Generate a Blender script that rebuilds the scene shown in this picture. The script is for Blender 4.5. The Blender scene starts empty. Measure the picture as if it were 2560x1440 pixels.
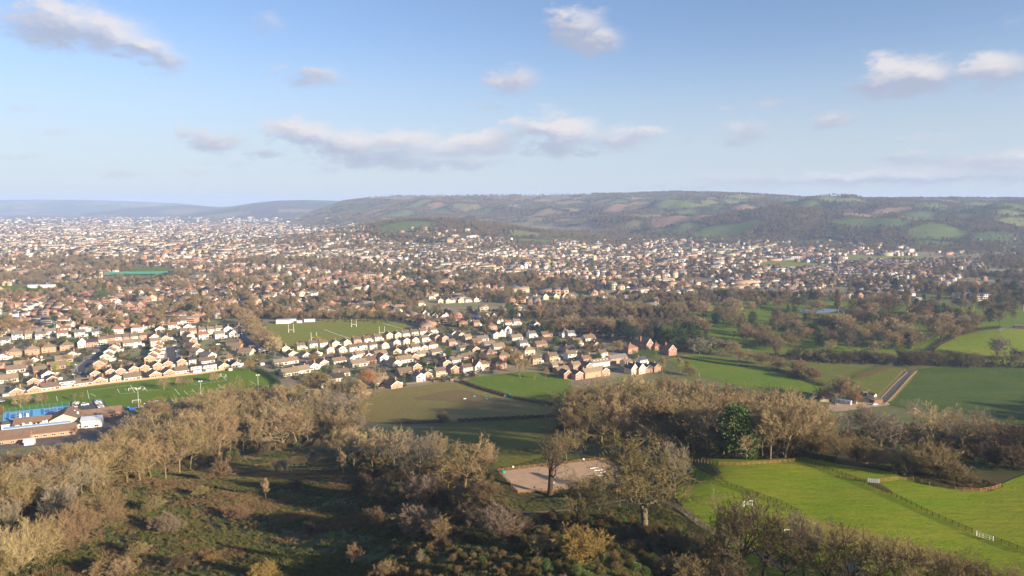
import bpy, math, random
import numpy as np
from mathutils import Vector, Matrix
random.seed(7); RNG = np.random.default_rng(11)
S = bpy.context.scene
COL = S.collection
R = math.radians

# ------------------------------------------------------------------ camera
F = 1762.0                      # focal length in photograph pixels (2560 wide)
PITCH = R(6.64); CAMZ = 145.0
cam_d = bpy.data.cameras.new('camera'); cam_d.sensor_width = 36; cam_d.lens = 36*F/2560
cam_d.clip_start = 1; cam_d.clip_end = 60000
cam = bpy.data.objects.new('camera', cam_d); COL.objects.link(cam)
cam.location = (0, 0, CAMZ); cam.rotation_euler = (R(90)-PITCH, 0, 0)
S.camera = cam
CP, SP = math.cos(PITCH), math.sin(PITCH)

# ------------------------------------------------------------------ sun, sky, exposure
SUN_EL = R(16.0); SUN_DIR = np.array([0.82, -0.57])   # horizontal bearing towards the sun
SUN_AZ = math.atan2(SUN_DIR[0], SUN_DIR[1])
sun_d = bpy.data.lights.new('sun', 'SUN'); sun_d.energy = 5.0; sun_d.angle = R(0.5); sun_d.color = (1.0, 0.81, 0.57)
sun = bpy.data.objects.new('sun', sun_d); COL.objects.link(sun)
sv = Vector((SUN_DIR[0]*math.cos(SUN_EL), SUN_DIR[1]*math.cos(SUN_EL), math.sin(SUN_EL)))
sun.rotation_euler = sv.to_track_quat('Z', 'Y').to_euler(); sun.location = (300, -300, 500)

def pxdir(px, py):
    v = (720-py)/F
    return ((px-1280)/F, CP+v*SP, -SP+v*CP)
def ez(py):
    v = (720-py)/F
    return (-SP+v*CP)/(CP+v*SP)

CLOUDS = [  # centre and half-axes as seen in the photograph, weight
 (150,25,75,28,.9),(215,75,110,38,1.05),(140,85,120,26,.8),(350,120,65,30,.9),(412,150,55,24,.8),
 (1435,70,65,38,1.05),(1492,103,58,36,1.0),(1400,30,60,30,.5),(790,190,62,24,.85),(1290,205,62,32,.85),(1230,265,38,14,.6),
 (535,352,66,26,.95),(660,385,52,14,.75),(580,408,60,10,.5),(760,335,74,30,1.05),(860,358,100,36,1.0),(1000,352,100,32,1.0),(940,398,160,24,.9),
 (1120,372,100,24,.9),(1210,352,75,30,1.05),(1330,320,66,28,1.0),(1412,325,75,36,1.1),(1380,368,70,20,.9),(1520,347,100,26,.95),(1632,330,44,16,.8),
 (1130,410,150,16,.75),(2228,190,62,36,1.05),(2292,196,66,36,1.1),(2482,175,66,34,1.0),(2150,215,70,18,.55),
 (1860,335,64,30,.8),(2080,300,66,24,.8),(1930,255,90,18,.55),(2240,390,60,16,.8),(2420,400,150,24,.85),(2545,400,60,24,.9),
 (1950,448,280,13,.8),(2300,446,300,16,.85),(1480,382,50,12,.7),(655,55,54,24,.55),(130,335,54,18,.5),(60,390,44,8,.55),(470,432,90,10,.5),(100,285,34,16,.45),(1500,30,36,22,.45),(1590,45,30,18,.4),(985,75,60,26,.4),(330,435,70,9,.5),(250,370,60,8,.4),(1560,265,50,14,.35),(1850,465,120,6,.5),(2360,345,90,12,.5),(2180,345,50,10,.45),(2520,60,60,22,.4),(890,190,40,10,.4),(700,70,40,14,.4),(1750,345,40,16,.5),(1620,255,40,14,.3),(1700,470,160,8,.55)]
W = bpy.data.worlds.new('World'); S.world = W; W.use_nodes = True
def build_world():
    nt = W.node_tree; nt.nodes.clear()
    N = nt.nodes.new; L = nt.links.new
    def math_(op, a, b=None, c=None, clamp=False):
        n = N('ShaderNodeMath'); n.operation = op; n.use_clamp = clamp
        for i, v in enumerate((a, b, c)):
            if v is None: continue
            if isinstance(v, (int, float)): n.inputs[i].default_value = v
            else: L(v, n.inputs[i])
        return n.outputs[0]
    out = N('ShaderNodeOutputWorld'); bg = N('ShaderNodeBackground')
    sky = N('ShaderNodeTexSky'); sky.sky_type = 'NISHITA'; sky.sun_disc = False
    sky.sun_elevation = SUN_EL; sky.sun_rotation = SUN_AZ
    sky.altitude = 200; sky.air_density = 1.0; sky.dust_density = 0.6; sky.ozone_density = 2.2
    tc = N('ShaderNodeTexCoord'); sep = N('ShaderNodeSeparateXYZ'); L(tc.outputs['Generated'], sep.inputs[0])
    az = math_('ARCTAN2', sep.outputs[0], sep.outputs[1]); el = math_('ARCSINE', sep.outputs[2])
    comb = N('ShaderNodeCombineXYZ'); L(az, comb.inputs[0]); L(el, comb.inputs[1])
    # ragged edges: noise over bearing and height
    sc = N('ShaderNodeVectorMath'); sc.operation = 'MULTIPLY'; L(comb.outputs[0], sc.inputs[0]); sc.inputs[1].default_value = (20, 40, 1)
    nz = N('ShaderNodeTexNoise'); nz.inputs['Scale'].default_value = 1.0; nz.inputs['Detail'].default_value = 10; nz.inputs['Roughness'].default_value = .66
    L(sc.outputs[0], nz.inputs['Vector'])
    dis = N('ShaderNodeVectorMath'); dis.operation = 'MULTIPLY_ADD'
    L(nz.outputs['Color'], dis.inputs[0]); dis.inputs[1].default_value = (.10, .04, 0); 
    sub = N('ShaderNodeVectorMath'); sub.operation = 'SUBTRACT'; L(comb.outputs[0], sub.inputs[0]); sub.inputs[1].default_value = (.05, .02, 0)
    L(sub.outputs[0], dis.inputs[2])
    pos = dis.outputs[0]
    tot = None; shade = None
    for (cx, cy, a, b, w) in CLOUDS:
        d = pxdir(cx, cy); n = math.sqrt(d[0]**2+d[1]**2+d[2]**2)
        a0 = math.atan2(d[0], d[1]); e0 = math.asin(d[2]/n)
        vm = N('ShaderNodeVectorMath'); vm.operation = 'SUBTRACT'; L(pos, vm.inputs[0]); vm.inputs[1].default_value = (a0, e0, 0)
        vs = N('ShaderNodeVectorMath'); vs.operation = 'MULTIPLY'; L(vm.outputs[0], vs.inputs[0])
        vs.inputs[1].default_value = (F/a*.78, F/b*.78, 0)
        dt = N('ShaderNodeVectorMath'); dt.operation = 'DOT_PRODUCT'; L(vs.outputs[0], dt.inputs[0]); L(vs.outputs[0], dt.inputs[1])
        g = math_('EXPONENT', math_('MULTIPLY', dt.outputs['Value'], -1.0)); g = math_('MULTIPLY', g, w)
        sx = N('ShaderNodeVectorMath'); sx.operation = 'DOT_PRODUCT'; L(vs.outputs[0], sx.inputs[0]); sx.inputs[1].default_value = (.35, 1, 0)
        sh = math_('MULTIPLY', g, sx.outputs['Value'])
        tot = g if tot is None else math_('MAXIMUM', tot, g)
        shade = sh if shade is None else math_('ADD', shade, sh)
    # scattered clouds round the rest of the sky
    big = N('ShaderNodeTexNoise'); big.inputs['Scale'].default_value = 1.0; big.inputs['Detail'].default_value = 3
    sb = N('ShaderNodeVectorMath'); sb.operation = 'MULTIPLY'; L(comb.outputs[0], sb.inputs[0]); sb.inputs[1].default_value = (5, 12, 1); L(sb.outputs[0], big.inputs['Vector'])
    far = math_('MULTIPLY', math_('GREATER_THAN', math_('ABSOLUTE', az), .72), math_('MULTIPLY', math_('SUBTRACT', big.outputs['Fac'], .5), 5.0, None, True))
    tot = math_('MAXIMUM', tot, far)
    fac = math_('ADD', tot, math_('MULTIPLY', math_('SUBTRACT', nz.outputs['Fac'], .5), 1.6))
    mr = N('ShaderNodeMapRange'); mr.interpolation_type = 'SMOOTHSTEP'; L(fac, mr.inputs[0])
    mr.inputs[1].default_value = .26; mr.inputs[2].default_value = .98; mr.inputs[4].default_value = .86
    gate = N('ShaderNodeMapRange'); L(tot, gate.inputs[0]); gate.inputs[1].default_value = .04; gate.inputs[2].default_value = .3
    mask = math_('MULTIPLY', mr.outputs[0], gate.outputs[0])
    sf = math_('ADD', math_('MULTIPLY', shade, 1.1), math_('ADD', math_('MULTIPLY', math_('SUBTRACT', nz.outputs['Fac'], .5), 1.3), .36), None, True)
    cc = N('ShaderNodeMix'); cc.data_type = 'RGBA'; L(sf, cc.inputs[0])
    cc.inputs[6].default_value = (CLOUD_D[0], CLOUD_D[1], CLOUD_D[2], 1); cc.inputs[7].default_value = (CLOUD_L[0], CLOUD_L[1], CLOUD_L[2], 1)
    # thin high veil that whitens the sky towards the skyline
    gr = N('ShaderNodeMapRange'); L(el, gr.inputs[0]); gr.inputs[1].default_value = 0.0; gr.inputs[2].default_value = .27; gr.inputs[3].default_value = VEIL[0]; gr.inputs[4].default_value = VEIL[1]
    gr.interpolation_type = 'SMOOTHERSTEP'
    ve = N('ShaderNodeMix'); ve.data_type = 'RGBA'; L(gr.outputs[0], ve.inputs[0]); ti = N('ShaderNodeMix'); ti.data_type = 'RGBA'; ti.blend_type = 'MULTIPLY'; ti.inputs[0].default_value = 1; L(sky.outputs[0], ti.inputs[6]); ti.inputs[7].default_value = (1.08, 1.10, 1.27, 1); L(ti.outputs[2], ve.inputs[6]); ve.inputs[7].default_value = (VEILC[0], VEILC[1], VEILC[2], 1)
    mx = N('ShaderNodeMix'); mx.data_type = 'RGBA'; L(mask, mx.inputs[0]); L(ve.outputs[2], mx.inputs[6]); L(cc.outputs[2], mx.inputs[7])
    L(mx.outputs[2], bg.inputs[0]); bg.inputs[1].default_value = 0.05; L(bg.outputs[0], out.inputs[0])
CLOUD_L = (6.3, 5.9, 5.8); CLOUD_D = (3.2, 3.45, 4.35)
VEIL = (.72, .04); VEILC = (4.4, 4.85, 5.4)
build_world()
vs_ = S.view_settings
S.display_settings.display_device = 'sRGB'; vs_.view_transform = 'Standard'; vs_.look = 'None'; vs_.gamma = 1; vs_.use_curve_mapping = False; vs_.exposure = 1.48
S.cycles.max_bounces = 6; S.cycles.diffuse_bounces = 2; S.cycles.glossy_bounces = 2; S.cycles.transmission_bounces = 2; S.cycles.transparent_max_bounces = 6; S.cycles.volume_bounces = 1
S.cycles.use_denoising = True

# ------------------------------------------------------------------ terrain height
def sm(t): t = np.clip(t, 0, 1); return t*t*(3-2*t)
def smooth_table(kn):
    ys = np.arange(-400, 1000, 4.0); a = np.interp(ys, [k[0] for k in kn], [k[1] for k in kn])
    k = np.exp(-np.linspace(-2, 2, 17)**2); k /= k.sum()
    return ys, np.convolve(np.pad(a, 8, 'edge'), k, 'valid')
PL = smooth_table([(-400,105),(0,94),(100,74),(154,60),(260,40),(340,14),(410,1.5),(450,0),(1000,0)])
PC = smooth_table([(-400,105),(0,93),(100,80.5),(150,70),(200,57.5),(250,48),(330,30),(400,17),(500,5),(580,0),(1000,0)])
PR = smooth_table([(-400,105),(0,84),(100,71),(150,66),(228,60),(262,52),(335,31),(420,9),(500,0),(1000,0)])
KC = [600,720,800,860,960,1050,1300,1450,1600,1700,1900,2000,2150,2560,3200]
KS = [560,552,528,505,492,490,489,487,484,480,487,494,497,497,497]
KR1 = [6500,6500,6500,6500,6300,6200,6200,6000,5600,5400,5000,4800,4600,4300,4000]
KR0 = [5000,5000,4500,4300,4200,4200,4000,3600,3000,2700,2400,2300,2200,2100,2000]
KH = [max(0, CAMZ+ez(s)*r) for s, r in zip(KS, KR1)]; KH[0] = 0
RIDGES = [([440,500,540,580,640,700,760,870,950,1050],[545,530,522,517,507,501,500,503,507,535],7200,9000),
          ([140,200,260,330,420,480,540,600,700],[560,540,527,520,514,513,518,522,560],9300,10600),
          ([-900,-400,0,100,200,300,380,450,560,650],[504,502,500,499,499,502,505,508,519,560],11500,14000)]
SPURS = [(1180,3050,58,330,330),(1560,2750,42,300,280),(660,3650,55,420,380),(2060,3050,52,380,330),(150,4300,60,500,420),(-520,5000,55,520,450),(1750,3700,45,420,300)]   # spurs and knolls of the scarp
def wav(x, y, s, ph):
    return (np.sin(x/s+ph)*np.cos(y/s*1.13+ph*2.1)+.6*np.sin((x*.6+y*.8)/s*1.9+ph*3)+.35*np.cos((x*.8-y*.6)/s*3.7+ph*5))/1.6
def hz(x, y):
    x = np.asarray(x, float); y = np.asarray(y, float)
    u = x/np.maximum(y, 80)
    tl = sm((u+.38)/.36); tr = sm((u-.08)/.24)
    l = np.interp(y, *PL); c = np.interp(y, *PC); r = np.interp(y, *PR)
    z = np.where(u < 0, l*(1-tl)+c*tl, c*(1-tr)+r*tr)
    near = 1-sm((np.hypot(x, y)-500)/300)
    z = z*(1-sm((np.abs(x)-500)/600))
    z = z+near*sm(z/20)*(0.9*wav(x, y, 22, 1.0)+1.2*wav(x, y, 55, 2.0))
    z = z+31*np.exp(-(((x-132)/62)**2+((y-55)/40)**2))  # unseen rise beyond the lower right, heightened to shade the hollow
    z = z+13*np.exp(-(((x-545)/75)**2+((y-745)/60)**2))          # grassy mound on the right
    wa = sm((x+22)/16)*sm((66-x)/16)*sm((y-206)/20)*sm((284-y)/16)                 # level riding arena cut into the slope
    z = z*(1-wa)+49.0*wa
    yy = np.maximum(y, 1.0); cc = 1280+F*np.clip(x/yy, -3, 3)
    z = z+74*np.exp(-(((x+235)/430)**2+((y-2950)/420)**2))+30*np.exp(-(((x+560)/300)**2+((y-2900)/400)**2))
    h = np.interp(cc, KC, KH); r0 = np.interp(cc, KC, KR0); r1 = np.interp(cc, KC, KR1)
    t = np.clip((y-r0)/(r1-r0), 0, 1); tt = .45*t+.55*sm(t)
    m = 4*t*(1-t)
    e = h*tt+m*h*.15*(wav(x, y, 230, .4)+.5*wav(x, y, 95, 2.4))+np.clip(t, 0, 1)*2.5*wav(x, y, 160, 3)
    z = z+np.where(y > 1500, np.maximum(e, 0), 0)
    for gx, gy, gh, sx, sy in SPURS: z = z+gh*np.exp(-(((x-gx)/sx)**2+((y-gy)/sy)**2))
    for c_, s_, a, b in RIDGES:
        hh = np.maximum(0, np.interp(cc, c_, [max(0, CAMZ+ez(s)*b) for s in s_], left=0, right=0))
        t = np.clip((y-a)/(b-a), 0, 1)
        z = np.maximum(z, np.where(y > 1500, hh*(.4*t+.6*sm(t))+4*t*(1-t)*hh*.1*wav(x, y, 330, a)+t*3*wav(x, y, 260, 1), 0))
    return z
YS = np.concatenate([40*1.0045**np.arange(0, 1370)])
def at(px, py):
    """world point where the line of sight through a photograph pixel meets the ground"""
    d = pxdir(px, py); k = d[0]/d[1]; e = d[2]/d[1]
    g = CAMZ+e*YS-hz(k*YS, YS)
    i = np.argmax(g < 0)
    if g[i] >= 0: i = len(YS)-1
    a, b = (YS[i-1], YS[i]) if i > 0 else (YS[0], YS[0]); ga, gb = g[i-1], g[i]
    y = a+(b-a)*(ga/(ga-gb)) if ga != gb else a
    x = k*y
    return Vector((x, y, float(hz(x, y))))
def proj(x, y, z):
    x = np.asarray(x, float); dy = np.asarray(y, float); dz = np.asarray(z, float)-CAMZ
    f = dy*CP-dz*SP; v = dy*SP+dz*CP
    return 1280+F*x/f, 720-F*v/f
def inpoly(px, py, poly):
    px = np.asarray(px); py = np.asarray(py); ins = np.zeros(px.shape, bool); n = len(poly)
    for i in range(n):
        x1, y1 = poly[i]; x2, y2 = poly[(i+1) % n]
        c = ((y1 > py) != (y2 > py)) & (px < (x2-x1)*(py-y1)/((y2-y1) or 1e-9)+x1)
        ins ^= c
    return ins

# ------------------------------------------------------------------ materials
def mat(name, col, rough=.9, spec=.2, var=None, scale=4, obj_var=0, metal=0, alpha=None):
    """plain surface; var: second colour mixed by noise; obj_var: colour variation between objects"""
    m = bpy.data.materials.new(name); m.use_nodes = True
    nt = m.node_tree; N = nt.nodes.new; L = nt.links.new; b = nt.nodes['Principled BSDF']
    b.inputs['Roughness'].default_value = rough; b.inputs['Specular IOR Level'].default_value = spec; b.inputs['Metallic'].default_value = metal
    b.inputs['Base Color'].default_value = (*col, 1); last = None
    if var:
        tc = N('ShaderNodeTexCoord'); nz = N('ShaderNodeTexNoise'); nz.inputs['Scale'].default_value = scale; nz.inputs['Detail'].default_value = 6; nz.inputs['Roughness'].default_value = .65
        L(tc.outputs['Object'], nz.inputs['Vector'])
        mr = N('ShaderNodeMapRange'); L(nz.outputs['Fac'], mr.inputs[0]); mr.inputs[1].default_value = .35; mr.inputs[2].default_value = .65
        mx = N('ShaderNodeMix'); mx.data_type = 'RGBA'; L(mr.outputs[0], mx.inputs[0]); mx.inputs[6].default_value = (*col, 1); mx.inputs[7].default_value = (*var, 1)
        last = mx.outputs[2]
    if obj_var:
        oi = N('ShaderNodeObjectInfo'); mr = N('ShaderNodeMapRange'); L(oi.outputs['Random'], mr.inputs[0]); mr.inputs[3].default_value = 1-obj_var; mr.inputs[4].default_value = 1+obj_var
        hs = N('ShaderNodeHueSaturation'); L(mr.outputs[0], hs.inputs['Value'])
        m2 = N('ShaderNodeMath'); m2.operation = 'MULTIPLY'; L(oi.outputs['Random'], m2.inputs[0]); m2.inputs[1].default_value = 7.13
        m3 = N('ShaderNodeMath'); m3.operation = 'FRACT'; L(m2.outputs[0], m3.inputs[0])
        mr2 = N('ShaderNodeMapRange'); L(m3.outputs[0], mr2.inputs[0]); mr2.inputs[3].default_value = .488; mr2.inputs[4].default_value = .512; L(mr2.outputs[0], hs.inputs['Hue'])
        if last: L(last, hs.inputs['Color'])
        else: hs.inputs['Color'].default_value = (*col, 1)
        last = hs.outputs[0]
    if last: L(last, b.inputs['Base Color'])
    return m
def attr_mat(name, attr, rough=.9, noise=.25, scale=.03, spec=.15):
    m = bpy.data.materials.new(name); m.use_nodes = True
    nt = m.node_tree; N = nt.nodes.new; L = nt.links.new; b = nt.nodes['Principled BSDF']
    b.inputs['Roughness'].default_value = rough; b.inputs['Specular IOR Level'].default_value = spec
    a = N('ShaderNodeAttribute'); a.attribute_name = attr
    hs = N('ShaderNodeHueSaturation'); L(a.outputs['Color'], hs.inputs['Color'])
    tc = N('ShaderNodeTexCoord'); fac = None
    for s, w in ((scale, .5), (scale*7, .3), (scale*40, .3)):
        nz = N('ShaderNodeTexNoise'); nz.inputs['Scale'].default_value = s; nz.inputs['Detail'].default_value = 5; nz.inputs['Roughness'].default_value = .65; L(tc.outputs['Object'], nz.inputs['Vector'])
        mm = N('ShaderNodeMath'); mm.operation = 'MULTIPLY_ADD'; L(nz.outputs['Fac'], mm.inputs[0]); mm.inputs[1].default_value = w*noise*8
        if fac is None: mm.inputs[2].default_value = 1-noise*4.4
        else: L(fac, mm.inputs[2])
        fac = mm.outputs[0]
    cl = N('ShaderNodeClamp'); L(fac, cl.inputs[0]); cl.inputs[1].default_value = .35; cl.inputs[2].default_value = 1.8
    L(cl.outputs[0], hs.inputs['Value']); L(hs.outputs[0], b.inputs['Base Color'])
    return m
def grass_mat(name, c1, c2, c3, stretch=(1, 1), ang=0, s=.05, stripes=0, bump=.5):
    m = bpy.data.materials.new(name); m.use_nodes = True
    nt = m.node_tree; N = nt.nodes.new; L = nt.links.new; b = nt.nodes['Principled BSDF']
    b.inputs['Roughness'].default_value = .95; b.inputs['Specular IOR Level'].default_value = .1
    tc = N('ShaderNodeTexCoord'); mp = N('ShaderNodeMapping'); mp.inputs['Rotation'].default_value = (0, 0, ang); mp.inputs['Scale'].default_value = (stretch[0], stretch[1], 1); L(tc.outputs['Object'], mp.inputs['Vector'])
    def nz(sc, det=5):
        n = N('ShaderNodeTexNoise'); n.inputs['Scale'].default_value = sc; n.inputs['Detail'].default_value = det; n.inputs['Roughness'].default_value = .62; L(mp.outputs[0], n.inputs['Vector'])
        r = N('ShaderNodeMapRange'); L(n.outputs['Fac'], r.inputs[0]); r.inputs[1].default_value = .36; r.inputs[2].default_value = .66; return r.outputs[0]
    m1 = N('ShaderNodeMix'); m1.data_type = 'RGBA'; L(nz(s), m1.inputs[0]); m1.inputs[6].default_value = (*c1, 1); m1.inputs[7].default_value = (*c2, 1)
    m2 = N('ShaderNodeMix'); m2.data_type = 'RGBA'; f = N('ShaderNodeMath'); f.operation = 'MULTIPLY'; L(nz(s*9), f.inputs[0]); f.inputs[1].default_value = .75
    L(f.outputs[0], m2.inputs[0]); L(m1.outputs[2], m2.inputs[6]); m2.inputs[7].default_value = (*c3, 1)
    last = m2.outputs[2]
    n3 = nz(s*60, 3)
    hs = N('ShaderNodeHueSaturation'); v = N('ShaderNodeMapRange'); L(n3, v.inputs[0]); v.inputs[3].default_value = .78; v.inputs[4].default_value = 1.22; L(v.outputs[0], hs.inputs['Value']); L(last, hs.inputs['Color'])
    L(hs.outputs[0], b.inputs['Base Color'])
    bp = N('ShaderNodeBump'); bp.inputs['Strength'].default_value = bump; bp.inputs['Distance'].default_value = .6; L(n3, bp.inputs['Height'])
    b2 = N('ShaderNodeBump'); b2.inputs['Strength'].default_value = min(1, bump*.45); b2.inputs['Distance'].default_value = .8; L(nz(s*6, 3), b2.inputs['Height']); L(bp.outputs[0], b2.inputs['Normal']); L(b2.outputs[0], b.inputs['Normal'])
    return m

M = {}
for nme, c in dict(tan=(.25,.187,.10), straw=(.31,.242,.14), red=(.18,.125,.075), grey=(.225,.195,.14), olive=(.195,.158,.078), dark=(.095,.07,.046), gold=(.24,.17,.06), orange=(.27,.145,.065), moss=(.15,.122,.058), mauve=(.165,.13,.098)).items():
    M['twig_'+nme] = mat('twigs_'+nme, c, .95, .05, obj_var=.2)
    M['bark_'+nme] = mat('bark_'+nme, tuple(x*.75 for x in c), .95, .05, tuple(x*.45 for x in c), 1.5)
for nme, c in dict(pine=(.040,.066,.016), fir=(.018,.034,.016), cypress=(.065,.085,.018), laurel=(.05,.085,.022), ivy=(.045,.075,.018), lime=(.16,.19,.03)).items():
    M['leaf_'+nme] = mat('foliage_'+nme, c, .8, .2, tuple(x*1.7 for x in c), .6, obj_var=.25)
M['trunk'] = mat('bark_dark', (.09,.065,.045), .95, .05, (.05,.036,.026), 2)

# ------------------------------------------------------------------ mesh helpers
class MB:
    def __init__(s): s.v = []; s.f = []; s.m = []
    def add(s, vs, fs, mi=0):
        o = len(s.v); s.v += vs; s.f += [tuple(i+o for i in f) for f in fs]; s.m += [mi]*len(fs)
    def box(s, x0, x1, y0, y1, z0, z1, mi=0):
        s.add([(x0,y0,z0),(x1,y0,z0),(x1,y1,z0),(x0,y1,z0),(x0,y0,z1),(x1,y0,z1),(x1,y1,z1),(x0,y1,z1)],
              [(0,3,2,1),(4,5,6,7),(0,1,5,4),(1,2,6,5),(2,3,7,6),(3,0,4,7)], mi)
    def bar(s, a, b, w, h=None, mi=0):
        h = h or w; a = Vector(a); b = Vector(b); d = (b-a).normalized()
        r = d.cross(Vector((0,0,1))); r = r.normalized() if r.length > 1e-4 else Vector((1,0,0)); u = r.cross(d)
        vs = []
        for p in (a, b):
            for i, j in ((-1,-1),(1,-1),(1,1),(-1,1)): vs.append(tuple(p+r*(i*w/2)+u*(j*h/2)))
        s.add(vs, [(0,3,2,1),(4,5,6,7),(0,1,5,4),(1,2,6,5),(2,3,7,6),(3,0,4,7)], mi)
    def tube(s, pts, rad, n=6, mi=0, cap=True):
        o = len(s.v); prev = None
        for i, p in enumerate(pts):
            d = (pts[min(i+1, len(pts)-1)]-pts[max(i-1, 0)])
            d = d.normalized() if d.length > 1e-6 else Vector((0,0,1))
            r = d.cross(Vector((.13,.97,.2))); r.normalize(); u = d.cross(r)
            for k in range(n):
                a = 2*math.pi*k/n; q = p+(r*math.cos(a)+u*math.sin(a))*rad[i]; s.v.append((q.x, q.y, q.z))
        for i in range(len(pts)-1):
            for k in range(n):
                a = o+i*n+k; b = o+i*n+(k+1) % n; s.f.append((a, b, b+n, a+n)); s.m.append(mi)
        if cap: s.f.append(tuple(o+(len(pts)-1)*n+k for k in range(n))); s.m.append(mi)
    def mesh(s, name, mats, smooth=False):
        me = bpy.data.meshes.new(name); me.from_pydata(s.v, [], s.f)
        for m in (mats if isinstance(mats, (list, tuple)) else [mats]): me.materials.append(m)
        if any(s.m): me.polygons.foreach_set('material_index', s.m)
        if smooth: me.polygons.foreach_set('use_smooth', [True]*len(s.f))
        me.update(); return me
def link(name, me, parent=None, loc=None, rz=0, scale=None):
    o = bpy.data.objects.new(name, me); COL.objects.link(o)
    if parent: o.parent = parent
    if loc is not None: o.location = loc
    if rz: o.rotation_euler = (0, 0, rz)
    if scale is not None: o.scale = scale if hasattr(scale, '__len__') else (scale,)*3
    return o
def tag(o, label, cat, group=None, kind=None):
    if label: o['label'] = label
    if cat: o['category'] = cat
    if group: o['group'] = group
    if kind: o['kind'] = kind
    return o
def thing(name, label, cat, loc=(0,0,0), rz=0, group=None):
    return tag(link(name, None, None, loc, rz), label, cat, group)
def setmat(o, m):
    for i, mm in enumerate(m if isinstance(m, (list, tuple)) else [m]):
        o.material_slots[i].link = 'OBJECT'; o.material_slots[i].material = mm
def structure(o, label=None): o['kind'] = 'structure'; (label and o.__setitem__('label', label)); return o
ORD = 'first second third fourth fifth sixth seventh eighth ninth tenth eleventh twelfth thirteenth fourteenth fifteenth sixteenth seventeenth eighteenth nineteenth twentieth twenty-first twenty-second twenty-third twenty-fourth twenty-fifth twenty-sixth twenty-seventh twenty-eighth twenty-ninth thirtieth'.split()
def np_mesh(name, v, f4, mats, col=None, attr='tint', domain='FACE', smooth=False):
    """big mesh from arrays; f4: (n,4) quads or (n,3) triangles"""
    me = bpy.data.meshes.new(name); n, k = f4.shape
    me.vertices.add(len(v)); me.vertices.foreach_set('co', np.asarray(v, np.float32).ravel())
    me.loops.add(n*k); me.loops.foreach_set('vertex_index', f4.astype(np.int32).ravel())
    me.polygons.add(n); me.polygons.foreach_set('loop_start', np.arange(0, n*k, k, dtype=np.int32))
    me.polygons.foreach_set('use_smooth', np.full(n, smooth))
    for m in mats: me.materials.append(m)
    if col is not None:
        a = me.attributes.new(attr, 'FLOAT_COLOR', domain); c = np.ones((len(col), 4), np.float32); c[:, :3] = col; a.data.foreach_set('color', c.ravel())
    me.update(calc_edges=True); me.validate(); return me
# ------------------------------------------------------------------ ground
def hill_t(x, y):
    yy = np.maximum(y, 1.0); cc = 1280+F*np.clip(x/yy, -3, 3)
    r0 = np.interp(cc, KC, KR0); r1 = np.interp(cc, KC, KR1); h = np.interp(cc, KC, KH)
    t = np.where((h > 20) & (y > 1500), (y-r0)/(r1-r0), 0)
    for c_, s_, a, b in RIDGES:
        hh = np.interp(cc, c_, [max(0, CAMZ+ez(s)*b) for s in s_], left=0, right=0)
        t = np.maximum(t, np.where(hh > 20, np.clip((y-a)/(b-a), 0, 1.2), 0))
    t = np.maximum(t, .5*np.exp(-(((x+235)/430)**2+((y-2950)/420)**2)))
    return t, cc
from mathutils.kdtree import KDTree
seeds = []
for (y0, y1, sp) in ((1900, 7200, 235), (7200, 15500, 620)):
    ny = int((y1-y0)/(sp*.8))
    for j in range(ny):
        yy = y0+(j+.5)*(y1-y0)/ny
        for xx in np.arange(-1.0*yy, 1.0*yy, sp*1.25): seeds.append((xx+random.uniform(-.45, .45)*sp, yy+random.uniform(-.4, .4)*sp))
KD = KDTree(len(seeds))
for i, s in enumerate(seeds): KD.insert((s[0], s[1]*1.25, 0), i)
KD.balance()
seed_a = np.array(seeds); st, sc_ = hill_t(seed_a[:, 0], seed_a[:, 1])
FIELD_COLS = [(.068,.108,.03),(.095,.13,.035),(.13,.142,.048),(.17,.148,.065),(.205,.155,.082),(.225,.148,.09),(.085,.062,.045),(.07,.052,.042)]
seed_kind = np.zeros(len(seeds), int)
for i in range(len(seeds)):
    right = np.clip((sc_[i]-1350)/400, 0, 1)
    p = np.array([.06+.22*right, .07+.22*right, .10+.10*right, .13, .12, .10, .22-.08*right, .26-.12*right])
    if st[i] > .78 and 930 < sc_[i] < 1480: p = np.array([0, .02, .05, .1, .3, .5, .03, .03])
    seed_kind[i] = np.random.RandomState(i).choice(8, p=p/p.sum())
seed_col = np.array([FIELD_COLS[k] for k in seed_kind])
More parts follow.
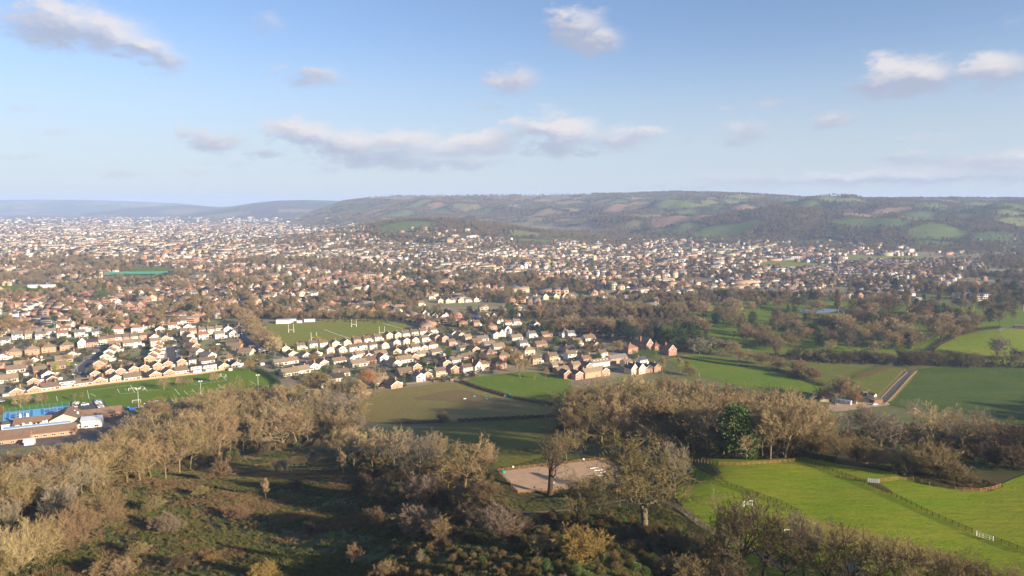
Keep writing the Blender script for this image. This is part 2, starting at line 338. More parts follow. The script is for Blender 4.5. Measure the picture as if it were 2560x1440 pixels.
def build_ground():
    th = np.concatenate([np.arange(-180, -46, 4.0), np.arange(-46, 46.01, .13), np.arange(48, 180, 4.0)])
    rr = np.concatenate([[8, 20, 35, 50], 65*1.0145**np.arange(0, 231), 1812*1.0083**np.arange(0, 165), 7100*1.0145**np.arange(0, 64)])
    T, Q = np.meshgrid(np.radians(th), rr); x = Q*np.sin(T); y = Q*np.cos(T)
    z = hz(x, y); nt_, nr = len(th), len(rr)
    v = np.stack([x, y, z], -1).reshape(-1, 3); v = np.vstack([v, [[0, 0, float(hz(0, 0))]]])
    i = np.arange(nr-1)[:, None]*nt_; j = np.arange(nt_)[None]; j2 = (j+1) % nt_
    f = np.stack([i+j, i+j2, i+nt_+j2, i+nt_+j], -1).reshape(-1, 4)
    c0 = len(v)-1; jj = np.arange(nt_); cap = np.stack([np.full(nt_, c0), (jj+1) % nt_, jj, jj], -1)
    X, Y = v[:, 0], v[:, 1]; rad = np.hypot(X, Y)
    nz_ = wav(X, Y, 37, 4)*.5+wav(X, Y, 11, 1)*.3
    rough = np.array([.085,.070,.028])*(1+.3*nz_[:, None])+np.array([-.035,.004,-.008])*np.clip(.5+1.2*wav(X, Y, 17, 9), 0, 1)[:, None]
    town = np.array([.215,.18,.115])*(1+.2*wav(X, Y, 60, 5)[:, None])+np.array([-.07,.0,-.05])*np.clip(wav(X, Y, 19, 2)*1.2, 0, 1)[:, None]
    k = sm((rad-380)/120)[:, None]; mead = np.array([.115,.125,.04])*(1+.25*nz_[:, None]); mk = (sm((X/np.maximum(Y, 80)-.17)/.04)*(1-sm((Y-1150)/80))*(Y > 0))[:, None]
    town = town*(1-mk)+mead*mk
    col = rough*(1-k)+town*k
    far = (Y > 1900) & (np.abs(X) < 1.03*Y); idx = np.nonzero(far)[0]; t, cc = hill_t(X[idx], Y[idx])
    tk = sm((t-.02)/.06); tk = np.maximum(tk, sm((Y[idx]-4300)/900)*.85)
    for q, ii in enumerate(idx):
        if tk[q] <= 0: continue
        (c1, s1, d1), (c2, s2, d2) = KD.find_n((X[ii], Y[ii]*1.25, 0), 2)
        c = seed_col[s1]
        if d2-d1 < 20+Y[ii]*.004: c = np.array((.055,.05,.03))
        col[ii] = col[ii]*(1-tk[q])+c*tk[q]
    me = np_mesh('ground', v, np.vstack([f]), [attr_mat('ground', 'tint', noise=.2, scale=.025)], col, domain='POINT', smooth=True)
    return structure(link('ground', me))
build_ground()

def world_poly(pts, sub=4):
    out = []
    n = len(pts)
    for i in range(n):
        p0, p1, p2, p3 = pts[i-1], pts[i], pts[(i+1) % n], pts[(i+2) % n]
        for k in range(sub):
            t = k/sub
            q = [.5*((2*p1[a])+(-p0[a]+p2[a])*t+(2*p0[a]-5*p1[a]+4*p2[a]-p3[a])*t*t+(-p0[a]+3*p1[a]-3*p2[a]+p3[a])*t**3) for a in (0, 1)] if sub > 1 else p1
            w = at(*q); out.append((w.x, w.y))
    return out
import bmesh
def sheet(name, pts, m, dz=.15, step=8, sub=3, label=None, world=False, parent=None, kind='structure'):
    """a surface draped on the ground, with its own outline"""
    P = pts if world else world_poly(pts, sub)
    bm = bmesh.new(); bm.faces.new([bm.verts.new((p[0], p[1], 0)) for p in P])
    xs = [p[0] for p in P]; ys = [p[1] for p in P]
    for ax, lo, hi in ((0, min(xs), max(xs)), (1, min(ys), max(ys))):
        k = lo+step
        while k < hi:
            co = (k, 0, 0) if ax == 0 else (0, k, 0); no = (1, 0, 0) if ax == 0 else (0, 1, 0)
            bmesh.ops.bisect_plane(bm, geom=bm.verts[:]+bm.edges[:]+bm.faces[:], plane_co=co, plane_no=no, dist=1e-4); k += step
    bmesh.ops.triangulate(bm, faces=bm.faces[:])
    cs = np.array([v.co[:2] for v in bm.verts]); zs = hz(cs[:, 0], cs[:, 1])+dz
    for v, z in zip(bm.verts, zs): v.co.z = z
    for f in bm.faces:
        f.normal_update(); f.smooth = True
        if f.normal.z < 0: f.normal_flip()
    me = bpy.data.meshes.new(name); bm.to_mesh(me); bm.free(); me.materials.append(m)
    o = link(name, me, parent)
    if kind: o['kind'] = kind
    if label: o['label'] = label
    return o
def strip_poly(px_pts, w, sub=6):
    """world outline of a band of width w along a line given in photograph pixels"""
    P = []
    n = len(px_pts)
    for i in range(n-1):
        p0 = px_pts[max(i-1, 0)]; p1 = px_pts[i]; p2 = px_pts[i+1]; p3 = px_pts[min(i+2, n-1)]
        for k in range(sub):
            t = k/sub
            P.append(at(*[.5*((2*p1[a])+(-p0[a]+p2[a])*t+(2*p0[a]-5*p1[a]+4*p2[a]-p3[a])*t*t+(-p0[a]+3*p1[a]-3*p2[a]+p3[a])*t**3) for a in (0, 1)]))
    P.append(at(*px_pts[-1])); a_, b_ = [], []
    for i, p in enumerate(P):
        d = P[min(i+1, len(P)-1)]-P[max(i-1, 0)]; nrm = Vector((-d.y, d.x, 0)).normalized()*(w/2)
        a_.append((p.x+nrm.x, p.y+nrm.y)); b_.append((p.x-nrm.x, p.y-nrm.y))
    return a_+b_[::-1]
G_pitch = grass_mat('grass_pitch', (.10,.17,.008), (.125,.18,.012), (.085,.145,.007), s=.03, bump=.1)
G_rugby = grass_mat('grass_rugby', (.17,.20,.03), (.22,.19,.05), (.135,.185,.022), s=.015, bump=.1)
G_pad = grass_mat('grass_paddock', (.20,.17,.05), (.16,.155,.04), (.23,.18,.07), s=.03)
G_green = grass_mat('grass_meadow', (.10,.175,.012), (.145,.19,.02), (.085,.145,.01), s=.03)
G_deep = grass_mat('grass_deep', (.055,.10,.014), (.095,.125,.02), (.04,.075,.012), (.5, 1.6), .35, s=.03)
G_hill = grass_mat('grass_hill', (.165,.235,.010), (.235,.235,.025), (.11,.185,.008), (.35, 1.5), -.45, s=.045)
G_golf = grass_mat('grass_golf', (.10,.165,.012), (.14,.19,.018), (.08,.125,.010), s=.02, bump=.1)
G_rough = grass_mat('grass_rough', (.075,.075,.03), (.05,.07,.02), (.14,.10,.05), s=.06, bump=1)
MUD = grass_mat('mud', (.19,.14,.065), (.17,.145,.05), (.15,.105,.055), s=.05)
SAND = mat('arena_sand', (.40,.285,.20), .95, .05, (.33,.235,.16), .3)
ASPH = mat('asphalt', (.075,.075,.082), .85, .25, (.055,.055,.06), .2)
TRACK = mat('gravel_track', (.26,.20,.135), .95, .05, (.19,.15,.09), .5)
WHITE = mat('white_paint', (.8,.8,.78), .5, .4)
PARK = [(0,1036),(0,1003),(60,988),(130,980),(330,955),(500,938),(590,922),(640,926),(692,955),(690,985),(660,1003),(560,1016),(500,1010),(400,1022),(300,1040),(240,1005),(170,1012)]
sheet('playing_field', PARK, G_pitch, .1, 15, 2)
RUGBY = [(648,822),(690,806),(760,808),(840,800),(920,796),(965,800),(1048,826),(1000,848),(880,868),(720,892),(668,858)]
sheet('rugby_field', RUGBY, G_rugby, .12, 25, 2)
PADD = [(905,1003),(935,982),(1030,968),(1150,956),(1255,987),(1392,1013),(1395,1047),(1200,1053),(1000,1058),(903,1050)]
sheet('paddock', PADD, G_pad, .14, 8, 2)
sheet('mud_patch', [(1035,998),(1080,985),(1140,975),(1185,982),(1230,1000),(1300,1018),(1255,1022),(1180,1010),(1120,1003)], MUD, .22, 8, 3)
MEAD = [(1165,952),(1240,937),(1335,930),(1425,952),(1425,1015),(1290,990)]
sheet('green_meadow', MEAD, G_green, .14, 8, 2)
LOWER = [(1050,1075),(1200,1057),(1395,1052),(1420,1120),(1330,1150),(1200,1180),(1090,1170)]
sheet('lower_meadow', LOWER, grass_mat('grass_lower', (.12,.13,.025), (.17,.155,.04), (.085,.105,.02), (.5, 1.5), .2, .05), .14, 8, 2)
MIDF = [(1668,900),(1760,888),(1900,918),(2065,962),(2060,985),(1900,975),(1760,940)]
sheet('meadow_strip', MIDF, G_green, .14, 12, 2)
sheet('hedged_meadow', [(1850,893),(2000,905),(2200,922),(2262,922),(2215,1002),(2150,985),(2060,955),(1930,918)], grass_mat('grass_hedged', (.12,.145,.025), (.16,.155,.035), (.085,.115,.018), (.4, 1.5), .3, .03), .12, 12, 2)
sheet('pasture', [(2292,924),(2420,918),(2600,920),(2640,1070),(2420,1035),(2215,1012)], G_deep, .12, 12, 2)
GOLF = [(1690,862),(1705,790),(1800,758),(2000,750),(2300,760),(2560,770),(2700,790),(2600,815),(2440,822),(2340,856),(2290,884),(2100,884),(1900,880)]
sheet('golf_course', GOLF, G_golf, .12, 40, 2)
sheet('grassy_mound', [(2318,890),(2360,855),(2440,830),(2520,822),(2640,822),(2700,905),(2440,905)], G_hill, .3, 10, 2)
HILLF = [(1702,1152),(1780,1148),(1900,1150),(2010,1143),(2090,1160),(2200,1176),(2290,1196),(2400,1215),(2500,1212),(2640,1200),(2700,1560),(1900,1560),(1760,1330),(1690,1245)]
sheet('hill_pasture', HILLF, G_hill, .12, 5, 2)
sheet('side_field', [(0,735),(0,714),(60,716),(120,722),(170,731),(70,737)], G_pitch, .12, 30, 1)
sheet('park_lawn', [(300,690),(330,672),(440,668),(446,686)], G_pitch, .12, 40, 1)
sheet('school_lawn', [(1895,668),(1905,652),(2000,655),(2120,664),(2010,674)], G_rugby, .12, 40, 1)
sheet('sports_ground', [(2105,642),(2300,640),(2420,650),(2280,654),(2110,650)], G_rugby, .12, 40, 1)
ARENA_PX = [(1247,1180),(1520,1148),(1600,1212),(1297,1232)]
sheet('riding_arena', ARENA_PX, SAND, .2, 4, 1)
sheet('muddy_gateway', [(2172,1209),(2198,1210),(2225,1226),(2232,1234),(2205,1226),(2180,1216)], grass_mat('gate_mud', (.10,.075,.04), (.13,.10,.05), (.08,.06,.03), s=.2), .19, 3, 2)
sheet('worn_grass', [(1930,1290),(2040,1300),(2180,1335),(2320,1372),(2420,1405),(2380,1425),(2200,1395),(2040,1350),(1950,1320)], grass_mat('worn_grass', (.23,.195,.045), (.19,.205,.02), (.27,.2,.07), (.35, 1.5), -.45, .09), .17, 5, 3)
# roads and tracks
ROADS = [('street', [(222,868),(262,874),(236,893),(205,920),(198,938)], 8), ('street', [(427,868),(431,885),(433,908)], 10), ('street', [(590,822),(620,856),(665,880),(730,893)], 9),
         ('street', [(700,925),(755,908),(830,893),(930,878),(1040,868)], 6), ('street', [(800,935),(900,925),(1000,905),(1100,882),(1170,868),(1290,880)], 6), ('street', [(1395,905),(1400,880),(1425,862),(1520,868)], 7),
         ('street', [(0,905),(60,862),(140,852),(330,838),(460,832),(590,822)], 6), ('street', [(1340,950),(1420,935),(1500,925),(1545,922)], 6)]
for n_, p_, w_ in ROADS: sheet(n_, strip_poly(p_, w_), ASPH, .1, 12, world=True)
PAVE = mat('pavement', (.28,.26,.235), .9, .1, (.22,.2,.18), .3)
for n_, p_, w_ in ROADS[:3]: sheet('pavement', strip_poly(p_, w_+4.5), PAVE, .05, 12, world=True)
sheet('farm_drive', strip_poly([(2275,926),(2255,950),(2222,985),(2195,1012)], 5.5), ASPH, .16, 8, world=True)
sheet('drive_verge', strip_poly([(2275,926),(2255,950),(2222,985),(2195,1012)], 12), G_pad, .14, 8, world=True)
sheet('farm_yard', [(2075,1012),(2120,1006),(2200,1004),(2225,1012),(2150,1022),(2080,1030)], mat('yard_dirt', (.42,.32,.21), .95, .05, (.33,.25,.16), .3), .16, 8, 2)
sheet('footpath', strip_poly([(1150,1300),(1260,1285),(1400,1278),(1500,1262),(1580,1250),(1660,1256),(1705,1275),(1750,1310),(1800,1340),(1870,1370),(1960,1420)], 2.4), TRACK, .19, 3, world=True)
sheet('mown_path', strip_poly([(380,1400),(440,1340),(500,1270),(560,1215),(640,1165),(700,1140)], 2.6), grass_mat('grass_path', (.06,.085,.022), (.08,.1,.03), (.05,.07,.02), s=.05), .1, 4, world=True)
sheet('rough_bank', [(2240,1182),(2330,1192),(2430,1198),(2500,1216),(2470,1228),(2400,1224),(2310,1208)], grass_mat('dry_grass', (.34,.25,.13), (.26,.2,.1), (.4,.3,.17), s=.15, bump=1), .2, 4, 2)
sheet('dry_bracken', [(1700,1150),(1720,1120),(1820,1128),(1900,1130),(1980,1128),(2090,1145),(2090,1158),(1990,1140),(1900,1146),(1780,1146)], grass_mat('bracken', (.30,.20,.11), (.22,.15,.08), (.36,.25,.14), s=.15, bump=1), .16, 4, 2)

# ------------------------------------------------------------------ air
hz_mb = MB(); hz_mb.box(-19500, 19500, -19500, 19500, -3, 330)
HM = bpy.data.materials.new('haze'); HM.use_nodes = True; nt = HM.node_tree; nt.nodes.clear()
o_ = nt.nodes.new('ShaderNodeOutputMaterial'); pv = nt.nodes.new('ShaderNodeVolumePrincipled'); nt.links.new(pv.outputs[0], o_.inputs['Volume'])
pv.inputs['Color'].default_value = (.45,.62,.99,1); pv.inputs['Density'].default_value = 8.8e-5; pv.inputs['Anisotropy'].default_value = 0
hzo = link('haze', hz_mb.mesh('haze', HM)); hzo['kind'] = 'stuff'
# ------------------------------------------------------------------ trees: prototypes
def rot_dir(d, ang, az):
    d = d.normalized(); r = d.cross(Vector((.3, .1, 1) if abs(d.z) < .9 else (1, 0, 0))).normalized(); u = d.cross(r)
    s = r*math.cos(az)+u*math.sin(az)
    return (d*math.cos(ang)+s*math.sin(ang)).normalized()
class Bare:
    """leafless tree: trunk and limbs as tapered tubes, finer branches as three-sided tubes, twigs as slivers"""
    def __init__(s, seed, H, trunk=.3, nl=8, limb=.55, ang=(.5, 1.2), r0=.02, up=.12, wig=.22, kids=(7, 6), ratio=(.58, .5), tw=12, twl=1.0, tww=.05, lead=False, width=1.0):
        s.r = random.Random(seed); s.tr = MB(); s.cr = MB(); s.p = dict(up=up, wig=wig, kids=kids, ratio=ratio, tw=tw, twl=twl, tww=tww); s.H = H
        r = s.r; tl = H*(.92 if lead else trunk); n = 7; pts = [Vector((0, 0, -.4))]; d = Vector((r.uniform(-.06, .06), r.uniform(-.06, .06), 1)).normalized()
        for i in range(n):
            d = (d+Vector((r.gauss(0, .05), r.gauss(0, .05), .1))).normalized(); pts.append(pts[-1]+d*((tl+.4)/n))
        rad = [H*r0*(1.7 if i == 0 else (1.1-(.95 if lead else .35)*i/n)) for i in range(n+1)]
        s.tr.tube(pts, rad, 7); az = r.uniform(0, 6.28)
        for i in range(nl):
            if lead: t = trunk+(1-trunk)*.93*(i+r.random()*.6)/nl
            else: t = 1-.42*r.random()**1.5 if i else 1
            q = t*n; k = min(int(q), n-1); p = pts[k].lerp(pts[k+1], q-k); az += 2.4+r.uniform(-.4, .4)
            a = r.uniform(*ang)*(1 if i or lead else .25)
            dd = rot_dir(Vector((0, 0, 1)), a, az)
            if lead: L = H*limb*(1-(t-trunk)/(1-trunk))**.7*r.uniform(.8, 1.15)+H*.05
            else: L = H*limb*r.uniform(.8, 1.12)*(1.0-.12*(a > 1.0))
            s.branch(p, dd, L, max(H*r0*(.40 if not lead else .26)*r.uniform(.75, 1.1), .03), 1)
        if width != 1:
            for mb in (s.tr, s.cr): mb.v = [(x*width, y*width, z) for x, y, z in mb.v]
    def branch(s, p, d, L, r, lv):
        P = s.p; rn = s.r; n = 5 if lv == 1 else (4 if lv == 2 else 3); pts = [p]
        for i in range(n):
            w = P['wig']*(1 if lv > 1 else .8)
            d = (d+Vector((rn.gauss(0, w), rn.gauss(0, w), rn.gauss(0, w)+P['up']))).normalized(); pts.append(pts[-1]+d*(L/n))
        rad = [max(r*(1-.8*i/n), .012) for i in range(n+1)]
        (s.tr if lv == 1 else s.cr).tube(pts, rad, 5 if lv == 1 else 3, cap=False)
        if lv <= 2:
            for i in range(P['kids'][lv-1]):
                t = .22+.78*((i+rn.random())/P['kids'][lv-1]); q = t*n; k = min(int(q), n-1)
                dd = rot_dir(pts[k+1]-pts[k], rn.uniform(.45, 1.05), rn.uniform(0, 6.28))
                s.branch(pts[k].lerp(pts[k+1], q-k), dd, L*P["ratio"][lv-1]*rn.uniform(.7, 1.2)*(1.15-.4*t), r*.38, lv+1)
        if lv >= 2: s.twigs(pts, P['tw'] if lv == 3 else P['tw']//2)
    def twigs(s, pts, k):
        rn = s.r; n = len(pts)-1; P = s.p
        for i in range(k):
            t = .25+.75*rn.random(); q = t*n; j = min(int(q), n-1); p = pts[j].lerp(pts[j+1], q-j)
            d = rot_dir(pts[j+1]-pts[j], rn.uniform(.2, .9), rn.uniform(0, 6.28)); d = (d+Vector((0, 0, P['up']))).normalized()
            w = P['tww']*rn.uniform(.6, 1.3); L = P['twl']*rn.uniform(.5, 1.3)
            sd = d.cross(Vector((rn.gauss(0, 1), rn.gauss(0, 1), rn.gauss(0, 1)))).normalized()*(w/2); e = p+d*L
            m = p+d*L*.5+sd*rn.uniform(-2, 2)
            o = len(s.cr.v); s.cr.v += [tuple(p-sd), tuple(p+sd), tuple(m+sd*.8), tuple(m-sd*.8), tuple(e)]
            s.cr.f += [(o, o+1, o+2, o+3), (o+3, o+2, o+4)]; s.cr.m += [0, 0]
            for _ in range(2):
                e2 = m+rot_dir(d, rn.uniform(.4, .8), rn.uniform(0, 6.28))*L*.5; o = len(s.cr.v)
                s.cr.v += [tuple(m-sd*.6), tuple(m+sd*.6), tuple(e2)]; s.cr.f.append((o, o+1, o+2)); s.cr.m.append(0)
    def build(s, name):
        zs = max(v[2] for v in s.cr.v); ws = sorted(math.hypot(v[0], v[1]) for v in s.cr.v)[int(len(s.cr.v)*.97)]
        t = s.tr.mesh(name+'_trunk', M['bark_grey'], True); c = s.cr.mesh(name+'_crown', M['twig_tan'])
        return dict(parts=[('trunk', t), ('crown', c)], h=zs, w=ws)
def leafy(seed, prof, H, W, n, leaf, name, trunk_h=.12, droop=.15, clump=26, jag=.35):
    """evergreen: foliage sprays gathered in clumps through the crown's volume; prof(t) = radius share at height share t"""
    r = random.Random(seed); cr = MB(); tr = MB()
    tr.tube([Vector((0, 0, -.4)), Vector((0, 0, H*.5)), Vector((0, 0, H*.92))], [H*.028, H*.017, .03], 6)
    for c in range(n):
        t = r.random()**.9; a = r.uniform(0, 6.28); rad = W*prof(t)*r.uniform(1-jag, 1.0)*(1 if r.random() < .75 else r.uniform(.3, 1)); zc = H*(trunk_h+(1-trunk_h)*t)
        cx, cy = rad*math.cos(a), rad*math.sin(a); cs = leaf*r.uniform(1.2, 2.4)
        if r.random() < .25: tr.bar((0, 0, zc-.2*rad), (cx*.9, cy*.9, zc), .1)
        for k in range(clump):
            p = Vector((cx+r.gauss(0, cs*.6), cy+r.gauss(0, cs*.6), zc+r.gauss(0, cs*.42)))
            d = Vector((p.x*.25+r.gauss(0, 1), p.y*.25+r.gauss(0, 1), r.gauss(0, .7)-droop*2)).normalized(); L = leaf*r.uniform(.6, 1.3)
            sd = d.cross(Vector((r.gauss(0, 1), r.gauss(0, 1), r.gauss(0, 1)+.6))).normalized()*(L*.28)
            q = p+d*L; m = p+d*L*.55; o = len(cr.v); cr.v += [tuple(p), tuple(m+sd), tuple(q), tuple(m-sd)]; cr.f.append((o, o+1, o+2, o+3)); cr.m.append(0)
    zs = max(v[2] for v in cr.v)
    return dict(parts=[('trunk', tr.mesh(name+'_trunk', M['trunk'], True)), ('crown', cr.mesh(name+'_crown', M['leaf_pine']))], h=zs, w=W)
P = {}
for i in range(3): P[f'oak{i}'] = Bare(20+i, 17, .26, 9, .58, (.45, 1.35), .027, .10, .26, (7, 7), (.60, .5), 9, 1.0, .058).build('oak')
P['oakbig0'] = Bare(26, 18, .25, 12, .47, (.5, 1.5), .031, .05, .34, (8, 7), (.6, .52), 7, .95, .05).build('great_oak')
for i in range(3): P[f'mid{i}'] = Bare(30+i, 16, .2, 9, .56, (.35, 1.3), .022, .12, .24, (7, 6), (.6, .5), 8, 1.25, .15).build('park_tree')
for i in range(4): P[f'wood{i}'] = Bare(40+i, 17, .38, 8, .52, (.25, .85), .017, .2, .18, (7, 6), (.5, .5), 11, 1.15, .06).build('wood_tree')
for i in range(2): P[f'birch{i}'] = Bare(60+i, 15, .28, 17, .30, (.5, .95), .014, .12, .2, (6, 4), (.5, .5), 11, .95, .05, lead=True).build('birch')
P['poplar0'] = Bare(70, 24, .1, 34, .17, (.16, .4), .016, .32, .12, (6, 4), (.55, .5), 12, 1.2, .06, lead=True).build('poplar')
for i in range(3): P[f'bush{i}'] = Bare(80+i, 6, .06, 16, .78, (.15, 1.15), .010, .13, .24, (7, 6), (.5, .5), 9, .62, .042).build('bush')
for i in range(2): P[f'multi{i}'] = Bare(110+i, 13, .07, 15, .72, (.12, 1.05), .010, .12, .2, (8, 7), (.5, .5), 9, .8, .042).build('many_stemmed')
P['sapling0'] = Bare(90, 9, .22, 14, .30, (.35, .7), .010, .3, .13, (5, 4), (.5, .5), 8, .7, .04, lead=True).build('sapling')
P['dead0'] = Bare(95, 19, .42, 7, .46, (.3, 1.15), .04, .12, .3, (6, 5), (.5, .5), 7, .8, .05).build('gnarled')
P['far0'] = Bare(100, 14, .25, 8, .56, (.4, 1.25), .02, .1, .2, (6, 4), (.55, .5), 7, 1.5, .16).build('far_tree')
P['far1'] = Bare(101, 16, .3, 8, .5, (.25, .9), .018, .2, .2, (6, 4), (.55, .5), 7, 1.5, .16).build('far_tree')
P['far2'] = Bare(102, 5, .06, 10, .75, (.2, 1.2), .012, .1, .2, (5, 4), (.55, .5), 6, .9, .13).build('far_bush')
cone = lambda t: (1-t)**.85*.98+.02
P['fir0'] = leafy(1, cone, 18, 3.6, 150, .75, 'fir')
P['pine0'] = leafy(2, lambda t: (.45+.7*t if t < .5 else .8*(1-((t-.5)/.5)**2)**.5)+.03, 16, 5.0, 120, .85, 'pine', .22, .05)
P['pine1'] = leafy(3, lambda t: (.75 if t < .45 else .9*(1-((t-.45)/.55)**2)**.5+.05), 15, 4.6, 130, .8, 'broad_pine', .12)
P['cypress0'] = leafy(4, lambda t: .95*min(1, t*6+.4)*(1-t**3)**.6+.02, 11, 1.9, 90, .5, 'cypress', .03, -.2)
P['round0'] = leafy(5, lambda t: math.sqrt(max(0, 1-(2*t-.85)**2/1.35))*.95+.03, 6, 3.0, 90, .5, 'evergreen_shrub', .02)
P['cedar0'] = leafy(6, lambda t: (1-t)**.6*(1 if int(t*9) % 2 == 0 else .55), 20, 5.2, 150, .85, 'cedar', .08)
P['farfir'] = leafy(7, cone, 16, 3.6, 45, 1.5, 'far_fir', clump=12)
P['farround'] = leafy(8, lambda t: math.sqrt(max(0, 1-(2*t-.9)**2/1.3))*.95+.03, 9, 4.0, 45, 1.2, 'far_evergreen', .02, clump=12)
protos_used = {}
def plant(kind, px, base, top, tone, label, cat, group, proto, leaf=False, wscale=1.0, name=None, bark=None):
    """tree whose foot stands where the photograph shows it and whose top reaches the height it has there"""
    if px != 0 and base < 905 and proto[:3] in ('oak', 'woo'): proto = 'mid'+str(int(px) % 3); wscale *= 1.08
    w = at(px, base); d = proj(w.x, w.y, w.z); dep = w.y*CP-(w.z-CAMZ)*SP
    hgt = (base-top)*dep/F*1.03; p = P[proto]; s = hgt/p['h']
    return plant_at(kind, w, s, tone, label, cat, group, proto, leaf, wscale, name, bark)
def plant_at(kind, w, s, tone, label, cat, group, proto, leaf=False, wscale=1.0, name=None, bark=None):
    p = P[proto]
    if kind == 'bare_tree': kind = {'o':'oak_tree','b':'birch_tree','s':'sapling','d':'oak_tree','m':'parkland_tree'}.get(proto[0], kind)
    t = thing(kind, label, cat, w, random.uniform(0, 6.28), group); t.scale = (s*wscale, s*wscale, s)
    for pn, me in p['parts']:
        o = link(pn, me, t)
        if pn == 'crown': setmat(o, M[('leaf_' if leaf else 'twig_')+tone])
        elif not leaf: setmat(o, M['bark_'+(bark or tone)])
    return t
# ------------------------------------------------------------------ trees: where each one stands (pixels of the photograph)
TN = dict(tan='tan', straw='straw-coloured', red='reddish-brown', grey='grey', olive='olive-brown', dark='dark brown', gold='golden', orange='orange', mauve='purplish')
ip = lambda x, k: float(np.interp(x, [a for a, b in k], [b for a, b in k]))
def wood(where, group, x0, x1, back, front, crown, rows, step, tones, protos, rownames=None, kind='bare_tree', cat='tree', word='bare tree', jit=10, wsc=(1.1, 1.45)):
    """a stand of trees in rows from its far edge to its near edge"""
    for r_ in range(rows):
        f = r_/(max(rows-1, 1)); xs = []; x = x0+random.uniform(0, step)
        while x < x1: xs.append(x); x += step*random.uniform(.8, 1.2)
        for i, x in enumerate(xs):
            b = ip(x, back)*(1-f)+ip(x, front)*f+random.uniform(-jit, jit)*.6; hp = ip(x, crown)*random.uniform(.8, 1.12)*(.92+.2*f)
            tn = random.choice(tones); rn = (rownames or ['far', 'second', 'third', 'near', 'nearest'])[r_] if rows > 1 else None
            lab = f'{TN[tn]} {word}, {ORD[i]} from left{", "+rn+" row of" if rn else " in"} the {where}'
            plant(kind, x, b, b-hp, tn, lab, cat, group, random.choice(protos), wscale=random.uniform(*wsc))
BR = ['oak0','oak1','oak2']; WD = ['wood0','wood1','wood2','wood3']; BI = ['birch0','birch1']; BU = ['bush0','bush1','bush2']
# the wood between the school and the scrub, left
wood('wood below the school', 'trees of the wood below the school', -10, 330, [(0,1205),(150,1200),(250,1180),(330,1150)], [(0,1300),(150,1262),(300,1205),(330,1200)],
     [(0,104),(330,104)], 3, 32, ['olive','olive','tan','grey','tan'], WD+BR, ['far', 'middle', 'near'])
wood('wood beside the playing field', 'trees of the wood beside the playing field', 335, 745, [(335,1120),(400,1085),(480,1072),(560,1050),(650,1045),(700,1050),(745,1050)], [(335,1200),(420,1200),(500,1165),(600,1135),(700,1118),(745,1120)],
     [(335,102),(520,110),(640,98),(745,92)], 4, 33, ['straw','tan','olive','tan','olive','tan'], WD+WD+BR, ['far', 'second', 'third', 'near'])
wood('tree belt left of the paddock', 'trees of the belt left of the paddock', 745, 905, [(745,1035),(800,1000),(850,1020),(905,1025)], [(745,1120),(800,1100),(905,1110)],
     [(745,85),(850,80),(905,82)], 3, 30, ['tan','straw','olive','tan','mauve'], WD+BR+BI, ['far', 'middle', 'near'])
plant('bare_tree', 790, 1000, 922, 'tan', 'tall narrow tan tree beside the dark roofed house at the paddock corner', 'tree', None, 'wood1')
plant('bare_tree', 912, 985, 918, 'orange', 'orange tinted bare tree behind the paddock corner near the bungalow', 'tree', None, 'wood2', wscale=1.2)
plant('bare_tree', 938, 975, 912, 'straw', 'pale bare tree right of the orange tinted tree at the paddock corner', 'tree', None, 'oak1')
# scrub and young trees, bottom left
for px, b, t, tn, pr, ws, lab in [
  (40,1440,1300,'straw','multi0',.9,'pale many-stemmed bare tree at the lower left corner of the scrub'),
  (110,1420,1275,'tan','multi1',.95,'wide tan bare tree just right of the lower left corner'),
  (20,1350,1235,'grey','wood3',1.0,'grey bare tree at the left edge below the wood'),
  (180,1385,1260,'red','multi0',1.0,'reddish-brown spreading bare tree in front of the wood'),
  (245,1345,1200,'red','multi1',1.1,'large reddish-brown bushy tree, broadest in the left scrub'),
  (150,1300,1205,'grey','bush1',1.1,'grey bushy tree behind the large reddish-brown one'),
  (300,1440,1395,'straw','bush2',1.4,'pale low bush at the bottom of the scrub'),
  (55,1300,1215,'tan','wood0',1.0,'tan tree in the scrub close to the left edge'),
  (420,1335,1280,'mauve','bush2',1.1,'purplish round bush beside the mown path'),
  (388,1278,1232,'olive','bush1',1.1,'olive bush on the rough grass above the purplish one'),
  (525,1405,1385,'gold','bush0',1.5,'low yellowish bush left of the bottom path end'),
  (553,1200,1148,'red','bush0',1.4,'reddish bush standing at the wood edge by the path'),
  (665,1250,1196,'straw','sapling0',1.1,'single pale slender tree standing alone in the clearing'),
  (783,1178,1118,'grey','sapling0',1.7,'grey spire-shaped bare tree in the dark clearing'),
  (860,1192,1130,'straw','sapling0',1.2,'pale slim bare tree at the right side of the clearing'),
  (702,1182,1146,'grey','bush0',1.2,'rounded grey bush in the upper clearing'),
  (742,1225,1190,'dark','bush1',1.4,'dark bush right of the lone pale tree'),
  (660,1452,1405,'gold','bush2',1.3,'golden-brown bush cut by the bottom edge'),
  (880,1420,1352,'red','wood2',1.0,'reddish bare tree in shade above the bottom edge'),
  (960,1450,1398,'red','bush1',1.3,'reddish bush at the bottom edge right of centre-left'),
  (1050,1420,1370,'grey','birch0',1.0,'thin grey birch in the dark hollow'),
  (600,1300,1262,'red','bush2',1.3,'russet bramble-like bush beside the mown path bend'),
  (500,1240,1212,'olive','bush0',1.3,'olive low bush where the path leaves the wood'),
  (350,1390,1350,'olive','bush1',1.4,'olive-brown scrub bush between path and left trees'),
  (245,1440,1400,'tan','bush0',1.2,'tan scrub bush low at the bottom left'),
  (455,1420,1385,'dark','bush2',1.4,'dark scrub bush on the shaded bank'),
  (775,1340,1305,'dark','bush0',1.6,'dark shaded bush in the middle of the hollow')]:
    plant('shrub' if pr.startswith('bush') else 'bare_tree', px, b, t, tn, lab, 'shrub' if pr.startswith('bush') else 'tree', None, pr, wscale=ws)
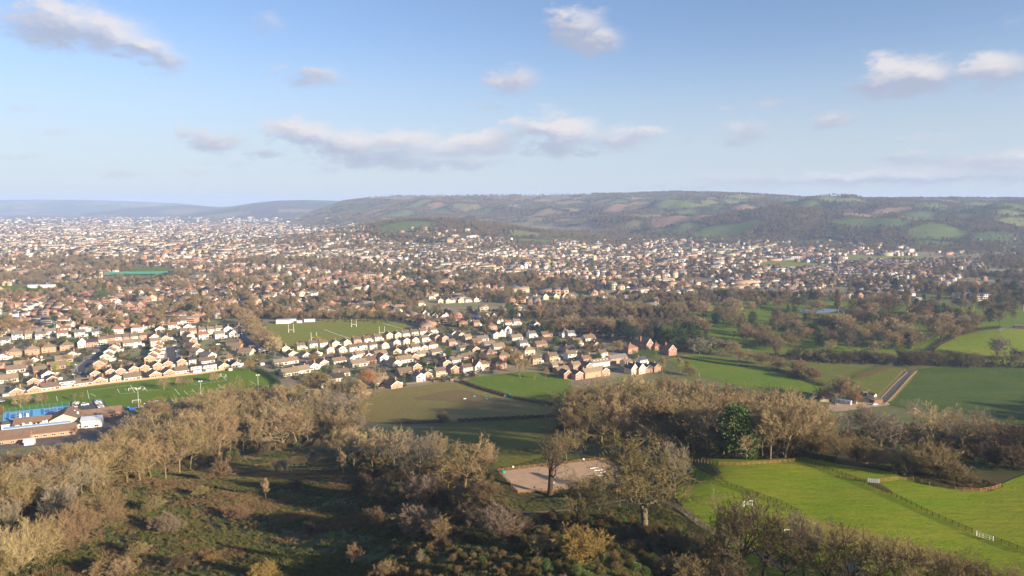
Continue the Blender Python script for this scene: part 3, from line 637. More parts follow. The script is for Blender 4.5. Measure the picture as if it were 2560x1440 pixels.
# the belt in front of the lower meadow
for i, (px, b, t, tn, pr, ws) in enumerate([(850,1150,1060,'tan','wood0',1.1),(885,1172,1062,'straw','wood2',1.1),(930,1175,1058,'straw','wood1',1.2),(985,1172,1058,'straw','oak1',1.0),(1048,1185,1062,'grey','oak0',1.1),(1095,1165,1075,'tan','wood3',1.1),(1160,1222,1085,'tan','oak2',1.05),(1205,1225,1105,'tan','wood2',1.2),(1120,1225,1130,'olive','oak1',1.1)]):
    plant('bare_tree', px, b, t, tn, f'{TN[tn]} bare tree, {ORD[i]} from left in the belt above the dark hollow', 'tree', 'trees of the belt above the dark hollow', pr, wscale=ws)
for i, (px, b, t, tn, pr, ws) in enumerate([(905,1240,1180,'dark','bush0',1.3),(955,1262,1182,'mauve','wood1',1.3),(1010,1262,1150,'dark','wood2',1.3),(1050,1275,1172,'mauve','wood0',1.4),(1085,1280,1200,'dark','bush1',1.3),(1150,1270,1195,'mauve','wood3',1.0),(1215,1250,1200,'red','bush2',1.4),(1040,1335,1258,'mauve','bush0',1.3),(1100,1355,1290,'red','bush1',1.3),(1240,1345,1256,'mauve','bush2',1.1),(1290,1330,1270,'dark','bush0',1.4),(1180,1300,1245,'dark','bush1',1.5),(930,1310,1268,'dark','bush2',1.6)]):  # darker twig tones here put part of the hollow's shade into the colour
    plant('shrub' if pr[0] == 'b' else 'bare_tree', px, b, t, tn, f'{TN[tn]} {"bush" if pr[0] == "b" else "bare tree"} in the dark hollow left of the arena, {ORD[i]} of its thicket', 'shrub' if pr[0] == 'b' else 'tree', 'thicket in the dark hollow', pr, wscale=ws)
# round the riding arena
plant('bare_tree', 1375, 1240, 1082, 'dark', 'gnarled old tree with thick dark trunk in front of the riding arena', 'tree', None, 'dead0', wscale=1.05, bark='dark')
plant('bare_tree', 1415, 1150, 1066, 'olive', 'olive rounded tree behind the far rail of the riding arena', 'tree', None, 'oak1', wscale=1.1)
plant('bare_tree', 1608, 1328, 1080, 'moss', 'great spreading oak with stout trunk right of the arena', 'tree', None, 'oakbig0', wscale=1.02, bark='grey')
plant('bare_tree', 1445, 1325, 1168, 'moss', 'olive bare tree between arena and footpath', 'tree', None, 'oakbig0', wscale=.9)
plant('shrub', 1450, 1400, 1305, 'gold', 'golden-olive broad bush below the footpath', 'shrub', None, 'bush0', wscale=1.25)
plant('shrub', 1350, 1390, 1330, 'olive', 'olive bush left of the golden-olive broad bush', 'shrub', None, 'bush1', wscale=1.2)
plant('bare_tree', 1688, 1245, 1095, 'grey', 'pale grey open tree between arena and hill pasture', 'tree', None, 'wood2', wscale=1.0)
plant('bare_tree', 1490, 1262, 1175, 'olive', 'airy olive tree hiding the middle of the near arena rail', 'tree', None, 'oak2', wscale=.9)
plant('bare_tree', 1560, 1246, 1160, 'grey', 'airy grey tree hiding the right end of the arena', 'tree', None, 'wood3', wscale=1.1)
plant('bare_tree', 1520, 1235, 1165, 'straw', 'small pale tree on the near side of the arena', 'tree', None, 'birch1', wscale=1.1)
plant('shrub', 1700, 1380, 1325, 'olive', 'mossy bush under the great oak beside the path', 'shrub', None, 'bush2', wscale=1.3)
plant('shrub', 1560, 1345, 1310, 'olive', 'undergrowth bush left of the great oak trunk', 'shrub', None, 'bush0', wscale=1.5)
plant('shrub', 1660, 1440, 1385, 'olive', 'olive bush at the bottom edge below the great oak', 'shrub', None, 'bush1', wscale=1.4)
# the wood on the knoll
kb = [(1390,1075),(1450,1060),(1520,1055),(1600,1050),(1700,1045),(1800,1060),(1900,1075),(2000,1090),(2060,1100)]
kf = [(1390,1100),(1450,1105),(1520,1115),(1600,1130),(1700,1138),(1760,1135),(1900,1142),(2000,1130),(2060,1135)]
wood('wood on the knoll', 'trees of the wood on the knoll', 1400, 2050, kb, kf, [(1400,88),(1450,108),(1520,118),(1600,122),(1700,122),(1850,118),(1960,130),(2050,100)], 4, 34, ['tan','olive','tan','straw','olive','tan'], WD+['oak1','oak2'], ['far', 'second', 'third', 'near'], jit=6)
wood('brow of the knoll wood', 'trees on the brow of the knoll wood', 1500, 1800, [(1500,1020),(1650,1008),(1800,1020)], [(1500,1020),(1800,1020)], [(1500,75),(1650,80),(1800,70)], 1, 36, ['mauve','red','tan','mauve'], WD, jit=5)
plant('pine_tree', 1838, 1145, 1002, 'pine', 'large dark green pine at the front of the knoll wood', 'tree', None, 'pine1', leaf=True, wscale=1.0)
plant('pine_tree', 1802, 1135, 1050, 'pine', 'lower dark green pine against the left side of the large pine', 'tree', None, 'pine1', leaf=True)
plant('pine_tree', 1872, 1148, 1062, 'pine', 'lower dark green pine against the right side of the large pine', 'tree', None, 'pine1', leaf=True)
plant('bare_tree', 1926, 1148, 1010, 'straw', 'pale barked tree with bare trunk at the pasture corner', 'tree', None, 'wood2', wscale=1.05)
plant('bare_tree', 1962, 1146, 972, 'straw', 'tall leaning pale tree above the corner of the post and rail fence', 'tree', None, 'wood0', wscale=1.1)
plant('bare_tree', 2090, 1158, 1058, 'olive', 'olive oak standing alone right of the knoll wood', 'tree', None, 'oak1', wscale=1.0)
# below the caravan site, right
for i, (px, b, t, tn, pr, ws) in enumerate([(2115,1085,1022,'grey','oak0',1.2),(2165,1110,1012,'mauve','wood2',1.2),(2200,1128,1015,'grey','oak2',1.1),(2155,1150,1085,'olive','bush1',1.3),(2190,1165,1110,'tan','bush2',1.3),(2235,1170,1105,'grey','wood3',1.1),(2270,1185,1120,'olive','bush0',1.3),(2285,1065,992,'grey','oak1',1.1),(2335,1105,1010,'straw','oak2',1.2),(2375,1095,1018,'straw','wood1',1.2),(2405,1120,1015,'straw','oak0',1.2),(2450,1105,1012,'grey','oak1',1.1),(2345,1198,1085,'tan','oak0',1.0),(2395,1205,1150,'olive','bush1',1.5),(2310,1190,1135,'olive','bush2',1.3),(2430,1165,1100,'dark','wood0',1.1),(2490,1125,1035,'tan','oak2',1.3),(2535,1140,1050,'dark','oak0',1.2),(2560,1150,1065,'dark','wood1',1.4),(2250,1120,1070,'dark','bush0',1.6),(2490,1165,1110,'dark','bush1',1.6),(2540,1172,1112,'dark','bush2',1.7),(2130,1140,1090,'olive','wood3',1.1),(2215,1095,1050,'dark','bush2',1.4)]):
    plant('shrub' if pr[0] == 'b' else 'bare_tree', px, b, t, tn, f'{TN[tn]} {"bush" if pr[0] == "b" else "bare tree"} on the slope below the pasture drive, {ORD[i]} of that thicket', 'shrub' if pr[0] == 'b' else 'tree', 'trees on the slope below the pasture drive', pr, wscale=ws)
plant('shrub', 2110, 1000, 935, 'tan', 'dense broad tan bush tree behind the caravans', 'shrub', None, 'bush0', wscale=1.15)
plant('shrub', 2140, 1010, 975, 'orange', 'bright orange bare willow bush right of the caravans', 'shrub', None, 'bush1', wscale=1.1)
plant('shrub', 2065, 1002, 965, 'dark', 'dark bush left of the caravans', 'shrub', None, 'bush2', wscale=1.3)
# the near grove, bottom right
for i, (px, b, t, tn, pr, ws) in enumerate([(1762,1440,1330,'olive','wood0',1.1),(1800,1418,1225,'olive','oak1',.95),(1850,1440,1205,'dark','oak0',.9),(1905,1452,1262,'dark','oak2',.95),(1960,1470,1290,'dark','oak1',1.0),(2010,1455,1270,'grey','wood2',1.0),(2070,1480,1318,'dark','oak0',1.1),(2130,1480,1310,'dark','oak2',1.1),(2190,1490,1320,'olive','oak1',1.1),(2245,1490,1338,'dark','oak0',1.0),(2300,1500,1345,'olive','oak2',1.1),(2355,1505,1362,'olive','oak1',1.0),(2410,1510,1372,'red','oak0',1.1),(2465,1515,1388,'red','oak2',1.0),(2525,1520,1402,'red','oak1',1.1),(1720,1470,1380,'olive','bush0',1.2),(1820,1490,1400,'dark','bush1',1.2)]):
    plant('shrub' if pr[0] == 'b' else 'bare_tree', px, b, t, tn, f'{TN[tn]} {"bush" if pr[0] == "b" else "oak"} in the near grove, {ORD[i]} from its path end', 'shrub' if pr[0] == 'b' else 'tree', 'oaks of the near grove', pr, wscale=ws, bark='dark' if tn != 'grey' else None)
# parkland of the golf course
for px, b, t, pr, tn, nm in [(2012,812,782,'cedar0','fir','fir_tree'),(2083,832,799,'pine1','pine','pine_tree'),(2088,858,830,'fir0','cypress','fir_tree'),(2049,857,816,'fir0','cypress','fir_tree'),(1881,814,776,'pine1','pine','pine_tree'),(1856,814,782,'fir0','cypress','fir_tree'),(1956,825,797,'cypress0','cypress','cypress_tree'),(1886,824,800,'pine0','cypress','pine_tree'),(1986,788,766,'pine1','pine','pine_tree'),(1817,790,770,'pine1','fir','pine_tree'),(1972,840,822,'round0','fir','evergreen_bush'),(1997,847,822,'round0','cypress','evergreen_bush'),(2181,800,778,'fir0','fir','fir_tree'),(2165,798,776,'fir0','fir','fir_tree'),(2208,807,784,'pine1','pine','pine_tree'),(2226,809,782,'pine0','cypress','pine_tree'),(2236,742,692,'cedar0','fir','fir_tree'),(2309,790,748,'pine1','fir','pine_tree'),(2327,790,746,'pine1','pine','pine_tree'),(2345,799,760,'pine1','pine','pine_tree'),(2285,775,755,'pine0','cypress','pine_tree'),(2473,806,768,'pine1','fir','pine_tree'),(2497,768,735,'pine1','fir','pine_tree'),(2533,742,700,'pine1','fir','pine_tree'),(2515,735,708,'pine0','fir','pine_tree'),(2150,745,724,'pine0','pine','pine_tree'),(2010,760,735,'pine1','pine','pine_tree'),(2130,750,735,'pine1','pine','pine_tree'),(1800,795,772,'pine1','pine','pine_tree'),(1760,790,768,'pine1','fir','pine_tree')]:
    plant(nm, px, b, t, tn, None, 'tree' if 'tree' in nm else 'shrub', 'evergreens on the golf course', pr, leaf=True)
for px, b, t, pr, tn in [(2141,857,809,'oak1','tan'),(2180,851,798,'oak0','tan'),(2064,823,780,'oak1','olive'),(2102,830,780,'oak2','tan'),(1941,842,770,'birch0','mauve'),(1909,846,804,'wood0','tan'),(1865,839,808,'oak2','tan'),(1983,816,778,'oak1','tan'),(2074,878,845,'oak0','straw'),(1942,878,838,'wood1','tan'),(1983,871,836,'oak1','olive'),(2220,786,726,'oak0','red'),(2275,818,773,'oak1','tan'),(2370,792,759,'oak2','red'),(2279,871,818,'oak1','tan'),(2354,853,796,'oak0','tan'),(2386,850,804,'oak2','tan'),(2229,874,828,'wood0','tan'),(2250,872,840,'wood2','tan'),(2430,825,794,'oak1','tan'),(2498,816,778,'birch1','mauve'),(2533,808,775,'birch0','grey'),(2415,835,805,'wood3','tan'),(2150,783,742,'oak1','tan'),(2040,785,745,'oak2','tan'),(1995,775,738,'wood1','mauve'),(1945,775,738,'wood0','tan'),(1900,772,735,'oak1','tan'),(1842,772,742,'birch1','mauve'),(1880,780,752,'oak0','tan'),(1830,795,762,'wood1','straw'),(2460,780,742,'oak0','red'),(2490,790,755,'oak2','tan'),(2395,770,735,'wood2','tan'),(2190,775,735,'oak2','tan'),(2030,800,772,'wood3','tan'),(2140,812,785,'wood1','red'),(2310,815,785,'oak0','olive')]:
    plant('birch_tree' if pr[:2] == 'bi' else 'bare_tree', px, b, t, tn, None, 'tree', 'bare trees on the golf course', pr, wscale=random.uniform(1, 1.2))
pk = random.Random(5); n_pk = 0
PKP = [(1700,858),(1712,795),(1800,765),(2000,756),(2300,765),(2560,775),(2560,815),(2440,818),(2330,850),(2280,876),(2100,878),(1900,874)]
while n_pk < 104:
    px, b = pk.uniform(1690, 2570), pk.uniform(756, 880)
    if not inpoly([px], [b], PKP)[0] or (1985 < px < 2110 and b < 800): continue
    ev = pk.random() < .30; h = pk.uniform(26, 50)*(.75+.5*(b-756)/120)
    if ev: plant('pine_tree', px, b, b-h*.9, pk.choice(['pine','cypress','fir']), None, 'tree', 'evergreens on the golf course', pk.choice(['pine1','fir0','pine0']), leaf=True)
    else: plant('bare_tree', px, b, b-h, pk.choice(['tan','tan','olive','mauve','red','straw']), None, 'tree', 'bare trees on the golf course', 'oak0', wscale=pk.uniform(1, 1.25))
    n_pk += 1
for i, (px, b, t, lab) in enumerate([(2095,785,721,'tall tan poplar column beside the golf pond'),(2258,765,715,'slender poplar, left one of a close pair above the fairway'),(2267,779,724,'poplar in front of its slender twin above the fairway'),(2347,762,715,'broad poplar column between the pair and the white mansion'),(2403,772,717,'poplar before the left wing of the white mansion'),(2433,772,717,'poplar before the middle of the white mansion'),(2556,776,718,'poplar column at the right edge beyond the fairways')]):
    plant('poplar_tree', px, b, t, 'straw', lab, 'tree', 'poplars on the golf course', 'poplar0', wscale=1.55)
plant('shrub', 2018, 842, 816, 'orange', 'golden weeping willow bush in the golf parkland', 'shrub', None, 'bush0', wscale=1.15)
# boundary of the golf course and its hedges
wood('dark tree line below the golf course', 'tree line below the golf course', 1980, 2560, [(1980,893),(2100,905),(2300,915),(2560,920)], [(1980,893),(2560,920)], [(1980,28),(2200,38),(2300,45),(2560,40)], 1, 25, ['dark','dark','olive','mauve','dark'], ['oak0','bush0','bush1','wood0'], jit=5, wsc=(1.2, 1.6))
for i, (px, b, t, tn, pr, ws) in enumerate([(1720,880,842,'straw','wood2',1.1),(1748,886,842,'grey','wood0',1.1),(1775,885,838,'grey','oak1',1.1),(1800,886,845,'straw','wood1',1.2),(1830,892,850,'tan','oak2',1.1),(1865,908,868,'tan','oak1',1.2),(1846,906,868,'tan','wood3',1.2),(1905,912,880,'olive','bush0',1.3),(1946,925,888,'olive','bush1',1.3),(2000,935,898,'tan','bush2',1.4),(2030,950,915,'tan','bush0',1.4),(1990,945,920,'dark','bush1',1.5),(2493,895,840,'grey','oak0',1.1),(2060,905,880,'tan','bush1',1.4),(2330,905,878,'dark','bush0',1.5),(2430,905,875,'olive','oak2',1.2),(2545,900,868,'dark','oak1',1.2)]):
    plant('shrub' if pr[0] == 'b' else 'bare_tree', px, b, t, tn, f'{TN[tn]} {"bush" if pr[0] == "b" else "tree"} in the meadow hedgerows, {ORD[i]} of these', 'shrub' if pr[0] == 'b' else 'tree', 'hedgerow trees beside the meadows', pr, wscale=ws)
# wood behind the brick houses
wood('tan wood behind the estate', 'trees of the wood behind the estate', 1350, 1760, [(1350,800),(1500,792),(1760,790)], [(1350,830),(1500,838),(1760,830)], [(1350,38),(1500,42),(1760,40)], 2, 26, ['tan','straw','mauve','tan','red'], WD, ['far', 'near'], jit=4)
for i, (px, b, t, pr, tn) in enumerate([(1500,840,812,'fir0','fir'),(1520,848,815,'pine1','fir'),(1545,850,798,'fir0','pine'),(1560,852,800,'pine1','fir'),(1580,850,812,'pine1','fir'),(1475,832,800,'pine1','pine'),(1410,790,765,'pine1','fir'),(1640,868,815,'fir0','fir'),(1655,872,810,'fir0','pine'),(1672,870,815,'fir0','cypress'),(1700,878,818,'pine1','fir'),(1718,872,800,'pine1','fir'),(1735,868,805,'pine0','pine'),(1690,850,795,'fir0','pine'),(1385,782,755,'pine1','fir'),(1360,772,752,'fir0','fir'),(1620,845,818,'pine1','fir'),(1440,815,790,'pine1','cypress')]):
    plant('fir_tree' if pr[0] == 'f' else 'pine_tree', px, b, t, tn, f'dark evergreen among the wood behind the estate, {ORD[i]} of that stand', 'tree', 'evergreens behind the estate', pr, leaf=True, wscale=1.1)
# round the rugby field
wood('tree belt left of the rugby field', 'tree belt left of the rugby field', 0, 11, [(0,0)], [(0,0)], [(0,0)], 0, 5, ['tan'], WD)
for i, (px, b, t, tn, pr) in enumerate([(612,812,778,'tan','wood0'),(624,822,785,'straw','oak1'),(634,834,795,'tan','oak0'),(645,846,806,'straw','oak1'),(655,858,815,'straw','oak2'),(665,868,826,'tan','oak0'),(676,880,832,'straw','oak1'),(688,888,840,'straw','oak2'),(640,800,770,'tan','oak0'),(605,798,768,'tan','wood1')]):
    plant('bare_tree', px, b, t, tn, f'{TN[tn]} bare tree, {ORD[i]} down the belt left of the rugby field', 'tree', 'tree belt left of the rugby field', pr, wscale=1.25)
wood('tree belt behind the rugby field', 'tree belt behind the rugby field', 660, 1080, [(660,800),(800,796),(1000,800),(1080,815)], [(660,800),(1080,815)], [(660,26),(900,30),(1080,30)], 1, 22, ['tan','red','straw','tan','olive'], WD+['oak0'], jit=4, wsc=(1.2, 1.5))
# trees on the playing field
for px, b, t, tn, pr, lab in [(410,975,938,'straw','oak1','pale bare tree standing alone on the playing field'),(53,1020,975,'straw','oak2','pale wide bare tree at the left end of the playing field'),(445,969,943,'straw','birch0','thin pale tree, left one of the cluster on the playing field'),(453,968,942,'straw','birch1','thin pale tree, second of the cluster on the playing field'),(462,967,944,'tan','birch0','thin pale tree, third of the cluster on the playing field'),(469,966,943,'tan','birch1','thin pale tree, fourth of the cluster on the playing field'),(479,965,946,'tan','birch0','small thin tree, right end of the cluster on the playing field'),(528,959,932,'straw','birch1','first of three thin trees before the far goal'),(535,957,931,'straw','birch0','middle of three thin trees before the far goal'),(544,956,933,'straw','birch1','last of three thin trees before the far goal'),(95,1015,985,'straw','birch0','thin pale tree, first of three behind the tennis courts'),(105,1013,983,'straw','birch1','thin pale tree, middle of three behind the tennis courts'),(115,1012,984,'tan','birch0','thin pale tree, last of three behind the tennis courts'),(186,1003,982,'tan','birch1','small bare tree behind the car park, left of a pair'),(206,1000,980,'tan','birch0','small bare tree behind the car park, right of a pair'),(289,996,981,'red','sapling0','little reddish tree on the playing field beside the car park'),(624,929,890,'gold','oak1','golden bare tree at the right end of the bungalow row'),(3,1035,1012,'orange','bush0','orange leaved bush at the left edge by the tennis court')]:
    plant('shrub' if pr[0:2] == 'bu' else 'bare_tree', px, b, t, tn, lab, 'shrub' if pr[0:2] == 'bu' else 'tree', None, pr)
# garden evergreens and bushes in the estates
for i, (px, b, t, pr, tn) in enumerate([(254,755,722,'round0','laurel'),(165,915,898,'round0','lime'),(140,935,905,'cypress0','lime'),(1122,898,868,'pine1','ivy'),(1140,905,888,'cypress0','cypress'),(1170,888,878,'round0','laurel'),(1013,925,908,'round0','laurel'),(1025,955,938,'round0','fir'),(1010,955,930,'cypress0','cypress'),(1285,865,852,'round0','lime'),(1440,870,848,'round0','cypress'),(1390,860,840,'round0','laurel'),(1270,782,755,'pine1','pine'),(1320,800,782,'cypress0','cypress'),(1360,835,808,'pine1','ivy'),(1380,840,808,'cypress0','cypress'),(157,862,838,'round0','cypress'),(180,868,845,'round0','laurel'),(190,785,762,'cypress0','laurel'),(700,880,868,'round0','lime'),(1495,905,880,'round0','laurel'),(925,745,715,'fir0','fir'),(1058,750,720,'pine1','fir'),(270,840,815,'round0','cypress'),(1035,740,712,'pine1','fir'),(1220,755,738,'pine1','pine'),(560,905,890,'round0','laurel'),(1335,905,890,'round0','cypress'),(1290,910,885,'round0','cypress'),(90,868,850,'cypress0','lime')]):
    plant('evergreen_tree', px, b, t, tn, None, 'tree', 'garden evergreens', pr, leaf=True)
for i, (px, b, t, tn, pr) in enumerate([(1290,925,870,'tan','wood0'),(1300,945,895,'straw','wood2'),(1265,885,862,'gold','oak1'),(1315,935,890,'tan','wood1'),(1365,950,915,'straw','birch0'),(1337,954,938,'straw','sapling0'),(1225,905,880,'tan','oak0'),(1205,910,880,'mauve','bush0'),(1470,890,855,'olive','oak1'),(1500,880,850,'mauve','birch1'),(1545,882,848,'tan','wood3'),(1655,935,890,'straw','birch0'),(1700,930,895,'straw','birch1'),(1715,935,900,'orange','sapling0'),(1725,940,912,'olive','bush1'),(1425,858,838,'mauve','oak2'),(1350,862,840,'mauve','oak0'),(650,905,880,'olive','oak0'),(780,900,885,'red','bush2'),(920,850,832,'gold','bush0'),(790,862,838,'gold','bush1'),(1190,870,850,'tan','oak1'),(1220,830,812,'tan','oak2'),(1310,840,812,'tan','birch0'),(75,920,895,'tan','oak1'),(100,925,905,'tan','bush0'),(165,905,885,'tan','oak0'),(310,898,882,'tan','bush1'),(235,930,912,'gold','oak2'),(500,875,858,'olive','bush0'),(520,890,870,'olive','bush1'),(540,880,862,'red','bush2'),(430,842,822,'olive','oak0'),(110,870,850,'gold','bush0'),(255,848,830,'olive','oak2'),(20,880,858,'mauve','oak1'),(320,925,905,'red','bush1'),(355,905,890,'olive','bush2'),(880,900,885,'olive','bush0'),(940,885,868,'olive','bush1'),(790,895,878,'gold','bush2'),(1000,900,880,'red','oak0'),(1090,920,895,'mauve','wood1'),(1180,945,925,'dark','bush0'),(1405,945,925,'dark','bush1'),(1250,845,828,'straw','birch1')]):
    plant('shrub' if pr[0:2] == 'bu' else 'bare_tree', px, b, t, tn, None, 'shrub' if pr[0:2] == 'bu' else 'tree', 'bare garden trees and bushes of the estates', pr, wscale=1.15)
# labels for those set out without one: by the nearest trees around them and their own look
LAND = [(1740,830,'golf course left edge'),(1960,790,'pond fairway'),(1960,850,'lower left fairway'),(2090,845,'lower middle fairway'),(2240,820,'fairway below the poplars'),(2440,790,'mansion fairway'),(2400,815,'top of the mound hedge'),(2180,870,'lower golf tree line'),(2010,778,'golf pond'),(2430,745,'white mansion'),(1560,908,'long white house'),(1630,875,'red brick houses'),(1845,775,'left golf fairway'),(2150,790,'middle fairway'),(2330,790,'right fairway'),(1850,895,'meadow hedge'),(2300,880,'grassy mound'),(215,900,'diagonal street'),(431,890,'straight street'),(900,830,'rugby field'),(300,975,'playing field'),(1300,960,'green meadow'),(1000,970,'paddock fence'),(700,730,'town trees'),(110,890,'hipped brick houses'),(250,775,'red gabled houses'),(1130,845,'flat fronted row'),(1240,805,'shaded slate houses'),(1420,855,'cul-de-sac'),(1120,755,'cream house row'),(2280,745,'poplar pair'),(2500,800,'right edge fairway')]
def autolabel():
    from collections import defaultdict
    groups = defaultdict(list)
    for o in COL.objects:
        if o.parent is None and o.get('category') and not o.get('label'):
            px, py = proj(o.location.x, o.location.y, o.location.z); l = min(LAND, key=lambda L: math.hypot(L[0]-px, (L[1]-py)*2.2))
            cr = [c for c in o.children if c.name.startswith('crown')]; tn = cr[0].material_slots[0].material.name.split('_')[-1] if cr else ''
            ever = bool(cr) and cr[0].material_slots[0].material.name.startswith('foliage')
            word = o.name.split('.')[0].replace('_', ' ')
            if ever: tn = {'pine':'dark green','fir':'blackish green','cypress':'olive green','laurel':'mid green','ivy':'mid green','lime':'yellow-green'}[tn]
            else: tn = TN.get(tn, tn)
            groups[(tn, word, l[2])].append((px, o))
    for (tn, word, lm), L in groups.items():
        L.sort(key=lambda q: q[0])
        for i, (px, o) in enumerate(L):
            side = ''
            o['label'] = f'{tn} {word} nearest the {lm}' if len(L) == 1 else f'{tn} {word} by the {lm}, {ORD[i]} of {len(L)} from left'
# ------------------------------------------------------------------ houses: prototypes (front faces -y)
WALLS = dict(brick=(.42,.235,.16), redbrick=(.33,.18,.13), white=(.68,.655,.60), cream=(.62,.52,.38), buff=(.52,.36,.23), stone=(.50,.43,.31), grey=(.38,.38,.38), orange=(.45,.28,.18))
ROOFS = dict(brown=(.155,.115,.085), grey=(.15,.145,.145), slate=(.075,.078,.09), red=(.245,.13,.092), tan=(.215,.165,.12), dark=(.05,.045,.042))
for k, c in WALLS.items(): M['wall_'+k] = mat('wall_'+k, c, .9, .15, tuple(x*.85 for x in c), .8, obj_var=.1)
for k, c in ROOFS.items(): M['roof_'+k] = mat('roof_'+k, c, .85, .2, tuple(x*.72 for x in c), 1.2, obj_var=.16)
M['glass'] = mat('window_glass', (.03,.04,.055), .12, .6); M['frame'] = mat('window_frame', (.82,.82,.8), .5, .4)
M['door'] = mat('door_paint', (.16,.07,.05), .5, .4, obj_var=.5); M['solar'] = mat('solar_panel', (.012,.018,.045), .15, .6); M['chim'] = mat('chimney_brick', (.36,.18,.11), .9, .1)
M['grey_m'] = mat('grey_metal', (.35,.37,.40), .5, .4); M['felt'] = mat('flat_roof_felt', (.16,.16,.165), .9, .1, (.12,.12,.12), .5)
def win_mesh(w, h):
    m = MB(); t = .09
    m.box(-w/2, w/2, -.02, .1, -h/2, h/2, 1)
    for a in ((-w/2, -w/2+t), (w/2-t, w/2), (-t/2, t/2)): m.box(a[0], a[1], -.07, -.021, -h/2, h/2, 0)
    for a in ((-h/2, -h/2+t), (h/2-t, h/2)): m.box(-w/2+t+.001, -t/2-.001, -.068, -.022, a[0], a[1], 0); m.box(t/2+.001, w/2-t-.001, -.068, -.022, a[0], a[1], 0)
    return m.mesh('window', [M['frame'], M['glass']])
WIN = {(w, h): win_mesh(w, h) for w, h in ((2.4,1.25),(1.7,1.15),(1.1,1.1),(2.8,2.1),(1.2,1.7))}
DOOR = MB(); DOOR.box(-.5, .5, -.05, .06, 0, 2.1); DOOR = DOOR.mesh('door', [M['door']])
def gable_roof(wx, wy, ze, zr, axis, ov=.35, th=.18):
    """two slabs; ridge runs along axis ('y': gable to the front, 'x': eaves to the front)"""
    m = MB(); hx, hy = wx/2, wy/2
    if axis == 'y':
        sl = (zr-ze)/hx
        for s in (-1, 1):
            a = [(0, -hy-ov, zr), (s*(hx+ov), -hy-ov, ze-sl*ov), (s*(hx+ov), hy+ov, ze-sl*ov), (0, hy+ov, zr)]
            b = [(x, y, z+th) for x, y, z in a]
            m.add(a+b, [(0,1,2,3),(7,6,5,4),(0,4,5,1),(1,5,6,2),(2,6,7,3)] if s < 0 else [(3,2,1,0),(4,5,6,7),(1,5,4,0),(2,6,5,1),(3,7,6,2)])
    else:
        sl = (zr-ze)/hy
        for s in (-1, 1):
            a = [(-hx-ov, 0, zr), (-hx-ov, s*(hy+ov), ze-sl*ov), (hx+ov, s*(hy+ov), ze-sl*ov), (hx+ov, 0, zr)]
            b = [(x, y, z+th) for x, y, z in a]
            m.add(a+b, [(3,2,1,0),(4,5,6,7),(1,5,4,0),(2,6,5,1),(3,7,6,2)] if s < 0 else [(0,1,2,3),(7,6,5,4),(0,4,5,1),(1,5,6,2),(2,6,7,3)])
    return m.mesh('roof', [M['roof_brown']])
def hip_roof(wx, wy, ze, zr, ov=.35):
    m = MB(); hx, hy = wx/2+ov, wy/2+ov; k = max(hx-hy, .4)
    m.add([(-hx,-hy,ze-.1),(hx,-hy,ze-.1),(hx,hy,ze-.1),(-hx,hy,ze-.1),(-k,0,zr),(k,0,zr),(-hx,-hy,ze+.1),(hx,-hy,ze+.1),(hx,hy,ze+.1),(-hx,hy,ze+.1)],
          [(0,3,2,1),(0,1,7,6),(1,2,8,7),(2,3,9,8),(3,0,6,9),(6,7,5,4),(8,9,4,5),(7,8,5),(9,6,4)])
    return m.mesh('roof', [M['roof_brown']])
def wall_mesh(wx, wy, ze, zr, axis):
    m = MB(); hx, hy = wx/2, wy/2; b = -.6
    if axis == 'y': m.add([(-hx,-hy,b),(hx,-hy,b),(hx,hy,b),(-hx,hy,b),(-hx,-hy,ze),(hx,-hy,ze),(hx,hy,ze),(-hx,hy,ze),(0,-hy,zr),(0,hy,zr)], [(0,1,5,8,4),(2,3,7,9,6),(1,2,6,5),(3,0,4,7)])
    elif axis == 'x': m.add([(-hx,-hy,b),(hx,-hy,b),(hx,hy,b),(-hx,hy,b),(-hx,-hy,ze),(hx,-hy,ze),(hx,hy,ze),(-hx,hy,ze),(-hx,0,zr),(hx,0,zr)], [(0,1,5,4),(2,3,7,6),(1,2,6,9,5),(3,0,4,8,7)])
    else: m.box(-hx, hx, -hy, hy, b, ze)
    return m.mesh('wall', [M['wall_brick']])
def barge_mesh(wx, wy, ze, zr, ov=.35, th=.3):
    m = MB(); y = -wy/2-ov-.04; hx = wx/2; sl = (zr-ze)/hx
    for s in (-1, 1):
        m.bar((0, y, zr+.02), (s*(hx+ov), y, ze-sl*ov+.02), .07, th)
    return m.mesh('bargeboard', [M['frame']])
HK = {}   # kind -> list of (part name, mesh, location, rotation, material slot key)
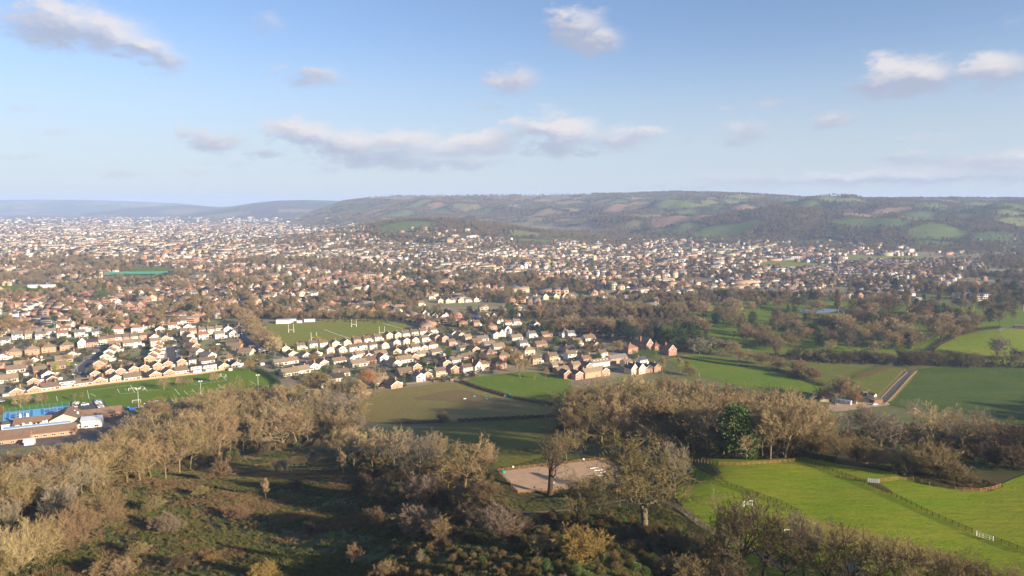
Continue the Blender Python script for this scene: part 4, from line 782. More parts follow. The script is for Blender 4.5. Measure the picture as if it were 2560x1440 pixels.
def kind(key, wx, wy, ze, zr, axis, wins, door=None, chim=None, ext=None, barge=True):
    L = [('wall', wall_mesh(wx, wy, ze, zr, axis), (0,0,0), 0, 'W')]
    L.append(('roof', hip_roof(wx, wy, ze, zr) if axis == 'h' else gable_roof(wx, wy, ze, zr, axis), (0,0,0), 0, 'R'))
    if axis == 'y' and barge: L.append(('bargeboard', barge_mesh(wx, wy, ze, zr), (0,0,0), 0, None))
    for (face, x, z, w, h) in wins:
        if face == 'f': L.append(('window', WIN[(w, h)], (x, -wy/2-.03, z), 0, None))
        if face == 'l': L.append(('window', WIN[(w, h)], (-wx/2-.03, x, z), R(-90), None))
        if face == 'r': L.append(('window', WIN[(w, h)], (wx/2+.03, x, z), R(90), None))
    if door is not None: L.append(('door', DOOR, (door, -wy/2-.03, 0), 0, None))
    if chim:
        m = MB(); zt = zr+1.1; m.box(-.42, .42, -.35, .35, min(ze, zr-1), zt); m.box(-.5, .5, -.42, .42, zt+.001, zt+.14); m.box(-.2, .2, -.15, .15, zt+.141, zt+.5)
        L.append(('chimney', m.mesh('chimney', [M['chim']]), (chim[0], chim[1], 0), 0, None))
    if ext:
        x, y, a, b, h, wk = ext; m = MB(); m.box(x-a/2, x+a/2, y-b/2, y+b/2, -.6, h); L.append(('extension', m.mesh('extension', [M['wall_white']]), (0,0,0), 0, None if wk is None else 'W'))
        m = MB(); m.box(x-a/2-.15, x+a/2+.15, y-b/2-.15, y+b/2+.15, h+.002, h+.18); L.append(('flat_roof', m.mesh('flat_roof', [M['felt']]), (0,0,0), 0, None))
    HK[key] = (L, wx, wy)
kind('g', 8.2, 10, 4.9, 7.4, 'y', [('f',-1.9,3.9,2.4,1.25),('f',1.9,3.9,1.7,1.15),('f',-1.8,1.3,2.4,1.25),('l',-1.5,3.9,1.1,1.1),('l',2,1.4,1.7,1.15)], 2.2, (1.6, 1.5), (5.4, .8, 2.6, 6, 2.4, None))
kind('b', 9.4, 11.5, 2.7, 5.6, 'y', [('f',-2.3,1.4,2.4,1.25),('f',2.1,1.4,2.4,1.25),('f',0,4.0,1.1,1.1),('l',-2,1.5,1.7,1.15),('l',2.5,1.5,1.1,1.1)], 0, (2.6, 1), (6.2, 2.2, 3, 5, 2.3, None))
kind('e', 9, 8, 5.0, 7.5, 'x', [('f',-2.5,3.95,2.4,1.25),('f',2.5,3.95,2.4,1.25),('f',-2.5,1.35,2.4,1.25),('f',2.6,1.2,2.8,2.1),('l',-1,3.9,1.1,1.1)], 0.1, (-3.4, .2), (5.9, .3, 2.8, 5.5, 2.4, None))
kind('t', 6.6, 7.6, 5.1, 7.4, 'x', [('f',-1.6,3.95,2.4,1.25),('f',1.7,3.95,1.7,1.15),('f',-1.5,1.35,2.4,1.25),('l',0,3.9,1.1,1.1)], 1.8, (-2.2, .3))
kind('be', 13, 9, 2.7, 5.7, 'x', [('f',-4.6,1.4,2.4,1.25),('f',-1.6,1.4,1.7,1.15),('f',4.2,1.2,2.8,2.1),('l',0,1.5,1.7,1.15)], 1.2, (3.5, .6))
kind('h', 11.5, 9, 5.1, 8.2, 'h', [('f',-3.4,4,2.4,1.25),('f',3.4,4,2.4,1.25),('f',-3.4,1.35,2.4,1.25),('f',3.4,1.35,2.4,1.25),('l',0,4,1.1,1.1)], 0, (.2, .4))
kind('v', 7.6, 10.5, 5.6, 9.6, 'y', [('f',-1.6,4.3,1.2,1.7),('f',1.6,4.3,1.2,1.7),('f',-1.6,1.5,2.4,1.25),('f',0,7,1.1,1.1),('l',0,4.2,1.2,1.7)], 2, (-2.4, 2.2), (5.2, 1.5, 2.8, 7, 4.6, 'W'))
kind('d', 11, 8, 5.2, 5.5, 'x', [('f',-3.4,4,2.4,1.25),('f',0,4,2.4,1.25),('f',3.4,4,2.4,1.25),('f',-3.2,1.3,2.8,2.1),('f',3.2,1.3,2.8,2.1)], 0.1, None, (-1, -5.5, 7, 3, 2.5, None))
kind('c', 22, 8.5, 5.2, 8.3, 'x', [('f',-8,4,1.2,1.7),('f',-4,4,1.2,1.7),('f',0,4,1.2,1.7),('f',4,4,1.2,1.7),('f',8,4,1.2,1.7),('f',-6,1.5,1.7,1.15),('f',-2,1.5,1.7,1.15),('f',6,1.5,1.7,1.15)], 2, (-10, .2))
DORM = MB(); DORM.box(-.9, .9, -.9, 1.6, 0, 1.5, 0); DORM.box(-.7, .7, -.96, -.901, .25, 1.3, 1); DORM.box(-1.05, 1.05, -1.05, 1.7, 1.501, 1.62, 0); DORM = DORM.mesh('dormer', [M['frame'], M['glass']])
SOL = MB(); SOL.box(-2.6, 2.6, -1.0, 1.0, 0, .08); SOL = SOL.mesh('solar_panel', [M['solar']])
KW = dict(g='gabled house', b='bungalow', e='two storey house', t='narrow house', be='long bungalow', h='hip roofed semi', v='tall gabled villa', d='flat roofed house', c='long terrace house')
HOUSES = []
def house(w, k, wall, roof, rz, label, group, s=1.0, extra=None):
    s *= 1.08; L, wx, wy = HK[k]; t = thing('house', label, 'house', w, rz, group)
    if s != 1: t.scale = (s, s, s)
    for nm, me, loc, r_, key in L:
        o = link(nm, me, t, loc if any(loc) else None, r_)
        if key == 'W': setmat(o, M['wall_'+wall])
        elif key == 'R': setmat(o, M['roof_'+roof])
    if extra == 'solar' and k in ('be', 'e'):
        zr = 5.7 if k == 'be' else 7.5; ze = 2.7 if k == 'be' else 5.0; q = link('solar_panel', SOL, t, (1.2, -wy/4, (zr+ze)/2+.3)); q.rotation_euler = (math.atan2(zr-ze, wy/2), 0, 0)
    if extra == 'dormers':
        for i in range(5): link('dormer', DORM, t, (-8+i*4, -2.2, 5.95))
    HOUSES.append((t, wx, wy)); return t
def row(where, group, pts, rz=None, s=1.0):
    """pts: (px, py, kind, wall, roof[, extra]) from left to right; the row faces down its own slope of the picture's ground"""
    W_ = [at(p[0], p[1]-1) for p in pts]
    for i, (p, w) in enumerate(zip(pts, W_)):
        a = rz if rz is not None else math.atan2(W_[-1].y-W_[0].y, W_[-1].x-W_[0].x)
        lab = f'{p[3].replace("redbrick","red brick")} {KW[p[2]]} with {p[4]} roof, {ORD[i]} of the {where}'
        house(w, p[2], p[3], p[4], a+random.gauss(0, R(1.5)), lab, group, s, p[5] if len(p) > 5 else None)
A37 = R(37)
def rowz(where, group, spec, rz=A37, s=1.0):
    row(where, group, [tuple(q) for q in spec], rz, s)
rowz('row edging the playing field', 'bungalows edging the playing field', [(42,985,'b','brick','tan'),(86,980,'b','brick','brown'),(127,974,'be','white','brown'),(168,968,'d','white','grey'),(209,963,'be','white','brown','solar'),(249,957,'b','brick','brown'),(288,951,'b','cream','brown'),(330,949,'be','white','brown'),(385,942,'b','brick','brown'),(421,937,'b','brick','brown'),(456,932,'be','white','brown'),(491,929,'d','white','dark'),(523,926,'d','white','grey'),(556,921,'b','buff','brown'),(587,917,'b','white','dark')], A37, .92)
rowz('second row behind the playing field', 'brick gabled houses behind the bungalows', [(84,958,'b','brick','brown'),(131,953,'b','brick','brown'),(237,945,'g','brick','brown'),(275,940,'g','brick','brown'),(300,938,'g','brick','brown'),(333,933,'g','orange','dark'),(360,929,'g','brick','dark'),(392,924,'g','brick','brown'),(418,919,'g','brick','dark'),(452,914,'g','brick','dark'),(480,911,'t','white','dark'),(517,907,'be','white','brown'),(563,903,'be','white','brown')], A37, .86)
rowz('stepped run left of the diagonal street', 'houses left of the diagonal street', [(20,955,'be','white','tan'),(40,930,'be','white','tan'),(60,918,'be','cream','tan'),(85,908,'b','cream','brown'),(108,932,'be','white','tan'),(120,942,'b','white','brown'),(142,921,'be','brick','tan'),(160,905,'be','brick','tan'),(178,893,'b','cream','tan')], A37)
rowz('stepped run right of the diagonal street', 'houses right of the diagonal street', [(252,921,'g','orange','tan'),(268,903,'g','cream','tan'),(276,891,'g','white','tan'),(288,880,'g','cream','tan')], R(20))
rowz('stepped run left of the straight street', 'houses left of the straight street', [(378,907,'g','buff','tan'),(388,896,'g','cream','tan'),(391,886,'g','cream','tan'),(393,877,'g','cream','tan')], R(15))
rowz('run right of the straight street', 'houses right of the straight street', [(472,848,'g','cream','brown'),(475,862,'g','redbrick','brown'),(482,877,'g','redbrick','brown'),(492,891,'g','cream','tan'),(520,896,'b','white','grey')], R(60))
rowz('close set brown roofed row', 'close set brown roofed row', [(231,867,'e','brick','dark'),(256,861,'t','white','brown'),(277,857,'t','brick','brown'),(297,855,'t','white','brown'),(317,854,'t','brick','brown'),(336,853,'t','white','brown'),(357,850,'t','brick','brown'),(385,848,'b','white','red'),(412,852,'b','orange','brown')], R(33))
rowz('pale terrace row below it', 'pale terrace row', [(287,872,'e','white','tan'),(321,870,'e','white','tan'),(340,867,'e','white','tan'),(389,864,'e','white','tan')], R(33))
rowz('hip roofed semis', 'hip roofed brick semis', [(8,898,'b','white','tan'),(37,892,'h','brick','tan'),(82,886,'h','brick','tan'),(123,880,'h','brick','tan'),(168,875,'h','brick','tan'),(207,868,'v','white','grey')], R(30), .95)
rowz('white house row', 'white house row', [(12,862,'e','white','grey'),(45,848,'e','white','grey'),(78,846,'e','cream','tan'),(103,847,'e','white','grey'),(127,840,'e','white','tan'),(157,844,'e','white','red'),(200,842,'e','white','grey'),(244,840,'e','white','grey'),(293,834,'h','white','red'),(343,831,'h','white','red'),(372,822,'h','white','red'),(400,828,'b','white','red'),(432,823,'e','white','red'),(455,812,'e','white','brown'),(470,822,'b','white','tan')], R(28))
rowz('red roofed row above', 'red roofed upper row', [(165,832,'e','white','red'),(216,828,'h','white','red'),(262,825,'h','white','red'),(312,818,'e','white','red'),(410,812,'e','white','brown')], R(28))
rowz('orange brick cul-de-sac', 'orange brick cul-de-sac houses', [(223,811,'e','orange','brown'),(252,810,'e','orange','brown'),(288,808,'g','orange','brown'),(322,807,'e','orange','brown')], R(20))
rowz('red gabled villa row', 'red gabled villas', [(183,777,'g','white','brown'),(206,776,'e','redbrick','brown'),(230,780,'e','redbrick','slate'),(256,776,'v','white','slate'),(281,775,'v','white','slate'),(303,772,'v','redbrick','red'),(326,771,'v','redbrick','red'),(354,770,'v','redbrick','red'),(374,768,'e','redbrick','slate'),(411,769,'v','redbrick','red'),(440,765,'v','white','slate'),(470,762,'h','cream','brown'),(520,758,'h','white','brown'),(552,756,'h','white','brown')], R(15), .85)
rowz('row right of the straight street', 'row right of the straight street', [(459,839,'t','white','tan'),(482,838,'t','buff','tan'),(505,836,'t','white','tan'),(526,835,'t','white','tan'),(547,832,'t','white','tan'),(568,832,'g','white','tan'),(595,829,'g','redbrick','brown')], R(33))
rowz('second row by the straight street', 'second row right of the straight street', [(474,852,'g','white','tan'),(508,848,'e','white','red'),(548,846,'e','white','tan'),(581,843,'g','white','tan')], R(33))
rowz('bungalows by the shaded lane', 'bungalows by the shaded lane', [(586,862,'be','brick','brown'),(590,873,'be','brick','tan'),(617,886,'be','cream','tan'),(640,880,'be','white','tan')], R(-15))
C1 = [(712,880,'g','cream','brown'),(751,874,'e','cream','brown'),(781,869,'e','white','brown'),(807,867,'e','white','brown'),(836,867,'g','cream','brown'),(864,864,'g','cream','brown'),(890,858,'e','brick','brown'),(917,856,'e','white','brown'),(943,852,'e','white','brown'),(970,846,'g','cream','brown'),(991,845,'g','cream','brown'),(1012,843,'e','white','brown'),(1034,839,'e','white','brown'),(1055,837,'e','white','brown'),(1081,834,'e','white','brown')]
rowz('row along the rugby field', 'row along the rugby field', C1, A37, .84)
rowz('second row from the rugby field', 'second row from the rugby field', [(728,889,'b','cream','brown'),(762,893,'b','white','brown'),(789,889,'b','white','brown'),(822,883,'g','cream','brown'),(852,881,'g','cream','brown'),(880,878,'e','white','brown'),(905,874,'e','white','brown'),(930,872,'e','white','brown'),(958,871,'g','cream','brown'),(987,864,'g','white','brown'),(1012,860,'g','cream','brown'),(1034,858,'g','cream','brown'),(1060,854,'e','white','brown')], A37, .84)
rowz('third row from the rugby field', 'third row from the rugby field', [(700,912,'be','white','tan'),(726,908,'be','white','tan'),(805,912,'b','cream','brown'),(846,908,'be','white','tan'),(880,905,'g','white','tan'),(898,896,'e','white','tan'),(917,895,'b','white','tan'),(950,890,'be','white','tan'),(987,883,'b','cream','brown'),(1016,881,'b','cream','red'),(1037,878,'e','white','brown')], A37, .88)
rowz('low houses before the paddock', 'low houses before the paddock', [(723,938,'be','white','tan'),(752,932,'be','white','tan'),(780,922,'b','white','tan'),(850,940,'be','white','brown'),(838,952,'be','white','dark'),(812,966,'b','cream','dark'),(895,915,'be','white','tan'),(925,907,'be','brick','brown'),(955,905,'g','white','brown'),(985,914,'b','white','brown'),(1010,905,'be','white','tan'),(1030,898,'b','brick','brown'),(950,962,'be','brick','tan'),(983,968,'b','brick','brown')], A37)
rowz('estate middle cluster', 'middle of the estate', [(1072,848,'g','cream','brown'),(1090,852,'g','redbrick','brown'),(1108,854,'g','brick','brown'),(1127,864,'e','brick','brown'),(1079,872,'h','white','brown'),(1036,876,'b','white','tan'),(1055,874,'b','cream','tan'),(1054,890,'be','white','tan'),(1088,885,'be','grey','brown'),(1132,843,'g','white','slate'),(1149,846,'g','buff','tan'),(1167,852,'e','buff','tan'),(1190,858,'be','brick','brown'),(1158,875,'be','white','brown'),(1183,878,'b','brick','brown')], A37, .85)
rowz('estate right cluster', 'right part of the estate', [(1205,852,'be','white','grey'),(1222,866,'be','white','tan'),(1238,845,'g','white','grey'),(1250,844,'v','white','grey'),(1265,834,'v','white','brown'),(1290,849,'be','white','tan'),(1328,844,'e','white','grey'),(1365,841,'be','brick','brown'),(1412,842,'h','white','grey'),(1425,843,'e','white','grey'),(1245,872,'be','white','tan'),(1307,868,'e','white','grey'),(1320,887,'h','cream','tan'),(1350,866,'be','brick','tan'),(1225,893,'h','brick','tan'),(1257,900,'h','brick','brown'),(1290,897,'h','brick','brown')], R(25), .9)
rowz('front row above the meadow', 'front row above the meadow', [(1010,935,'be','brick','brown'),(1037,927,'g','brick','brown'),(1046,952,'g','white','grey'),(1063,948,'g','orange','brown'),(1098,940,'e','buff','brown'),(1131,932,'g','brick','brown'),(1165,931,'e','white','brown'),(1190,928,'v','white','brown'),(1208,922,'e','buff','brown'),(1247,921,'h','redbrick','brown'),(1112,918,'g','orange','brown'),(1167,897,'be','cream','brown'),(1140,905,'be','white','tan')], R(33), .9)
rowz('brick group behind the pale trees', 'brick group right of the tall pale trees', [(1337,909,'e','orange','brown'),(1379,903,'e','orange','brown'),(1425,898,'e','white','brown'),(1423,884,'e','buff','slate'),(1440,865,'e','orange','brown'),(1484,874,'g','orange','brown'),(1470,851,'be','white','brown')], R(30))
rowz('new terraces at the meadow corner', 'new brick terraces at the meadow corner', [(1390,919,'be','white','tan'),(1403,931,'be','brick','tan'),(1437,924,'e','brick','tan'),(1412,945,'g','redbrick','slate'),(1440,947,'g','brick','slate'),(1466,925,'g','brick','slate'),(1480,942,'c','brick','tan'),(1506,938,'g','brick','slate'),(1462,908,'e','brick','tan'),(1480,902,'e','brick','tan'),(1504,893,'e','white','brown'),(1565,917,'e','cream','tan'),(1577,934,'v','cream','slate'),(1596,933,'v','cream','slate'),(1614,930,'g','redbrick','slate'),(1635,928,'g','redbrick','slate'),(1603,911,'e','white','slate')], R(30), .88)
house(at(1497,916), 'c', 'white', 'tan', R(30), 'long white house with five dormers in its tan roof', None, .82, 'dormers')
house(at(1541,906), 'c', 'brick', 'grey', R(30), 'long brick terrace with smooth grey roof beside the white dormered house', None, .85)
house(at(1611,874), 'v', 'redbrick', 'red', R(40), 'big red tiled house behind the clipped evergreen hedge', None, 1.15)
house(at(1575,882), 'h', 'redbrick', 'red', R(30), 'lower red tiled house left of the evergreen hedge', None, 1.0)
house(at(1640,874), 'h', 'redbrick', 'red', R(30), 'red hip roofed wing between the two red gabled houses', None, .8)
house(at(1673,886), 'v', 'redbrick', 'red', R(20), 'red tiled house standing alone at the meadow end', None, 1.0)
rowz('shaded slate cluster', 'shaded slate cluster', [(1061,792,'v','white','slate'),(1085,798,'v','cream','slate'),(1105,803,'v','white','slate'),(1113,798,'v','grey','slate'),(1134,806,'v','white','slate'),(1150,809,'e','white','red'),(1170,812,'v','cream','slate'),(1190,815,'e','brick','brown'),(1213,805,'v','white','brown'),(1232,800,'v','cream','brown'),(1228,824,'h','brick','brown'),(1246,808,'v','white','slate'),(1269,815,'e','white','red'),(1290,812,'e','white','red'),(1288,793,'h','white','grey'),(1258,780,'h','white','grey'),(1337,815,'b','white','brown'),(1404,821,'h','cream','tan'),(1425,826,'b','cream','tan')], R(25), .85)
rowz('cream row beyond the rugby field', 'cream row beyond the rugby field', [(1052,765,'e','cream','tan'),(1078,748,'e','white','tan'),(1100,758,'g','cream','tan'),(1119,758,'g','cream','tan'),(1134,757,'e','white','tan'),(1150,757,'g','cream','tan'),(1169,756,'e','white','tan'),(1189,755,'g','cream','tan'),(1206,754,'e','white','tan'),(1132,743,'v','white','grey'),(1166,741,'be','white','tan')], R(20), .85)
rowz('pale row above the wood', 'long pale row above the wood', [(1310,748,'v','cream','slate'),(1362,749,'v','cream','slate'),(1388,749,'v','cream','slate'),(1410,748,'v','cream','slate'),(1426,745,'e','white','tan'),(1432,752,'e','white','tan'),(1462,753,'be','cream','tan'),(1478,746,'v','cream','slate'),(1492,752,'e','white','tan'),(1512,744,'e','white','tan'),(1530,752,'e','white','tan'),(1544,743,'v','cream','slate'),(1545,760,'e','white','tan'),(1567,750,'e','white','tan'),(1585,743,'v','cream','slate'),(1598,757,'v','white','slate'),(1610,748,'e','white','tan'),(1632,746,'e','white','tan'),(1672,744,'v','cream','slate'),(1686,746,'e','white','tan'),(1700,750,'e','white','tan'),(1720,741,'e','white','tan'),(1745,747,'e','white','tan'),(1408,765,'h','brick','red')], R(15), .9)
rowz('mid town cluster', 'houses behind the rugby field trees', [(555,775,'be','orange','brown'),(572,784,'be','orange','brown'),(605,772,'e','orange','brown'),(622,768,'e','brick','brown'),(612,780,'h','orange','brown'),(640,776,'e','brick','brown'),(655,770,'e','cream','brown'),(668,775,'v','white','grey'),(692,774,'v','white','slate'),(720,772,'h','white','slate'),(748,764,'v','white','slate'),(765,770,'h','cream','brown'),(785,775,'g','brick','brown'),(800,760,'d','white','grey'),(735,748,'v','white','slate'),(845,770,'e','brick','tan'),(880,772,'d','brick','grey'),(700,750,'h','brick','brown'),(640,750,'h','white','brown'),(590,757,'e','white','brown')], R(15), .9)
rowz('curved white terrace, left', 'curved white terrace', [(35,795,'t','white','slate'),(46,788,'t','white','slate'),(58,781,'t','white','slate'),(72,774,'t','white','slate'),(86,768,'t','white','slate'),(100,763,'t','white','slate'),(114,759,'t','white','slate'),(128,755,'t','white','slate')], R(75))
# ------------------------------------------------------------------ the town beyond, too many houses to tell apart
TOWN = [ ([(0,700),(380,700),(380,742),(300,735),(0,738)], .3, 'mix', .55), ([(-520,738),(-15,738),(-15,990),(-520,1010)], .7, 'mix', .4),
 # outline in the photograph, house density, palette, tree density
 ([(0,566),(420,558),(900,566),(1000,600),(1000,640),(600,650),(0,640)], 1.0, 'pale', .2), ([(0,546),(900,541),(900,566),(0,566)], .12, 'pale', .25),
 ([(0,640),(600,648),(900,640),(900,690),(0,705)], .28, 'mix', .85), ([(380,664),(700,658),(720,700),(380,705)], .85, 'brown', .15),
 ([(0,738),(300,735),(620,768),(600,800),(330,830),(0,880)], .7, 'mix', .45), ([(380,705),(900,690),(1060,735),(1000,780),(640,790),(380,760)], .75, 'mix', .5),
 ([(850,600),(1280,592),(1280,690),(900,690)], .65, 'pale', .5), ([(900,690),(1350,690),(1350,765),(1060,745)], .4, 'mix', .75),
 ([(1280,608),(1700,600),(1900,640),(1900,742),(1350,742),(1280,690)], .85, 'pale', .42), ([(1900,640),(2470,650),(2430,690),(2250,745),(1900,745)], .9, 'dark', .3),
 ([(1700,600),(2250,615),(2300,640),(1900,640)], .5, 'pale', .5), ([(960,602),(1030,572),(1200,577),(1200,602)], .22, 'pale', .8),
 ([(1800,738),(2560,730),(2560,764),(1700,768)], 0, 'mix', 1.5), ([(2230,690),(2480,640),(2560,630),(2560,740),(2250,745)], .03, 'mix', 1.0),
 ([(1300,588),(2560,600),(2560,650),(2300,640)], .03, 'mix', .55), ([(1050,780),(1350,762),(1350,800),(1060,830)], .22, 'mix', .5), ([(1350,742),(1800,742),(1740,800),(1350,795)], .1, 'mix', 1.2), ([(1690,800),(1900,880),(2280,890),(2330,900),(1900,895),(1680,870)], 0, 'mix', .5), ([(600,735),(1060,745),(1060,800),(640,795)], .15, 'mix', .5)]
TOWN = [([(-520 if q[0] == 0 else (3080 if q[0] == 2560 else q[0]), q[1]) for q in t[0]],)+tuple(t[1:]) for t in TOWN]   # the town goes on beyond the frame
NOGO = [RUGBY, PARK, PADD, MEAD, GOLF, MIDF, [(0,735),(0,714),(60,716),(120,722),(170,731),(70,737)], [(300,690),(330,672),(440,668),(446,686)], [(1895,668),(1905,652),(2000,655),(2120,664),(2010,674)], [(2105,642),(2300,640),(2420,650),(2280,654),(2110,650)],[(240,697),(300,680),(420,678),(420,697)]]
PAL = dict(pale=(['white','white','white','cream','cream','stone','orange','brick'], ['grey','slate','tan','brown','tan']), mix=(['white','white','cream','brick','orange','redbrick','buff'], ['brown','tan','red','grey','brown']),
           brown=(['brick','orange','white','cream'], ['brown','tan','brown']), dark=(['white','cream','brick','white','redbrick'], ['slate','grey','brown','slate']))
hs_xy = np.array([(h[0].location.x, h[0].location.y) for h in HOUSES])
def clear_of_houses(x, y, d):
    ok = np.ones(len(x), bool)
    for i0 in range(0, len(x), 4000):
        s = slice(i0, i0+4000); ok[s] = (((x[s, None]-hs_xy[None, :, 0])**2+(y[s, None]-hs_xy[None, :, 1])**2).min(1) > d*d)
    return ok
def town_houses():
    X, Y, A = [], [], []
    y = 700.0
    while y < 9500:
        cell = 170*(1+y/2600)
        for x in np.arange(-1.05*y, 1.05*y, cell):
            a = RNG.uniform(-.6, .9) if RNG.random() < .8 else RNG.uniform(0, 3.14); k = max(1, (y/1700)**.75)
            u, v = np.meshgrid(np.arange(-cell*.55, cell*.55, 12.5*k), np.arange(-cell*.55, cell*.55, 25*k)); u = u.ravel()+RNG.normal(0, 1.2*k, u.size); v = v.ravel()+RNG.normal(0, 1.8*k, v.size)
            X.append(x+RNG.uniform(-.2, .2)*cell+u*math.cos(a)-v*math.sin(a)); Y.append(y+u*math.sin(a)+v*math.cos(a)); A.append(np.full(u.size, a)+RNG.normal(0, .04, u.size)+math.pi/2*(RNG.random(u.size) < .25))
        y += cell
    X, Y, A = map(np.concatenate, (X, Y, A)); Z = hz(X, Y); px, py = proj(X, Y, Z)
    keep = np.zeros(len(X), int)-1; dens = np.zeros(len(X))
    for i, (poly, d, pal, t) in enumerate(TOWN):
        m = inpoly(px, py, poly) & (keep < 0); keep[m] = i; dens[m] = d
    # open ground and lanes break the town into patches
    patch = np.clip(.75+.9*wav(X, Y, 75, 3.3)+.5*wav(X, Y, 31, 1.3), .0, 1.3)
    ok = (keep >= 0) & (RNG.random(len(X)) < dens*patch)
    for p in NOGO: ok &= ~inpoly(px, py, p)
    ok &= clear_of_houses(X, Y, 15)
    X, Y, Z, A, keep = X[ok], Y[ok], Z[ok], A[ok], keep[ok]; n = len(X)
    near = Y < 1900
    def tmpl(detail):
        V = [(-1,-1,-.1),(1,-1,-.1),(1,1,-.1),(-1,1,-.1),(-1,-1,1),(1,-1,1),(1,1,1),(-1,1,1),(-1,0,2),(1,0,2)]   # z: 1 eaves, 2 ridge
        Fq = [(0,1,5,4,0),(2,3,7,6,0),(1,2,6,5,0),(3,0,4,7,0),(5,6,9,9,0),(7,4,8,8,0),(4,5,9,8,1),(6,7,8,9,1)]
        if detail:
            def quad(a, c): o = len(V); V.extend(a); Fq.append((o, o+1, o+2, o+3, c))
            for x0, x1 in ((-.75,-.25),(.2,.75)):
                for z0, z1 in ((.15,.42),(.62,.86)): quad([(x0,-1.02,z0),(x1,-1.02,z0),(x1,-1.02,z1),(x0,-1.02,z1)], 2)
            for y0, y1 in ((-.5,0),(.3,.6)): quad([(-1.015,y1,.62),(-1.015,y0,.62),(-1.015,y0,.86),(-1.015,y1,.86)], 2); quad([(1.015,y0,.62),(1.015,y1,.62),(1.015,y1,.86),(1.015,y0,.86)], 2)
            o = len(V); V.extend([(.55,-.12,1.4),(.75,-.12,1.4),(.75,.12,1.4),(.55,.12,1.4),(.55,-.12,2.4),(.75,-.12,2.4),(.75,.12,2.4),(.55,.12,2.4)])
            Fq.extend([(o,o+1,o+5,o+4,3),(o+1,o+2,o+6,o+5,3),(o+2,o+3,o+7,o+6,3),(o+3,o,o+4,o+7,3),(o+4,o+5,o+6,o+7,3)])
        return np.array(V), np.array(Fq)
    vs, fs, cs, off = [], [], [], 0
    wn = list(WALLS); rn = list(ROOFS); wc = np.array([np.array(WALLS[k])*.77 for k in wn]); rc = np.array([ROOFS[k] for k in rn])
    wi = np.array([wn.index(random.choice(PAL[TOWN[k][2]][0])) for k in keep]); ri = np.array([rn.index(random.choice(PAL[TOWN[k][2]][1])) for k in keep])
    for det in (True, False):
        idx = np.nonzero(near if det else ~near)[0]; m = len(idx); V, Fq = tmpl(det)
        sc = np.where(RNG.random(m) < np.where(Y[idx] > 2100, .55, .3), RNG.uniform(1.6, 4.2, m), RNG.uniform(.9, 1.3, m))*np.maximum(1, (Y[idx]/2600)**.5)
        hx = 5.2*sc; hy = 4.2*RNG.uniform(.85, 1.25, m)*np.maximum(1, (Y[idx]/4000)**.5); he = np.where(RNG.random(m) < .25, 2.9, 5.2)*RNG.uniform(.95, 1.2, m)*np.where(TOWN_PALE[keep[idx]] & (RNG.random(m) < .3), 1.7, 1); hr = he+hy*.72
        z = np.where(V[None, :, 2] <= 1, V[None, :, 2]*he[:, None], he[:, None]+(V[None, :, 2]-1)*(hr-he)[:, None])
        x = V[None, :, 0]*hx[:, None]; yy = V[None, :, 1]*hy[:, None]; ca, sa = np.cos(A[idx])[:, None], np.sin(A[idx])[:, None]
        vs.append(np.stack([X[idx, None]+x*ca-yy*sa, Y[idx, None]+x*sa+yy*ca, Z[idx, None]+z], -1).reshape(-1, 3))
        fs.append((Fq[None, :, :4]+(off+np.arange(m)*len(V))[:, None, None]).reshape(-1, 4)); off += m*len(V)
        c = np.zeros((m, len(Fq), 3)); k = Fq[:, 4]; b = RNG.uniform(.85, 1.1, (m, 1, 1))
        c[:, k == 0] = (wc[wi[idx]])[:, None, :]*b; c[:, k == 1] = (rc[ri[idx]])[:, None, :]*b; c[:, k == 2] = (.035, .045, .06); c[:, k == 3] = (.33, .16, .10); cs.append(c.reshape(-1, 3))
    V = np.vstack(vs); Fq = np.vstack(fs); C = np.vstack(cs)
    me = bpy.data.meshes.new('town_houses'); tri = Fq[:, 2] == Fq[:, 3]; ln = np.where(tri, 3, 4); st = np.concatenate([[0], np.cumsum(ln)[:-1]])
    loops = np.concatenate([q[:k] for q, k in ((Fq, 4),)]).ravel(); mask = np.ones(Fq.shape, bool); mask[tri, 3] = False; loops = Fq[mask]
    me.vertices.add(len(V)); me.vertices.foreach_set('co', V.astype(np.float32).ravel()); me.loops.add(len(loops)); me.loops.foreach_set('vertex_index', loops.astype(np.int32))
    me.polygons.add(len(Fq)); me.polygons.foreach_set('loop_start', st.astype(np.int32)); a = me.attributes.new('tint', 'FLOAT_COLOR', 'FACE'); cc = np.ones((len(C), 4), np.float32); cc[:, :3] = C; a.data.foreach_set('color', cc.ravel())
    me.materials.append(attr_mat('town_surfaces', 'tint', noise=.06, scale=.2)); me.update(calc_edges=True)
    o = link('town_houses', me); o['kind'] = 'stuff'; o['label'] = 'distant houses of the town spreading across the plain'
    print('town houses', n, 'near', near.sum(), len(Fq)); return X, Y
TOWN_PALE = np.array([t[2] == 'pale' for t in TOWN])
TX, TY = town_houses()

# ------------------------------------------------------------------ trees too many to tell apart: instanced
def ramp_mat(name, cols):
    m = bpy.data.materials.new(name); m.use_nodes = True; nt = m.node_tree; N = nt.nodes.new; L = nt.links.new; b = nt.nodes['Principled BSDF']
    b.inputs['Roughness'].default_value = .95; b.inputs['Specular IOR Level'].default_value = .05
    oi = N('ShaderNodeObjectInfo'); r = N('ShaderNodeValToRGB'); L(oi.outputs['Random'], r.inputs[0]); e = r.color_ramp.elements
    e[0].color = (*cols[0], 1); e[1].color = (*cols[-1], 1)
    for i, c in enumerate(cols[1:-1]): q = e.new((i+1)/(len(cols)-1)); q.color = (*c, 1)
    L(r.outputs[0], b.inputs['Base Color']); return m
M['far_twigs'] = ramp_mat('far_twigs', [(.23,.175,.095),(.18,.145,.075),(.20,.14,.085),(.25,.195,.11),(.16,.135,.06),(.165,.13,.095),(.26,.20,.11)])
